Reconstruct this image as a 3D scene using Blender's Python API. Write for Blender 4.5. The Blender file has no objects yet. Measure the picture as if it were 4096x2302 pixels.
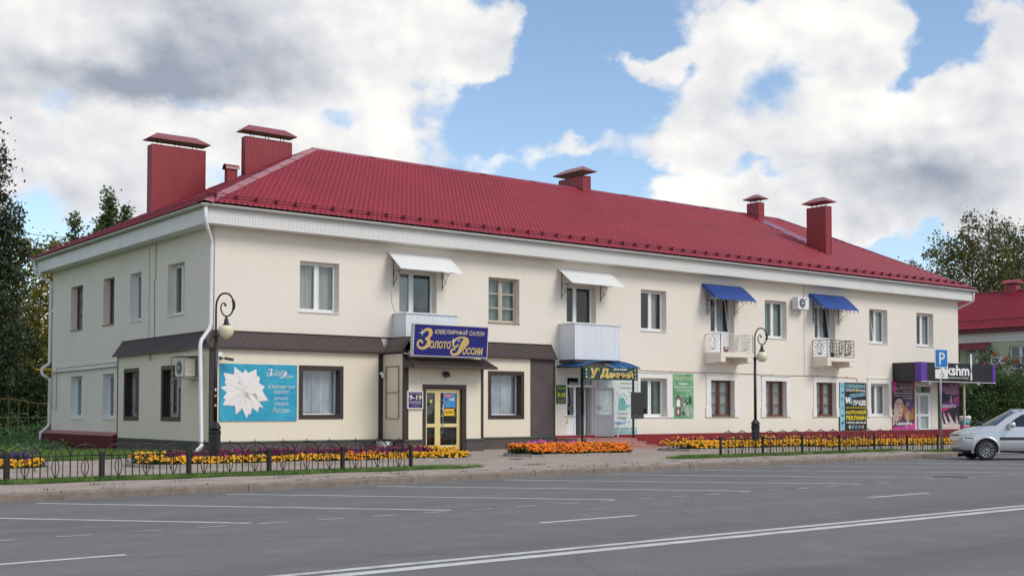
import bpy, bmesh, math, random
import numpy as np
from mathutils import Vector, Matrix
random.seed(11)
RNG = np.random.default_rng(11)
S = bpy.context.scene
COL = S.collection
R = math.radians

# ------------------------------------------------------------------ camera
cam = bpy.data.cameras.new('camera'); camo = bpy.data.objects.new('camera', cam); COL.objects.link(camo)
camo.location = (-16.2105, -36.4277, 1.6)
camo.rotation_euler = (R(90 + 2.074), 0, R(52.013 - 90))
cam.sensor_width = 36.0; cam.lens = 4786.05 / 4096 * 36.0
cam.shift_y = (1469.91 - 1151.0) / 4096
cam.clip_start = 0.1; cam.clip_end = 3000
S.camera = camo

# ------------------------------------------------------------------ light, exposure
SUN_AZ, SUN_EL = -68.0, 42.0          # direction towards the sun, degrees from +X and above the horizon
SUN_STRENGTH, SUN_ANGLE = 1.15, 26.0
SKY_STRENGTH = 0.10
S.view_settings.view_transform = 'Standard'
S.view_settings.look = 'None'
S.view_settings.exposure = 0.80
S.view_settings.gamma = 1.0
S.view_settings.use_curve_mapping = False
sl = bpy.data.lights.new('sun', 'SUN'); so = bpy.data.objects.new('sun', sl); COL.objects.link(so)
sl.energy = SUN_STRENGTH; sl.angle = R(SUN_ANGLE); sl.color = (1.0, 0.93, 0.83)
sd = Vector((math.cos(R(SUN_AZ)) * math.cos(R(SUN_EL)), math.sin(R(SUN_AZ)) * math.cos(R(SUN_EL)), math.sin(R(SUN_EL))))
so.rotation_euler = sd.to_track_quat('Z', 'Y').to_euler()
so.location = (0, -40, 60)

# ------------------------------------------------------------------ sky (world): Nishita blue with procedural cumulus
# (azimuth, elevation, half-width, half-height in degrees, weight)
COV = [(71.24,17.48,8.23,2.55,1.20),(64.65,16.82,7.84,3.33,1.20),(72.86,11.54,6.47,4.31,1.00),(66.42,11.05,5.88,2.74,0.80),(59.43,16.73,4.70,3.72,1.20),(58.28,13.17,1.96,2.35,1.10),(54.67,18.08,2.94,1.37,0.90),(52.94,17.39,1.76,1.18,0.70),(52.26,11.59,2.16,1.08,1.10),(45.66,15.87,1.57,0.59,0.90),(39.29,17.68,5.88,1.37,1.10),(41.34,15.88,3.92,1.37,0.80),(35.87,16.57,3.14,1.57,0.90),(42.65,14.34,3.92,0.78,0.80),(48.34,12.39,2.55,0.59,0.80),(44.16,11.85,5.88,0.88,0.80),(38.60,12.90,3.92,0.98,0.60),(35.02,13.56,2.94,1.76,1.00),(33.31,11.34,4.70,2.16,1.10),(35.94,9.71,5.10,1.76,0.90),(29.92,12.82,2.55,3.53,1.00),(29.21,16.27,1.18,1.76,0.80),(43.80,10.00,1.96,0.88,1.00),(39.00,9.39,2.16,0.88,0.90),(45.10,13.15,2.94,0.59,0.60),(31.30,9.11,3.92,1.57,0.80),(50.25,14.33,3.33,2.16,-1.20),(49.28,18.08,2.55,1.76,-1.00),(31.19,16.99,1.18,1.37,-0.90),(32.75,14.77,1.37,1.18,-0.80),(64.26,14.03,2.74,0.43,-0.70),(61.30,13.44,1.18,0.39,-0.50),(34.05,7.11,2.16,0.78,-1.00),(47.96,11.19,2.94,0.49,-0.50),(39.53,10.96,2.35,0.43,-0.50),(44.15,15.11,1.18,0.39,-0.40),(73.23,13.75,1.18,0.39,-0.30),(74.29,6.75,0.98,0.78,-0.60),(46.79,17.68,1.57,1.18,-0.70)]
SHD = [(69.83,15.75,4.70,2.16,1.00),(65.75,16.75,5.49,2.55,0.80),(68.94,14.44,3.92,0.78,0.80),(63.17,15.86,3.92,1.96,0.40),(32.80,11.13,3.92,1.57,0.80),(33.33,9.93,3.53,1.18,0.70),(73.21,12.38,2.94,1.18,0.30),(28.89,15.57,1.96,2.35,0.40),(71.99,9.50,1.96,0.78,0.35),(37.69,13.56,2.94,0.78,0.25),(71.74,16.51,1.57,0.78,-0.80),(58.87,17.27,2.35,2.35,-0.60),(34.15,13.68,2.94,1.18,-0.80),(52.17,11.59,1.96,0.98,-1.00),(57.91,14.27,1.57,1.76,-0.70),(31.60,11.57,2.94,0.78,-0.60),(66.80,13.35,5.88,0.98,-0.60),(43.80,10.18,1.96,0.98,-0.80),(38.56,17.63,4.90,1.18,-0.50)]

def make_world():
    w = bpy.data.worlds.new('World'); S.world = w; w.use_nodes = True
    nt = w.node_tree; N = nt.nodes; L = nt.links
    N.clear()
    def mth(op, a, b=None, c=None, clamp=False):
        n = N.new('ShaderNodeMath'); n.operation = op; n.use_clamp = clamp
        for i, v in enumerate((a, b, c)):
            if v is None: continue
            if isinstance(v, (int, float)): n.inputs[i].default_value = v
            else: L.new(v, n.inputs[i])
        return n.outputs[0]
    def vm(op, a, b=None):
        n = N.new('ShaderNodeVectorMath'); n.operation = op
        for i, v in enumerate((a, b)):
            if v is None: continue
            if isinstance(v, tuple): n.inputs[i].default_value = v
            else: L.new(v, n.inputs[i])
        return n
    tc = N.new('ShaderNodeTexCoord'); d = tc.outputs['Generated']
    sep = N.new('ShaderNodeSeparateXYZ'); L.new(d, sep.inputs[0])
    az = mth('MULTIPLY', mth('ARCTAN2', sep.outputs[1], sep.outputs[0]), 180 / math.pi)
    el = mth('MULTIPLY', mth('ARCSINE', sep.outputs[2]), 180 / math.pi)
    # domain warp so that the large shapes get cumulus edges
    def noi(vec, scale, detail, rough=0.55, lac=2.1):
        n = N.new('ShaderNodeTexNoise'); n.noise_dimensions = '3D'
        n.inputs['Scale'].default_value = scale; n.inputs['Detail'].default_value = detail
        n.inputs['Roughness'].default_value = rough; n.inputs['Lacunarity'].default_value = lac
        L.new(vec, n.inputs['Vector']); return n
    dz = vm('MULTIPLY', d, (1, 1, 1.35)).outputs[0]
    def warp(scale, detail, ka, ke, a, e):
        wn = noi(dz, scale, detail); ws = N.new('ShaderNodeSeparateColor'); L.new(wn.outputs['Color'], ws.inputs[0])
        return mth('ADD', a, mth('MULTIPLY', mth('SUBTRACT', ws.outputs[0], 0.5), ka)), mth('ADD', e, mth('MULTIPLY', mth('SUBTRACT', ws.outputs[1], 0.5), ke))
    azw, elw = warp(11.0, 2, 6.0, 3.6, az, el)
    azw, elw = warp(34.0, 5, 2.6, 1.9, azw, elw)
    def comb(a, e):
        c = N.new('ShaderNodeCombineXYZ'); L.new(a, c.inputs[0]); L.new(e, c.inputs[1]); return c.outputs[0]
    def blobs(tab, uv):
        acc = None
        for (a, e, sa, se, wt) in tab:
            v = vm('SUBTRACT', uv, (a, e, 0)).outputs[0]
            v = vm('MULTIPLY', v, (1 / sa, 1 / se, 0)).outputs[0]
            q = vm('DOT_PRODUCT', v, v).outputs['Value']
            g = mth('EXPONENT', mth('MULTIPLY', q, -0.9))
            acc = mth('MULTIPLY', g, wt) if acc is None else mth('MULTIPLY_ADD', g, wt, acc)
        return acc
    cv = blobs(COV, comb(azw, elw))
    cov = mth('ADD', mth('SUBTRACT', 1.0, mth('EXPONENT', mth('MULTIPLY', mth('MAXIMUM', cv, 0.0), -0.95))), mth('MINIMUM', cv, 0.0))
    low = mth('MULTIPLY', mth('SUBTRACT', 9.5, el), 0.10, clamp=True)      # layered cloud thickens towards the horizon
    cov = mth('ADD', cov, mth('MULTIPLY', low, 0.55))
    # the same scattered cumulus go on all round the sky
    inview = mth('MULTIPLY', mth('SUBTRACT', 1.0, mth('MULTIPLY', mth('ABSOLUTE', mth('SUBTRACT', az, 52.0)), 1 / 36.0), clamp=True),
                 mth('SUBTRACT', 1.0, mth('MULTIPLY', mth('SUBTRACT', el, 19.0), 1 / 9.0), clamp=True), clamp=True)
    inview = mth('MULTIPLY', inview, 4.0, clamp=True)
    outv = mth('SUBTRACT', 1.0, inview)
    big = noi(dz, 3.3, 3)
    wide = mth('MULTIPLY_ADD', big.outputs['Fac'], 5.0, -2.1)
    cov = mth('ADD', mth('MULTIPLY', cov, inview), mth('MULTIPLY', wide, outv))
    f1 = noi(dz, 13.0, 9, 0.52)
    dens = mth('ADD', mth('MULTIPLY', cov, 0.80), mth('MULTIPLY', mth('SUBTRACT', f1.outputs['Fac'], 0.5), 1.45))
    mr = N.new('ShaderNodeMapRange'); mr.interpolation_type = 'SMOOTHSTEP'
    mr.inputs['From Min'].default_value = 0.16; mr.inputs['From Max'].default_value = 0.46
    L.new(dens, mr.inputs['Value'])
    alpha = mr.outputs['Result']
    # cloud brightness: soft billows lit from above right, grey bases
    def lit(scale, detail, off, gain):
        p = noi(dz, scale, detail, 0.5); o = noi(vm('ADD', dz, off).outputs[0], scale, detail, 0.5)
        return mth('MULTIPLY', mth('SUBTRACT', p.outputs['Fac'], o.outputs['Fac']), gain)
    rim = mth('ADD', lit(10.0, 2, (0.020, -0.016, 0.034), 0.60), lit(30.0, 4, (0.006, -0.005, 0.011), 0.40))
    shd = mth('MULTIPLY', blobs(SHD, comb(azw, elw)), inview)
    wsh = mth('MULTIPLY', mth('MULTIPLY_ADD', big.outputs['Fac'], 2.5, -1.2, clamp=True), outv)
    edge = mth('MULTIPLY', mth('SUBTRACT', 0.62, dens), 0.16, clamp=True)
    br = mth('ADD', mth('ADD', 0.765, rim), edge)
    br = mth('SUBTRACT', br, mth('ADD', mth('MULTIPLY', shd, 0.36), mth('MULTIPLY', wsh, 0.25)))
    br = mth('MINIMUM', mth('MAXIMUM', br, 0.20), 0.97)
    ramp = N.new('ShaderNodeValToRGB'); L.new(br, ramp.inputs[0])
    e = ramp.color_ramp.elements
    e[0].position = 0.20; e[0].color = (0.20, 0.225, 0.275, 1)
    e[1].position = 0.97; e[1].color = (0.60, 0.588, 0.566, 1)
    m = ramp.color_ramp.elements.new(0.68); m.color = (0.445, 0.45, 0.468, 1)
    sky = N.new('ShaderNodeTexSky'); sky.sky_type = 'NISHITA'; sky.sun_disc = False
    sky.sun_elevation = R(SUN_EL); sky.sun_rotation = R(90 - SUN_AZ)
    sky.altitude = 100; sky.air_density = 1.0; sky.dust_density = 0.3; sky.ozone_density = 1.4
    bg1 = N.new('ShaderNodeBackground'); bg1.inputs[1].default_value = SKY_STRENGTH; L.new(sky.outputs[0], bg1.inputs[0])
    bg2 = N.new('ShaderNodeBackground'); bg2.inputs[1].default_value = 1.0; L.new(ramp.outputs[0], bg2.inputs[0])
    mx = N.new('ShaderNodeMixShader'); L.new(alpha, mx.inputs[0]); L.new(bg1.outputs[0], mx.inputs[1]); L.new(bg2.outputs[0], mx.inputs[2])
    out = N.new('ShaderNodeOutputWorld'); L.new(mx.outputs[0], out.inputs[0])
    w.cycles.sampling_method = 'MANUAL'; w.cycles.sample_map_resolution = 1024
make_world()

# ------------------------------------------------------------------ materials
MATS = {}
def mat(name, col, rough=0.6, var=0.0, vscale=3.0, bump=0.0, bscale=40.0, metal=0.0, spec=0.5, stretch=(1, 1, 1), col2=None, coat=0.0, emit=0.0, vdetail=5.0, trans=0.0, sss=False, coords='Object'):
    if name in MATS: return MATS[name]
    m = bpy.data.materials.new(name); m.use_nodes = True
    nt = m.node_tree; N = nt.nodes; L = nt.links
    b = N['Principled BSDF']
    b.inputs['Base Color'].default_value = (*col, 1); b.inputs['Roughness'].default_value = rough
    b.inputs['Metallic'].default_value = metal; b.inputs['Specular IOR Level'].default_value = spec
    if coat: b.inputs['Coat Weight'].default_value = coat; b.inputs['Coat Roughness'].default_value = 0.06
    if var or bump:
        tc = N.new('ShaderNodeTexCoord'); mp = N.new('ShaderNodeMapping'); mp.inputs['Scale'].default_value = stretch
        L.new(tc.outputs[coords], mp.inputs[0])
    if var:
        n = N.new('ShaderNodeTexNoise'); n.inputs['Scale'].default_value = vscale; n.inputs['Detail'].default_value = vdetail
        n.inputs['Roughness'].default_value = 0.65
        L.new(mp.outputs[0], n.inputs['Vector'])
        rp = N.new('ShaderNodeValToRGB'); L.new(n.outputs['Fac'], rp.inputs[0])
        c2 = col2 if col2 else tuple(min(1, c * (1 + var)) for c in col)
        rp.color_ramp.elements[0].position = 0.30; rp.color_ramp.elements[1].position = 0.70
        rp.color_ramp.elements[0].color = (*(tuple(c * (1 - var) for c in col)), 1) if not col2 else (*col, 1)
        rp.color_ramp.elements[1].color = (*c2, 1)
        L.new(rp.outputs[0], b.inputs['Base Color'])
    if bump:
        n2 = N.new('ShaderNodeTexNoise'); n2.inputs['Scale'].default_value = bscale; n2.inputs['Detail'].default_value = 4
        L.new(mp.outputs[0], n2.inputs['Vector'])
        bp = N.new('ShaderNodeBump'); bp.inputs['Strength'].default_value = bump; bp.inputs['Distance'].default_value = 0.02
        L.new(n2.outputs['Fac'], bp.inputs['Height']); L.new(bp.outputs[0], b.inputs['Normal'])
    if emit:
        b.inputs['Emission Color'].default_value = (*col, 1); b.inputs['Emission Strength'].default_value = emit
    MATS[name] = m
    return m

def plaster(name, col, streak=0.10, dirt=(0.50, 0.46, 0.40)):
    """Painted render: fine grain, broad patches, faint vertical run-off streaks."""
    m = bpy.data.materials.new(name); m.use_nodes = True
    nt = m.node_tree; N = nt.nodes; L = nt.links; b = N['Principled BSDF']
    b.inputs['Roughness'].default_value = 0.85; b.inputs['Specular IOR Level'].default_value = 0.25
    tc = N.new('ShaderNodeTexCoord')
    def noise(scale, detail, stretch):
        mp = N.new('ShaderNodeMapping'); mp.inputs['Scale'].default_value = stretch; L.new(tc.outputs['Object'], mp.inputs[0])
        n = N.new('ShaderNodeTexNoise'); n.inputs['Scale'].default_value = scale; n.inputs['Detail'].default_value = detail
        L.new(mp.outputs[0], n.inputs['Vector']); return n.outputs['Fac']
    def ramp(f, p0, p1, c0, c1):
        r = N.new('ShaderNodeValToRGB'); L.new(f, r.inputs[0])
        r.color_ramp.elements[0].position = p0; r.color_ramp.elements[1].position = p1
        r.color_ramp.elements[0].color = (*c0, 1); r.color_ramp.elements[1].color = (*c1, 1); return r.outputs[0]
    def mix(mode, f, a, c):
        x = N.new('ShaderNodeMix'); x.data_type = 'RGBA'; x.blend_type = mode
        if isinstance(f, float): x.inputs[0].default_value = f
        else: L.new(f, x.inputs[0])
        L.new(a, x.inputs[6])
        if isinstance(c, tuple): x.inputs[7].default_value = (*c, 1)
        else: L.new(c, x.inputs[7])
        return x.outputs[2]
    base = ramp(noise(0.45, 6, (1, 1, 1)), 0.3, 0.72, tuple(c * 0.955 for c in col), tuple(min(1, c * 1.02) for c in col))
    st = N.new('ShaderNodeMath'); st.operation = 'MULTIPLY'; st.inputs[1].default_value = streak
    sr = N.new('ShaderNodeMapRange'); sr.inputs['From Min'].default_value = 0.52; sr.inputs['From Max'].default_value = 0.80
    L.new(noise(2.6, 6, (1.6, 1.6, 0.16)), sr.inputs['Value']); L.new(sr.outputs[0], st.inputs[0])
    c = mix('MIX', st.outputs[0], base, dirt)
    sx = N.new('ShaderNodeSeparateXYZ'); L.new(tc.outputs['Object'], sx.inputs[0])
    sz = N.new('ShaderNodeMapRange'); sz.inputs['From Min'].default_value = 1.35; sz.inputs['From Max'].default_value = 0.55; L.new(sx.outputs[2], sz.inputs['Value'])
    sn = N.new('ShaderNodeMath'); sn.operation = 'MULTIPLY'; L.new(sz.outputs[0], sn.inputs[0]); L.new(noise(3.5, 7, (1, 1, 1)), sn.inputs[1])
    sk = N.new('ShaderNodeMath'); sk.operation = 'MULTIPLY'; sk.inputs[1].default_value = 0.45; L.new(sn.outputs[0], sk.inputs[0])
    c = mix('MIX', sk.outputs[0], c, dirt)
    sp = ramp(noise(70, 3, (1, 1, 1)), 0.3, 0.7, (0.93, 0.93, 0.93), (1, 1, 1))
    c = mix('MULTIPLY', 1.0, c, sp)
    L.new(c, b.inputs['Base Color'])
    bp = N.new('ShaderNodeBump'); bp.inputs['Strength'].default_value = 0.35; bp.inputs['Distance'].default_value = 0.012
    L.new(noise(55, 5, (1, 1, 1)), bp.inputs['Height'])
    bp2 = N.new('ShaderNodeBump'); bp2.inputs['Strength'].default_value = 0.25; bp2.inputs['Distance'].default_value = 0.05
    L.new(noise(1.7, 3, (1, 1, 1)), bp2.inputs['Height']); L.new(bp.outputs[0], bp2.inputs['Normal'])
    L.new(bp2.outputs[0], b.inputs['Normal'])
    MATS[name] = m; return m

def ground_mat(name, c0, c1, fine0, scale=0.6, fscale=60, bump=0.4, rough=0.9, stretch=(1, 1, 1), c2=None, c2amt=0.0, spec=0.3, crack=0.0):
    m = bpy.data.materials.new(name); m.use_nodes = True
    nt = m.node_tree; N = nt.nodes; L = nt.links; b = N['Principled BSDF']
    b.inputs['Roughness'].default_value = rough; b.inputs['Specular IOR Level'].default_value = spec
    tc = N.new('ShaderNodeTexCoord')
    def noise(s, d, stt=(1, 1, 1), r=0.6):
        mp = N.new('ShaderNodeMapping'); mp.inputs['Scale'].default_value = stt; L.new(tc.outputs['Object'], mp.inputs[0])
        n = N.new('ShaderNodeTexNoise'); n.inputs['Scale'].default_value = s; n.inputs['Detail'].default_value = d; n.inputs['Roughness'].default_value = r
        L.new(mp.outputs[0], n.inputs['Vector']); return n.outputs['Fac']
    r = N.new('ShaderNodeValToRGB'); L.new(noise(scale, 6, stretch), r.inputs[0])
    r.color_ramp.elements[0].position = 0.32; r.color_ramp.elements[1].position = 0.68
    r.color_ramp.elements[0].color = (*c0, 1); r.color_ramp.elements[1].color = (*c1, 1)
    col = r.outputs[0]
    if c2:
        mr = N.new('ShaderNodeMapRange'); mr.inputs['From Min'].default_value = 0.50; mr.inputs['From Max'].default_value = 0.72
        mr.inputs['To Max'].default_value = c2amt
        L.new(noise(scale * 2.3, 7), mr.inputs['Value'])
        x = N.new('ShaderNodeMix'); x.data_type = 'RGBA'; L.new(mr.outputs[0], x.inputs[0]); L.new(col, x.inputs[6]); x.inputs[7].default_value = (*c2, 1); col = x.outputs[2]
    x = N.new('ShaderNodeMix'); x.data_type = 'RGBA'; x.blend_type = 'MULTIPLY'; x.inputs[0].default_value = 1
    fr = N.new('ShaderNodeValToRGB'); fr.color_ramp.elements[0].position = 0.3; fr.color_ramp.elements[1].position = 0.72
    fr.color_ramp.elements[0].color = (fine0, fine0, fine0, 1); fr.color_ramp.elements[1].color = (1, 1, 1, 1)
    fn = noise(fscale, 4, (1, 1, 1), 0.75); L.new(fn, fr.inputs[0])
    L.new(col, x.inputs[6]); L.new(fr.outputs[0], x.inputs[7]); col = x.outputs[2]
    if crack:
        v = N.new('ShaderNodeTexVoronoi'); v.feature = 'DISTANCE_TO_EDGE'; v.inputs['Scale'].default_value = crack
        wmp = N.new('ShaderNodeMapping'); L.new(tc.outputs['Object'], wmp.inputs[0])
        wn = N.new('ShaderNodeTexNoise'); wn.inputs['Scale'].default_value = 1.5; L.new(wmp.outputs[0], wn.inputs['Vector'])
        wx = N.new('ShaderNodeMix'); wx.data_type = 'RGBA'; wx.inputs[0].default_value = 0.25; L.new(wmp.outputs[0], wx.inputs[6]); L.new(wn.outputs['Color'], wx.inputs[7])
        L.new(wx.outputs[2], v.inputs['Vector'])
        mr = N.new('ShaderNodeMapRange'); mr.inputs['From Max'].default_value = 0.012 if crack > 1 else 0.006; mr.inputs['To Min'].default_value = 0.62 if crack > 1 else 0.84; L.new(v.outputs['Distance'], mr.inputs['Value'])
        x = N.new('ShaderNodeMix'); x.data_type = 'RGBA'; x.blend_type = 'MULTIPLY'; x.inputs[0].default_value = 1; L.new(col, x.inputs[6]); L.new(mr.outputs[0], x.inputs[7]); col = x.outputs[2]
    L.new(col, b.inputs['Base Color'])
    bp = N.new('ShaderNodeBump'); bp.inputs['Strength'].default_value = bump; bp.inputs['Distance'].default_value = 0.01
    L.new(fn, bp.inputs['Height']); L.new(bp.outputs[0], b.inputs['Normal'])
    MATS[name] = m; return m

def glass(name, tint=(0.86, 0.90, 0.90), refl=0.12, rough=0.015):
    m = bpy.data.materials.new(name); m.use_nodes = True
    nt = m.node_tree; N = nt.nodes; L = nt.links; N.clear()
    tr = N.new('ShaderNodeBsdfTransparent'); tr.inputs[0].default_value = (*tint, 1)
    gl = N.new('ShaderNodeBsdfGlossy'); gl.inputs['Roughness'].default_value = rough; gl.inputs['Color'].default_value = (0.95, 0.97, 1, 1)
    lw_ = N.new('ShaderNodeLayerWeight'); fr = N.new('ShaderNodeMath'); fr.operation = 'POWER'; fr.inputs[1].default_value = 4.2; L.new(lw_.outputs['Facing'], fr.inputs[0])
    a = N.new('ShaderNodeMath'); a.operation = 'MULTIPLY_ADD'; a.inputs[1].default_value = 0.85; a.inputs[2].default_value = refl - 0.04; a.use_clamp = True
    lw_.inputs['Blend'].default_value = 0.5; tc = N.new('ShaderNodeTexCoord'); n = N.new('ShaderNodeTexNoise'); n.inputs['Scale'].default_value = 1.3; L.new(tc.outputs['Object'], n.inputs['Vector'])
    bp = N.new('ShaderNodeBump'); bp.inputs['Strength'].default_value = 0.06; bp.inputs['Distance'].default_value = 0.1; L.new(n.outputs['Fac'], bp.inputs['Height'])
    L.new(bp.outputs[0], gl.inputs['Normal'])
    L.new(fr.outputs[0], a.inputs[0])
    mx = N.new('ShaderNodeMixShader'); L.new(a.outputs[0], mx.inputs[0]); L.new(tr.outputs[0], mx.inputs[1]); L.new(gl.outputs[0], mx.inputs[2])
    o = N.new('ShaderNodeOutputMaterial'); L.new(mx.outputs[0], o.inputs[0])
    MATS[name] = m; return m

def leaf_mat(name, c0, c1, c2, trans=0.35, scale=0.9):
    m = bpy.data.materials.new(name); m.use_nodes = True
    nt = m.node_tree; N = nt.nodes; L = nt.links; N.clear()
    tc = N.new('ShaderNodeTexCoord')
    n = N.new('ShaderNodeTexNoise'); n.inputs['Scale'].default_value = scale; n.inputs['Detail'].default_value = 3; L.new(tc.outputs['Object'], n.inputs['Vector'])
    n2 = N.new('ShaderNodeTexWhiteNoise'); n2.noise_dimensions = '3D'
    sc = N.new('ShaderNodeVectorMath'); sc.operation = 'SNAP'; sc.inputs[1].default_value = (0.23, 0.23, 0.23); L.new(tc.outputs['Object'], sc.inputs[0]); L.new(sc.outputs[0], n2.inputs['Vector'])
    ad = N.new('ShaderNodeMath'); ad.operation = 'MULTIPLY_ADD'; ad.inputs[1].default_value = 0.35; L.new(n2.outputs['Value'], ad.inputs[0])
    sb = N.new('ShaderNodeMath'); sb.operation = 'SUBTRACT'; sb.inputs[1].default_value = 0.17; L.new(n.outputs['Fac'], sb.inputs[0]); L.new(sb.outputs[0], ad.inputs[2])
    r = N.new('ShaderNodeValToRGB'); L.new(ad.outputs[0], r.inputs[0])
    r.color_ramp.elements[0].position = 0.30; r.color_ramp.elements[1].position = 0.72
    r.color_ramp.elements[0].color = (*c0, 1); r.color_ramp.elements[1].color = (*c2, 1)
    q = r.color_ramp.elements.new(0.52); q.color = (*c1, 1)
    df = N.new('ShaderNodeBsdfPrincipled'); df.inputs['Roughness'].default_value = 0.55; df.inputs['Specular IOR Level'].default_value = 0.3; L.new(r.outputs[0], df.inputs['Base Color'])
    tl = N.new('ShaderNodeBsdfTranslucent'); L.new(r.outputs[0], tl.inputs[0])
    mx = N.new('ShaderNodeMixShader'); mx.inputs[0].default_value = trans; L.new(df.outputs[0], mx.inputs[1]); L.new(tl.outputs[0], mx.inputs[2])
    o = N.new('ShaderNodeOutputMaterial'); L.new(mx.outputs[0], o.inputs[0])
    MATS[name] = m; return m

M = MATS
plaster('wall_cream', (0.84, 0.77, 0.67), 0.08)
plaster('wall_green', (0.50, 0.54, 0.36), 0.15)
mat('white_paint', (0.78, 0.76, 0.72), 0.6, 0.04, 2, 0.1, 40)
mat('pvc', (0.82, 0.82, 0.82), 0.35)
mat('pvc_grey', (0.62, 0.61, 0.64), 0.45, 0.05, 1.0)
mat('fascia_white', (0.72, 0.71, 0.68), 0.45, 0.06, 1.2, col2=None, stretch=(1, 1, 0.3))
mat('gutter_grey', (0.60, 0.59, 0.56), 0.45, 0.10, 1.5)
mat('pipe_white', (0.74, 0.74, 0.74), 0.4, 0.06, 2)
mat('roof_red', (0.27, 0.009, 0.027), 0.36, 0.16, 0.30, spec=0.33, vdetail=6)
mat('ridge_red', (0.30, 0.045, 0.075), 0.24, 0.12, 0.8, spec=0.6)
mat('chimney_red', (0.285, 0.028, 0.034), 0.42, 0.16, 0.9, stretch=(1, 1, 0.35))
mat('cap_red', (0.26, 0.05, 0.065), 0.35, 0.15, 1.5)
mat('dark_red', (0.13, 0.012, 0.022), 0.5)
mat('plinth_red', (0.27, 0.017, 0.024), 0.5, 0.10, 1.5, 0.15, 30)
mat('plinth_maroon', (0.15, 0.016, 0.022), 0.5, 0.12, 1.5)
mat('ledge_pink', (0.33, 0.13, 0.13), 0.5, 0.1, 3)
mat('brown', (0.060, 0.040, 0.036), 0.42, 0.10, 1.0)
mat('brown_dark', (0.040, 0.024, 0.022), 0.4)
mat('plinth_brown', (0.085, 0.065, 0.062), 0.6, 0.15, 1.6, 0.1, 30)
mat('panel_cream', (0.77, 0.69, 0.545), 0.5, 0.03, 0.8, 0.05, 18)
mat('green_strip', (0.055, 0.13, 0.08), 0.5)
mat('corr_white', (0.74, 0.76, 0.80), 0.38, 0.04, 1)
mat('awning_white', (0.84, 0.84, 0.82), 0.35, 0.03, 1)
mat('awning_blue', (0.018, 0.060, 0.26), 0.45, 0.18, 1.1, vdetail=7)
leaf_mat('poly_blue', (0.05, 0.17, 0.48), (0.07, 0.23, 0.58), (0.09, 0.27, 0.64), 0.65)
mat('iron', (0.010, 0.010, 0.011), 0.45, 0.25, 6)
mat('iron_grey', (0.055, 0.050, 0.050), 0.5)
mat('iron_white', (0.62, 0.60, 0.56), 0.5)
mat('steel', (0.50, 0.51, 0.52), 0.3, metal=0.9)
mat('zinc', (0.33, 0.34, 0.35), 0.45, 0.1, 5, metal=0.5)
mat('wood_brown', (0.13, 0.048, 0.028), 0.5, 0.25, 4, stretch=(4, 4, 1))
mat('wood_pale', (0.52, 0.44, 0.36), 0.6, 0.25, 5, stretch=(4, 4, 1))
mat('wood_sill', (0.32, 0.22, 0.16), 0.7, 0.3, 5)
mat('door_yellow', (0.78, 0.62, 0.28), 0.35)
mat('curtain', (0.40, 0.40, 0.385), 0.9, 0.12, 2.5, stretch=(3, 3, 0.4))
mat('curtain_green', (0.20, 0.27, 0.23), 0.9, 0.2, 2.5, stretch=(5, 5, 0.4))
mat('room_shade', (0.05, 0.048, 0.045), 0.9)  # shade of the rooms put into one near-black colour
mat('frost', (0.52, 0.54, 0.56), 0.5, 0.3, 1.3, stretch=(2, 2, 0.7), vdetail=6)
glass('window_glass'); glass('shop_glass', (0.80, 0.85, 0.87), 0.16); glass('dark_glass', (0.55, 0.58, 0.60), 0.15)
mat('granite_tan', (0.30, 0.21, 0.145), 0.75, 0.2, 8, 0.2, 60)
mat('step_tile', (0.40, 0.20, 0.165), 0.6, 0.25, 5, 0.1, 30)
mat('kerb_concrete', (0.175, 0.130, 0.098), 0.9, 1.0, 5, 0.6, 45, col2=(0.285, 0.235, 0.195), vdetail=9) 
mat('edging', (0.34, 0.30, 0.26), 0.9, 0.2, 5, 0.4, 40)
mat('soil', (0.035, 0.026, 0.018), 0.95, 0.3, 8, 0.6, 25)
ground_mat('asphalt', (0.175, 0.171, 0.166), (0.262, 0.256, 0.247), 0.52, 0.50, 34, 0.7, 0.85, (0.05, 1, 1), (0.30, 0.287, 0.268), 0.6, spec=0.35, crack=0.16)
ground_mat('paving', (0.41, 0.335, 0.285), (0.52, 0.435, 0.375), 0.66, 0.9, 26, 0.7, 0.9, (1, 1, 1), (0.33, 0.265, 0.22), 0.7, crack=2.2)
ground_mat('lawn', (0.065, 0.12, 0.028), (0.10, 0.16, 0.045), 0.6, 1.0, 30, 0.6, 0.95)
ground_mat('earth', (0.10, 0.10, 0.06), (0.13, 0.12, 0.08), 0.7, 0.2, 20, 0.4, 0.95)
def worn_paint():
    m = ground_mat('road_paint', (0.62, 0.61, 0.58), (0.76, 0.75, 0.72), 0.72, 1.2, 45, 0.3, 0.8, (1, 1, 1), (0.28, 0.27, 0.26), 0.65)
worn_paint()
def faded_paint():
    ground_mat('road_paint_faded', (0.30, 0.29, 0.275), (0.58, 0.57, 0.54), 0.7, 1.6, 40, 0.3, 0.8, (1, 1, 1), (0.20, 0.195, 0.19), 0.85)
faded_paint()
mat('globe', (0.78, 0.72, 0.50), 0.35, 0.05, 3, spec=0.5)
mat('car_silver', (0.60, 0.61, 0.63), 0.26, metal=0.5, coat=0.7)
mat('car_black', (0.012, 0.012, 0.013), 0.5)
mat('car_trim', (0.028, 0.028, 0.030), 0.45)
mat('car_glass', (0.012, 0.015, 0.018), 0.05, spec=0.8)
mat('tyre', (0.018, 0.018, 0.018), 0.8)
mat('rim', (0.26, 0.25, 0.25), 0.3, metal=0.8)
mat('lamp_lens', (0.55, 0.55, 0.42), 0.12, spec=0.7)
mat('orange', (0.80, 0.30, 0.03), 0.4)
leaf_mat('leaf_dark', (0.0207, 0.0345, 0.0126), (0.0391, 0.0621, 0.0207), (0.0747, 0.0978, 0.0299))
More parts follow.
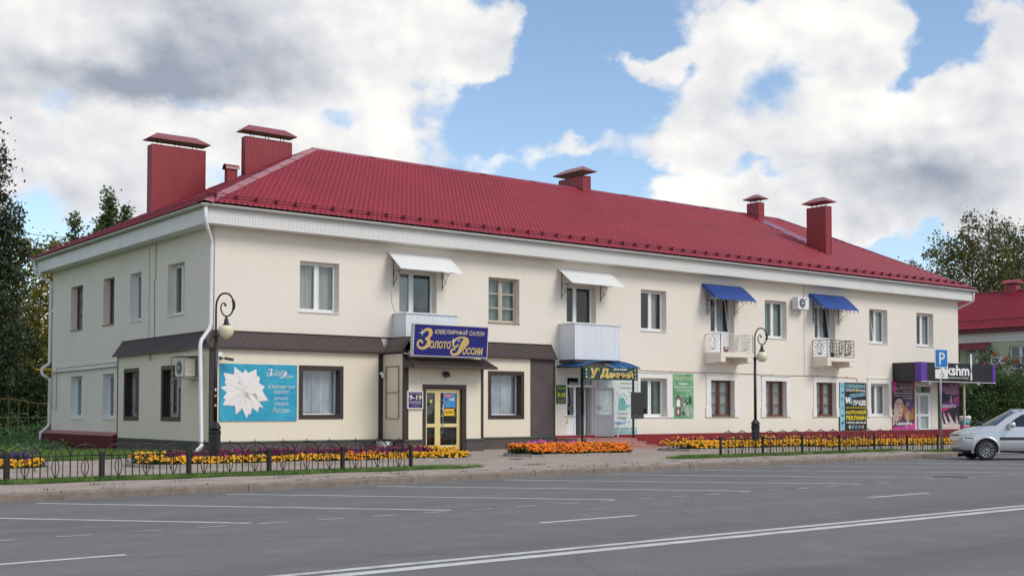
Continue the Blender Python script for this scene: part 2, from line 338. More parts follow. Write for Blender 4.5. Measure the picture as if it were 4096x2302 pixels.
leaf_mat('leaf_poplar', (0.0375, 0.0500, 0.0250), (0.0650, 0.0825, 0.0413), (0.1063, 0.1225, 0.0625))
leaf_mat('leaf_yellow', (0.1003, 0.1185, 0.0182), (0.2552, 0.2279, 0.0328), (0.4374, 0.3463, 0.0547), 0.45)
leaf_mat('leaf_mid', (0.0468, 0.0728, 0.0208), (0.0806, 0.1144, 0.0312), (0.1300, 0.1625, 0.0442))
leaf_mat('leaf_birch', (0.0638, 0.0734, 0.0255), (0.1244, 0.1276, 0.0415), (0.2233, 0.1993, 0.0606))
leaf_mat('leaf_bush', (0.0325, 0.0650, 0.0200), (0.0625, 0.1125, 0.0325), (0.1125, 0.1750, 0.0500))
leaf_mat('grass_blade', (0.0936, 0.1794, 0.0312), (0.1482, 0.2574, 0.0499), (0.2340, 0.3276, 0.0780), 0.3, 2.0)
leaf_mat('weed_leaf', (0.0878, 0.1843, 0.0527), (0.1492, 0.2633, 0.0878), (0.2282, 0.3510, 0.1316), 0.3, 2.0)
leaf_mat('flower_leaf', (0.025, 0.05, 0.012), (0.045, 0.085, 0.02), (0.07, 0.11, 0.03), 0.3, 3)
mat('bark', (0.06, 0.05, 0.04), 0.9, 0.3, 6, 0.5, 20, stretch=(1, 1, 0.3))
mat('bark_birch', (0.30, 0.28, 0.25), 0.9, 0.4, 5, 0.4, 20, stretch=(1, 1, 2))
mat('marigold_yellow', (0.82, 0.40, 0.004), 0.7, 0.22, 6)
mat('marigold_orange', (0.78, 0.19, 0.003), 0.7, 0.22, 6)
mat('petunia', (0.17, 0.004, 0.060), 0.7, 0.45, 5)
mat('pansy', (0.045, 0.016, 0.085), 0.7, 0.4, 5)
mat('petunia_pink', (0.55, 0.06, 0.35), 0.7, 0.3, 5)
mat('salvia_red', (0.45, 0.012, 0.012), 0.7, 0.3, 5)
def flat(name, col, rough=0.45, var=0.0, vs=2.0, col2=None):
    return mat('print_' + name, col, rough, var, vs, col2=col2)

# ------------------------------------------------------------------ geometry helpers
def V3(*a): return Vector(a)
def world_loc(o):
    v = Vector((0, 0, 0))
    while o is not None:
        v += o.location; o = o.parent
    return v

class MB:
    """Collects faces; build() links them as one mesh object."""
    def __init__(s, T=None): s.v = []; s.f = []; s.m = []; s.s = []; s.T = T
    def _add(s, pts):
        i0 = len(s.v)
        s.v.extend([s.T(*p) for p in pts] if s.T else [tuple(p) for p in pts]); return i0
    def face(s, pts, mat=0, smooth=False):
        i = s._add(pts); s.f.append(tuple(range(i, i + len(pts)))); s.m.append(mat); s.s.append(smooth)
    def mesh(s, pts, faces, mat=0, smooth=False):
        i = s._add(pts)
        for f in faces: s.f.append(tuple(i + k for k in f)); s.m.append(mat); s.s.append(smooth)
    def box(s, x0, y0, z0, x1, y1, z1, mat=0):
        if x0 > x1: x0, x1 = x1, x0
        if y0 > y1: y0, y1 = y1, y0
        if z0 > z1: z0, z1 = z1, z0
        p = [(x0, y0, z0), (x1, y0, z0), (x1, y1, z0), (x0, y1, z0), (x0, y0, z1), (x1, y0, z1), (x1, y1, z1), (x0, y1, z1)]
        s.mesh(p, [(3, 2, 1, 0), (4, 5, 6, 7), (0, 1, 5, 4), (1, 2, 6, 5), (2, 3, 7, 6), (3, 0, 4, 7)], mat)
    def bar(s, a, b, w, h, mat=0, up=(0, 0, 1)):
        a = Vector(a); b = Vector(b); d = (b - a).normalized(); u = Vector(up)
        if abs(d.dot(u)) > 0.98: u = Vector((1, 0, 0))
        sx = d.cross(u).normalized() * (w / 2); sz = sx.cross(d).normalized() * (h / 2)
        p = [a - sx - sz, a + sx - sz, a + sx + sz, a - sx + sz, b - sx - sz, b + sx - sz, b + sx + sz, b - sx + sz]
        s.mesh(p, [(0, 3, 2, 1), (4, 5, 6, 7), (0, 1, 5, 4), (1, 2, 6, 5), (2, 3, 7, 6), (3, 0, 4, 7)], mat)
    def tube(s, path, r, n=6, mat=0, smooth=True, cap=True):
        path = [Vector(p) for p in path]; rs = r if isinstance(r, (list, tuple)) else [r] * len(path)
        pts = []; ref = None
        for i, p in enumerate(path):
            t = (path[min(i + 1, len(path) - 1)] - path[max(i - 1, 0)])
            t = t.normalized() if t.length > 1e-9 else Vector((0, 0, 1))
            if ref is None: ref = Vector((0, 0, 1)) if abs(t.z) < 0.9 else Vector((1, 0, 0))
            a = t.cross(ref)
            if a.length < 1e-6: a = t.cross(Vector((0, 1, 0)))
            a.normalize(); b = a.cross(t).normalized(); ref = b
            for k in range(n):
                th = 2 * math.pi * k / n
                pts.append(p + (a * math.cos(th) + b * math.sin(th)) * rs[i])
        F = []
        for i in range(len(path) - 1):
            for k in range(n):
                F.append((i * n + k, i * n + (k + 1) % n, (i + 1) * n + (k + 1) % n, (i + 1) * n + k))
        s.mesh(pts, F, mat, smooth)
        if cap:
            i0 = len(s.v) - len(pts)
            s.f.append(tuple(i0 + k for k in range(n))[::-1]); s.m.append(mat); s.s.append(False)
            s.f.append(tuple(i0 + (len(path) - 1) * n + k for k in range(n))); s.m.append(mat); s.s.append(False)
    def lathe(s, prof, c=(0, 0, 0), n=12, mat=0, smooth=True, axis='z', phase=0.0):
        pts = []
        for r, z in prof:
            for k in range(n):
                th = 2 * math.pi * (k + phase) / n; a, b = r * math.cos(th), r * math.sin(th)
                pts.append((c[0] + a, c[1] + b, c[2] + z) if axis == 'z' else ((c[0] + a, c[1] + z, c[2] + b) if axis == 'y' else (c[0] + z, c[1] + a, c[2] + b)))
        F = []
        for i in range(len(prof) - 1):
            for k in range(n): F.append((i * n + k, i * n + (k + 1) % n, (i + 1) * n + (k + 1) % n, (i + 1) * n + k))
        F.append(tuple(range(n))[::-1]); F.append(tuple((len(prof) - 1) * n + k for k in range(n)))
        s.mesh(pts, F, mat, smooth)
    def ball(s, c, r, mat=0, n=8, sz=1.0):
        prof = [(max(1e-4, r * math.sin(math.pi * i / n)), -r * sz * math.cos(math.pi * i / n)) for i in range(n + 1)]
        s.lathe(prof, c, max(8, n + 2), mat)
    def prism(s, poly, ext, mat=0, smooth=False):
        n = len(poly); a = [Vector(p) for p in poly]; e = Vector(ext); pts = a + [p + e for p in a]
        F = [tuple(range(n))[::-1], tuple(range(n, 2 * n))] + [(i, (i + 1) % n, n + (i + 1) % n, n + i) for i in range(n)]
        s.mesh(pts, F, mat, smooth)
    def poly2(s, fr, poly, h=0.0, mat=0):
        s.face([fr(u, v, h) for u, v in poly], mat)
    def rect2(s, fr, u0, v0, u1, v1, h=0.0, mat=0): s.poly2(fr, [(u0, v0), (u1, v0), (u1, v1), (u0, v1)], h, mat)
    def disc2(s, fr, u, v, ru, rv=None, h=0.0, mat=0, n=14):
        rv = rv or ru
        s.poly2(fr, [(u + ru * math.cos(2 * math.pi * k / n), v + rv * math.sin(2 * math.pi * k / n)) for k in range(n)], h, mat)
    def text2(s, fr, body, u0, v0, u1, v1, h=0.0, mat=0, shear=0.0, bold=0.0, rot=0.0, fit=True):
        """Lettering stretched to fill the box (u0,v0)-(u1,v1)."""
        P, F = glyphs(body, shear, bold)
        if not len(P): return
        c, sn = math.cos(rot), math.sin(rot); um, vmid = (u0 + u1) / 2, (v0 + v1) / 2
        pts = []
        for x, y in P:
            u = u0 + x * (u1 - u0) - um; v = v0 + y * (v1 - v0) - vmid
            pts.append(fr(um + u * c - v * sn, vmid + u * sn + v * c, h))
        s.mesh(pts, F, mat)
    def build(s, name, mats, parent=None, loc=None, local=False):
        me = bpy.data.meshes.new(name)
        off = Vector((0, 0, 0))
        if not local:
            if parent is not None: off = world_loc(parent)
            elif loc is not None: off = Vector(loc)
            elif s.v:
                a = np.array(s.v); off = Vector(((a[:, 0].min() + a[:, 0].max()) / 2, (a[:, 1].min() + a[:, 1].max()) / 2, a[:, 2].min()))
        a = np.array(s.v, dtype=float).reshape(-1, 3) - np.array(off)
        me.from_pydata(a.tolist(), [], s.f)
        for m in (mats if isinstance(mats, (list, tuple)) else [mats]): me.materials.append(MATS[m] if isinstance(m, str) else m)
        me.polygons.foreach_set('material_index', s.m); me.polygons.foreach_set('use_smooth', s.s)
        me.update()
        o = bpy.data.objects.new(name, me); COL.objects.link(o)
        if parent is not None: o.parent = parent
        elif not local: o.location = off
        return o

_GL = {}
def glyphs(body, shear=0.0, bold=0.0):
    k = (body, shear, bold)
    if k in _GL: return _GL[k]
    c = bpy.data.curves.new('lettering_source', 'FONT'); c.body = body; c.size = 1; c.shear = shear; c.offset = bold; c.resolution_u = 3
    o = bpy.data.objects.new('lettering_source', c); COL.objects.link(o)
    dg = bpy.context.evaluated_depsgraph_get()
    me = bpy.data.meshes.new_from_object(o.evaluated_get(dg))
    P = np.array([v.co[:2] for v in me.vertices]); F = [tuple(p.vertices) for p in me.polygons]
    bpy.data.objects.remove(o); bpy.data.meshes.remove(me)
    if len(P):
        mn, mx = P.min(0), P.max(0); P = (P - mn) / np.maximum(mx - mn, 1e-6)
    _GL[k] = (P.tolist() if len(P) else [], F); return _GL[k]

def tag(o, label=None, cat=None, group=None, kind=None):
    if label: o['label'] = label
    if cat: o['category'] = cat
    if group: o['group'] = group
    if kind: o['kind'] = kind
    return o
def empty(name, loc=(0, 0, 0), rz=0.0, parent=None):
    o = bpy.data.objects.new(name, None); COL.objects.link(o); o.location = loc; o.rotation_euler = (0, 0, rz); o.empty_display_size = 0.3
    if parent: o.parent = parent
    return o
def kids(o): return [c for c in bpy.data.objects if c.parent == o]
def copy_tree(o, parent=None):
    c = o.copy(); COL.objects.link(c)
    if parent is not None: c.parent = parent
    for ch in kids(o): copy_tree(ch, c)
    return c
def frame_front(x0, y, z0, tilt=0.0):
    """2-D print frame on a wall facing -Y: u to the right, v up, h out of the wall."""
    return lambda u, v, h=0.0: (x0 + u, y - h - v * math.tan(tilt), z0 + v)
def frame_x(x, y0, z0):
    """2-D frame on a wall facing -X: u towards -Y (to the right as one looks at it)."""
    return lambda u, v, h=0.0: (x - h, y0 - u, z0 + v)

def ground_z(x, y):
    zb = 0.23 - 0.006 * x
    ky = kerb_y(x)
    t = min(1.0, max(0.0, (y - ky) / 13.0))
    zk = 0.14 if x < 22.3 else max(0.02, 0.14 - 0.09 * (x - 22.3))
    return zk * (1 - t) + zb * t
KERB = [(-160, -14.6), (-10.3, -14.30), (-7.1, -14.20), (-2.4, -13.86), (2, -13.62), (7.1, -13.30), (12.6, -13.06), (17.1, -12.92), (22.3, -12.74), (30, -12.5), (160, -9)]
def kerb_y(x):
    for (a, ya), (b, yb) in zip(KERB, KERB[1:]):
        if x <= b: return ya + (yb - ya) * (x - a) / (b - a)
    return KERB[-1][1]

# ================================================================== SETTING
g = MB(); g.box(-900, -900, -1.2, 900, 900, -0.42); tag(g.build('ground', ['earth']), kind='structure')

rd = MB()
xs = [-160, -60, -30] + [x for x, _ in KERB[1:-1]] + [60, 110, 160]
for a, b in zip(xs, xs[1:]):
    rd.face([(a, -62, 0), (b, -62, 0), (b, kerb_y(b) + 0.02, 0), (a, kerb_y(a) + 0.02, 0)])
rd.face([(22.3, -12.8, -0.004), (57.5, -12.8, -0.004), (57.5, 60, -0.004), (45.2, 60, -0.004), (45.2, -9.0, -0.004), (30, -9.4, -0.004)])
road = rd.build('road', ['asphalt'], loc=(0, 0, 0)); tag(road, kind='structure')

pv = MB()
gx = [-60, -40, -25, -15, -10.3, -7.1, -4.5, -2.4, 0, 2, 4.5, 7.1, 10, 12.6, 15, 17.1, 20, 22.3, 24, 26, 28, 30, 33, 36, 40, 45.2]
T = [0.0, 0.12, 0.25, 0.4, 0.55, 0.7, 0.85, 1.0]
def pv_y(x, t): return kerb_y(x) + 0.16 + t * (0.35 - kerb_y(x) - 0.16)
pts = [(x, pv_y(x, t), ground_z(x, pv_y(x, t))) for x in gx for t in T]
F = [(i * 8 + k, (i + 1) * 8 + k, (i + 1) * 8 + k + 1, i * 8 + k + 1) for i in range(len(gx) - 1) for k in range(7)]
pv.mesh(pts, F, 0, True)
tag(pv.build('pavement', ['paving'], loc=(0, 0, 0)), kind='structure')

# kerb: stones with open joints
kerb = empty('kerb', (0, 0, 0)); tag(kerb, kind='structure')
x = -30.4; kn = 0
while x < 22.2:
    L = 2.05 if kn % 3 else 1.7
    x1 = min(x + L, 22.3)
    k = MB(); ya, yb = kerb_y(x), kerb_y(x1); jz = random.uniform(-0.008, 0.006); jy = random.uniform(-0.012, 0.012)
    z = 0.145 + jz
    prof = [(0, -0.05), (0, z - 0.03), (0.03, z), (0.17, z), (0.17, -0.05)]
    n = 8; pts = []
    for i in range(n + 1):
        f = i / n; xx = x + 0.006 + (x1 - x - 0.012) * f; yy = ya + (yb - ya) * f + jy
        wob = random.uniform(-0.008, 0.008)
        for j, (dy, zz) in enumerate(prof): pts.append((xx, yy + dy + (wob if j in (1, 2) else 0), zz - (abs(wob) if j in (1, 2) else 0)))
    F = [(i * 5 + j, (i + 1) * 5 + j, (i + 1) * 5 + j + 1, i * 5 + j + 1) for i in range(n) for j in range(4)] + [(0, 1, 2, 3, 4), tuple(n * 5 + j for j in (4, 3, 2, 1, 0))]
    k.mesh(pts, F)
    k.build('kerb_stone', ['kerb_concrete'], kerb)
    x = x1; kn += 1

# painted markings
def strip(name, a, b, w, m='road_paint', z=0.004, n=6):
    a = Vector((*a, z)); b = Vector((*b, z)); d = (b - a).normalized(); s = Vector((-d.y, d.x, 0)) * (w / 2)
    q = MB()
    for i in range(n):
        p0 = a.lerp(b, i / n); p1 = a.lerp(b, (i + 1) / n); q.face([p0 - s, p1 - s, p1 + s, p0 + s])
    return q.build(name, [m], road)
strip('centre_line', (-60, -25.95 + -0.3), (60, -25.60 + 0.35), 0.15, n=40)
strip('centre_line', (-60, -26.27 - 0.3), (60, -25.92 + 0.35), 0.20, n=40)
for k in range(-4, 8):
    xa = 2.7 + 8 * k; strip('lane_line', (xa, -22.97 + 0.017 * (xa - 2.7)), (xa + 1.95, -22.97 + 0.017 * (xa - 0.75)), 0.12)
for k in range(-14, 46):
    xa = -11.36 + 0.945 * k; strip('bay_dash', (xa, -20.80 + 0.021 * (xa + 11.36)), (xa + 0.46, -20.80 + 0.021 * (xa + 11.82)), 0.11, 'road_paint_faded', n=2)
for k in range(-3, 10):
    xa = -9.88 + 3.58 * k; ya = kerb_y(xa) - 0.62; yb = -20.55 + 0.018 * (xa + 11)
    xb = xa + (ya - yb) * 0.86
    strip('bay_line', (xa, ya), (xb, yb), 0.12, 'road_paint')
mh = MB(); mh.lathe([(0.40, 0.0), (0.40, 0.012), (0.34, 0.016), (0.0001, 0.016)], (10.16, -19.99, 0), 20)
tag(mh.build('manhole_cover', ['plinth_brown']), 'round dark manhole cover set in the asphalt by the dashed bay line', 'manhole cover')

# ================================================================== THE LONG TWO-STOREY BUILDING
LB, WB = 43.15, 16.80            # length along X, depth along Y
bld = empty('apartment_building', (0, 0, 0))
tag(bld, 'long cream two storey building with maroon metal roof, shops on the ground floor', 'building')
UF = [(3.08, 5.00, 4.60, 6.72), (7.08, 5.10, 8.70, 6.70), (11.10, 5.00, 12.60, 6.72), (15.02, 5.10, 16.60, 6.70), (19.15, 5.02, 20.67, 6.75),
      (23.45, 4.16, 25.01, 6.70), (27.12, 5.01, 28.68, 6.76), (30.77, 4.16, 32.35, 6.70), (35.13, 5.05, 36.67, 6.77), (39.24, 5.04, 40.79, 6.78)]
LF = [(19.08, 1.37, 20.66, 3.00), (23.42, 1.36, 24.96, 2.98), (27.11, 1.35, 28.60, 3.00), (30.82, 1.35, 32.35, 2.99), (35.17, 1.36, 36.69, 3.00)]
CW = [(3.10, 1.47, 4.53, 3.01), (11.07, 1.44, 12.53, 2.99)]
SHOPD = (15.01, 0.56, 16.46, 3.00); LAKD = (39.10, 0.56, 40.55, 2.95)
LU = [(12.87, 4.96, 14.37, 6.77), (9.22, 4.96, 10.43, 6.77), (6.41, 4.94, 7.56, 6.72), (2.46, 4.92, 3.93, 6.70)]
LL = [(12.79, 1.32, 14.26, 3.05), (9.10, 1.32, 10.38, 3.05)]
LC = [(6.16, 1.40, 7.36, 3.03), (2.34, 1.40, 3.76, 3.03)]
RD = 0.42
def wall_grid(mb, T, s0, s1, z0, z1, holes, depth=RD, mat=0):
    ss = sorted({s0, s1, *[h[0] for h in holes], *[h[2] for h in holes]}); zs = sorted({z0, z1, *[h[1] for h in holes], *[h[3] for h in holes]})
    for a, b in zip(ss, ss[1:]):
        for c, d in zip(zs, zs[1:]):
            m = ((a + b) / 2, (c + d) / 2)
            if any(h[0] < m[0] < h[2] and h[1] < m[1] < h[3] for h in holes): continue
            mb.face([T(a, 0, c), T(b, 0, c), T(b, 0, d), T(a, 0, d)], mat)
    for h in holes:
        a, c, b, d = h
        for p, q in (((a, c), (a, d)), ((a, d), (b, d)), ((b, d), (b, c)), ((b, c), (a, c))):
            mb.face([T(p[0], 0, p[1]), T(q[0], 0, q[1]), T(q[0], depth, q[1]), T(p[0], depth, p[1])], mat)
Tf = lambda s, d, z: (s, d, z)
Tl = lambda s, d, z: (d, s, z)
w = MB()
wall_grid(w, Tf, 0, LB, 0.0, 8.15, UF + LF + CW + [SHOPD, LAKD])
wall_grid(w, Tl, 0, WB, 0.0, 8.15, LU + LL + LC)
w.face([(LB, 0, 0), (LB, WB, 0), (LB, WB, 8.15), (LB, 0, 8.15)]); w.face([(0, WB, 0), (LB, WB, 0), (LB, WB, 8.15), (0, WB, 8.15)])
w.build('wall', ['wall_cream'], bld)
it = MB()  # dark partitions and slabs added so the rooms behind the glass stay dark
it.box(0.5, 5.2, 0.1, LB - 0.3, 5.3, 8.0); it.box(5.2, 5.3, 0.1, 5.3, WB - 0.3, 8.0); it.box(0.5, 0.5, 3.85, LB - 0.3, 5.2, 4.1); it.box(0.5, 5.3, 3.85, 5.2, WB - 0.3, 4.1)
it.box(0.5, 0.5, 0.1, LB - 0.3, 5.2, 0.5); it.box(0.5, 0.5, 7.6, LB - 0.3, 5.2, 7.7)
for xx in (5.9, 10, 13.6, 18, 22, 26, 29.8, 34, 38): it.box(xx, 0.5, 0.5, xx + 0.1, 5.2, 7.6)
for yy in (5.5, 8.4, 11.6): it.box(0.5, yy, 0.5, 5.2, yy + 0.08, 7.6)
it.build('dark_backing', ['room_shade'], bld)

# ---- plinths
p = MB()
p.box(14.25, -0.06, -0.1, LB + 0.05, 0, 0.615)
for k in range(int((LB - 14.3) / 0.10)):
    xx = 14.3 + 0.10 * k; p.box(xx, -0.073, -0.1, xx + 0.035, -0.0602, 0.60)
p.build('plinth', ['plinth_red'], bld)
p = MB(); p.box(14.25, -0.085, 0.615, LB + 0.08, 0, 0.64); p.build('plinth_ledge', ['ledge_pink'], bld)
p = MB(); p.box(-0.34, 8.25, -0.1, 0, WB + 0.35, 0.69)
for k in range(85): p.box(-0.352, 8.3 + 0.1 * k, -0.1, -0.3402, 8.335 + 0.1 * k, 0.68)
p.build('plinth', ['plinth_maroon'], bld)
p = MB(); p.prism([(-0.37, 8.25, 0.69), (0, 8.25, 0.80), (0, 8.25, 0.66), (-0.37, 8.25, 0.66)], (0, WB - 8.25 + 0.37, 0)); p.build('plinth_ledge', ['ledge_pink'], bld)

# ---- windows
def hbox(mb, T, s0, d0, z0, s1, d1, z1, mat=0):
    q = MB(); q.box(s0, d0, z0, s1, d1, z1); mb.mesh([T(*v) for v in q.v], q.f, mat)
def window(T, h, style='pvc', depth=0.25, tilt=None, curtain='curtain', cur=(0.0, 1.0), sill=True, door=False, gl='window_glass', surround=None, label=None):
    a, c, b, d = h
    fm = {'pvc': 'pvc', 'wood_white': 'wood_pale', 'wood': 'wood_brown', 'shop': 'pvc'}[style]
    f = MB(); e = 0.055; d0, d1 = depth, depth + 0.07; ft = 0.045 if T is not Tf else 0.055
    def fr(s0, z0, s1, z1, t=e, dd=0.0, mb=f, rot=None):
        TT = T if rot is None else rot
        hbox(mb, TT, s0, d0 + dd, z0, s0 + t, d1 + dd, z1); hbox(mb, TT, s1 - t, d0 + dd, z0, s1, d1 + dd, z1)
        hbox(mb, TT, s0 + t, d0 + dd, z0, s1 - t, d1 + dd, z0 + t); hbox(mb, TT, s0 + t, d0 + dd, z1 - t, s1 - t, d1 + dd, z1)
    panes = []
    mid = (a + b) / 2
    zb = c
    if door:                                   # balcony block: door leaf on the left, window beside it
        mid = a + 0.40 * (b - a); zb = c + 0.94 if c < 4.9 else c
    if style == 'shop':
        fr(a, c, b, d, 0.05); panes.append((a + 0.05, c + 0.05, b - 0.05, d - 0.05, None))
    elif style == 'pvc':
        fr(a, c, b, d, ft)
        hbox(f, T, mid - 0.035, d0 + 0.002, c + 0.06, mid + 0.035, d1 - 0.002, d - 0.06)
        if zb > c:
            hbox(f, T, a + 0.06, d0 + 0.012, c + 0.06, b - 0.06, d0 + 0.04, zb - 0.08)
            hbox(f, T, a + 0.06, d0 + 0.003, zb - 0.08, b - 0.06, d1 - 0.003, zb + 0.03)
            zb += 0.03
        else: zb = c + 0.06
        for i, (s0, s1) in enumerate(((a + 0.06, mid - 0.035), (mid + 0.035, b - 0.06))):
            rot = None
            if tilt is not None and tilt == i:
                rot = (lambda s, dd, z, z0=zb: T(s, dd + (z - z0) * 0.135 + 0.01, z))
            sf = f
            fr(s0 + 0.001, zb + 0.001, s1 - 0.001, d - 0.061, 0.050, -0.012, sf, rot)
            panes.append((s0 + 0.050, zb + 0.050, s1 - 0.050, d - 0.112, rot))
    else:
        t = 0.07; fr(a, c, b, d, t)
        hbox(f, T, mid - 0.05, d0 - 0.012, c + t, mid + 0.05, d1 - 0.002, d - t)
        rows = [c + t, c + t + (d - c) * 0.29, c + t + (d - c) * 0.61, d - t]
        for s0, s1 in ((a + t, mid - 0.05), (mid + 0.05, b - t)):
            hbox(f, T, s0, d0 + 0.004, c + t, s0 + 0.035, d1 - 0.004, d - t); hbox(f, T, s1 - 0.035, d0 + 0.004, c + t, s1, d1 - 0.004, d - t)
            for z0, z1 in zip(rows, rows[1:]):
                hbox(f, T, s0 + 0.035, d0 + 0.006, z0, s1 - 0.035, d1 - 0.006, z0 + 0.026); hbox(f, T, s0 + 0.035, d0 + 0.006, z1 - 0.018, s1 - 0.035, d1 - 0.006, z1)
                panes.append((s0 + 0.035, z0 + 0.026, s1 - 0.035, z1 - 0.018, None))
    wo = f.build('window', [fm], bld)
    if label: wo['label'] = label
    for (s0, z0, s1, z1, rot) in panes:
        q = MB(); TT = rot or T; dd = depth + 0.03
        q.face([TT(s0, dd, z0), TT(s1, dd, z0), TT(s1, dd, z1), TT(s0, dd, z1)]); q.build('pane', [gl], wo)
    if sill:
        q = MB(); m = 'pvc'
        if style == 'wood_white': m = 'wood_sill'
        if style == 'wood': m = 'wood_sill'
        hbox(q, T, a - 0.02, -0.045, c - 0.035, b + 0.02, depth, c - 0.003); q.build('sill', [m], wo)
    if curtain:
        q = MB(); n = 36; w0 = a + 0.04 + (b - a - 0.08) * cur[0]; w1 = a + 0.04 + (b - a - 0.08) * cur[1]; rr = random.random() * 9
        pts = []
        for i in range(n + 1):
            s = w0 + (w1 - w0) * i / n; dd = depth + 0.16 + 0.035 * math.sin(i * 1.5 + rr) + 0.02 * math.sin(i * 0.53 + rr * 2)
            pts += [T(s, dd, c + 0.02), T(s, dd, d - 0.02)]
        q.mesh(pts, [(2 * i, 2 * i + 2, 2 * i + 3, 2 * i + 1) for i in range(n)], 0, True); q.build('curtain', [curtain], wo)
    if surround:
        (x0, z0, x1, z1) = surround; q = MB()
        hbox(q, T, x0, -0.035, z0 + 0.42, a, 0, z1); hbox(q, T, b, -0.035, z0 + 0.42, x1, 0, z1); hbox(q, T, a, -0.035, d, b, 0, z1)
        hbox(q, T, x0 - 0.05, -0.055, z0, a, 0, z0 + 0.42); hbox(q, T, b, -0.055, z0, x1 + 0.05, 0, z0 + 0.42); hbox(q, T, x0 - 0.05, -0.075, z1 + 0.002, x1 + 0.02, 0, z1 + 0.03)
        q.build('surround', ['white_paint'], wo)
    return wo
window(Tf, UF[0], curtain='curtain', cur=(0.0, 0.97))
window(Tf, UF[1], door=True, curtain='curtain', cur=(0.0, 0.55))
window(Tf, UF[2], style='wood_white', curtain='curtain_green', cur=(0.02, 0.98), label='old pale wooden window with six small panes and a rough sill')
window(Tf, UF[3], door=True, curtain='curtain', cur=(0.0, 0.22))
window(Tf, UF[4], curtain='curtain', cur=(0.52, 0.86))
window(Tf, UF[5], door=True, tilt=1, curtain='curtain', cur=(0.5, 0.8), sill=False)
window(Tf, UF[6], curtain='curtain_green', cur=(0.0, 1.0))
window(Tf, UF[7], door=True, tilt=1, curtain='curtain', cur=(0.45, 0.75), sill=False)
window(Tf, UF[8], tilt=0, curtain='curtain', cur=(0.4, 1.0))
window(Tf, UF[9], curtain='curtain', cur=(0.0, 1.0))
window(Tf, LF[0], curtain='curtain_green', cur=(0.78, 1.0), surround=(18.93, 1.33, 20.99, 3.23))
for i, sr in ((1, (23.12, 1.33, 25.25, 3.22)), (2, (26.84, 1.32, 28.90, 3.22)), (3, (30.60, 1.32, 32.60, 3.22))):
    window(Tf, LF[i], style='wood', depth=0.22, curtain='curtain', cur=(0.0, 1.0), surround=sr)
window(Tf, LF[4], curtain='curtain', cur=(0.55, 1.0), surround=(34.93, 1.30, 36.88, 3.25))
window(Tl, LU[0], style='wood', depth=0.27, curtain='curtain', cur=(0.5, 1)); window(Tl, LU[1], style='wood', depth=0.27, curtain='curtain', cur=(0.6, 1))
window(Tl, LU[2], depth=0.27, curtain=None); window(Tl, LU[3], depth=0.25, curtain=None)
window(Tl, LL[0], depth=0.25, curtain='curtain_green'); window(Tl, LL[1], depth=0.25, curtain=None)
for a, c, b, d in LL + LU[2:3]:
    q = MB()
    for (s0, z0, s1, z1) in ((a - 0.001, c, a + 0.004, d), (b - 0.004, c, b + 0.001, d), (a, d - 0.004, b, d + 0.001)): hbox(q, Tl, s0, -0.004, z0, s1, 0.25, z1)
    q.build('reveal_lining', ['pvc'], bld)

# ---- white fascia boards, soffit, gutter
fa = MB(); FO = 0.55
fa.box(-FO + 0.012, -FO + 0.012, 7.60, LB + FO - 0.012, -FO + 0.10, 8.12); fa.box(-FO + 0.012, -FO + 0.10, 7.60, -FO + 0.10, WB + FO - 0.02, 8.12)
fa.box(LB + FO - 0.10, -FO + 0.10, 7.60, LB + FO - 0.012, WB + FO, 8.12)
fascia = fa.build('fascia', ['fascia_white'], bld)
pm = MB(); pm.box(0.004, -0.012, 0, 0.096, 0, 0.52); proto = pm.build('board', ['fascia_white'], fascia, local=True); proto.location = (-FO, -FO + 0.012, 7.60)
nb = int((LB + 2 * FO) / 0.10)
for k in range(1, 300):
    c = proto.copy(); COL.objects.link(c); c.location = (-FO + 0.10 * k, -FO + 0.012, 7.60)
rest = MB()
for k in range(300, nb): rest.box(-FO + 0.10 * k + 0.004, -FO, 7.60, -FO + 0.10 * k + 0.096, -FO + 0.012, 8.12)
for k in range(int((WB + 2 * FO - 0.03) / 0.10)): rest.box(-FO, -FO + 0.03 + 0.10 * k + 0.004, 7.60, -FO + 0.012, -FO + 0.03 + 0.10 * k + 0.096, 8.12)
ro = rest.build('board_run', ['fascia_white'], fascia); ro['kind'] = 'stuff'
sf = MB(); sf.box(-FO + 0.02, -FO + 0.02, 7.605, LB + FO - 0.02, 0.0, 7.63); sf.box(-FO + 0.02, 0.0, 7.605, 0.0, WB + FO, 7.63); sf.box(LB, 0, 7.605, LB + FO - 0.02, WB + FO, 7.63)
sf.build('soffit', ['fascia_white'], bld)
gt = MB()
def half_gutter(mb, a, b, r=0.08):
    a = Vector(a); b = Vector(b); d = (b - a).normalized(); s = d.cross(Vector((0, 0, 1)))
    pts = []
    for p in (a, b):
        for k in range(9):
            th = math.pi * k / 8; pts.append(p + s * (r * math.cos(th)) + Vector((0, 0, -r * math.sin(th))))
    mb.mesh(pts, [(k, k + 1, 10 + k, 9 + k) for k in range(8)], 0, True)
    for p in (a, b):
        pp = [p + s * (r * math.cos(math.pi * k / 8)) + Vector((0, 0, -r * math.sin(math.pi * k / 8))) for k in range(9)]; mb.face(pp)
half_gutter(gt, (-0.70, -0.685, 8.195), (LB + 0.75, -0.685, 8.18)); half_gutter(gt, (-0.685, WB + 0.70, 8.18), (-0.685, -0.70, 8.195))
for k in range(75): gt.bar((-0.5 + 0.6 * k, -0.70, 8.20), (-0.5 + 0.6 * k, -0.55, 8.20), 0.02, 0.006)
gt.build('gutter', ['gutter_grey'], bld)
ev_ = MB(); ev_.box(-0.60, -0.60, 8.10, LB + 0.60, -0.572, 8.225); ev_.box(-0.60, -0.572, 8.10, -0.572, WB + 0.6, 8.225); ev_.box(-0.572, -0.572, 8.19, LB + 0.6, 0.0, 8.205); ev_.box(-0.572, 0.0, 8.19, 0.0, WB + 0.6, 8.205)
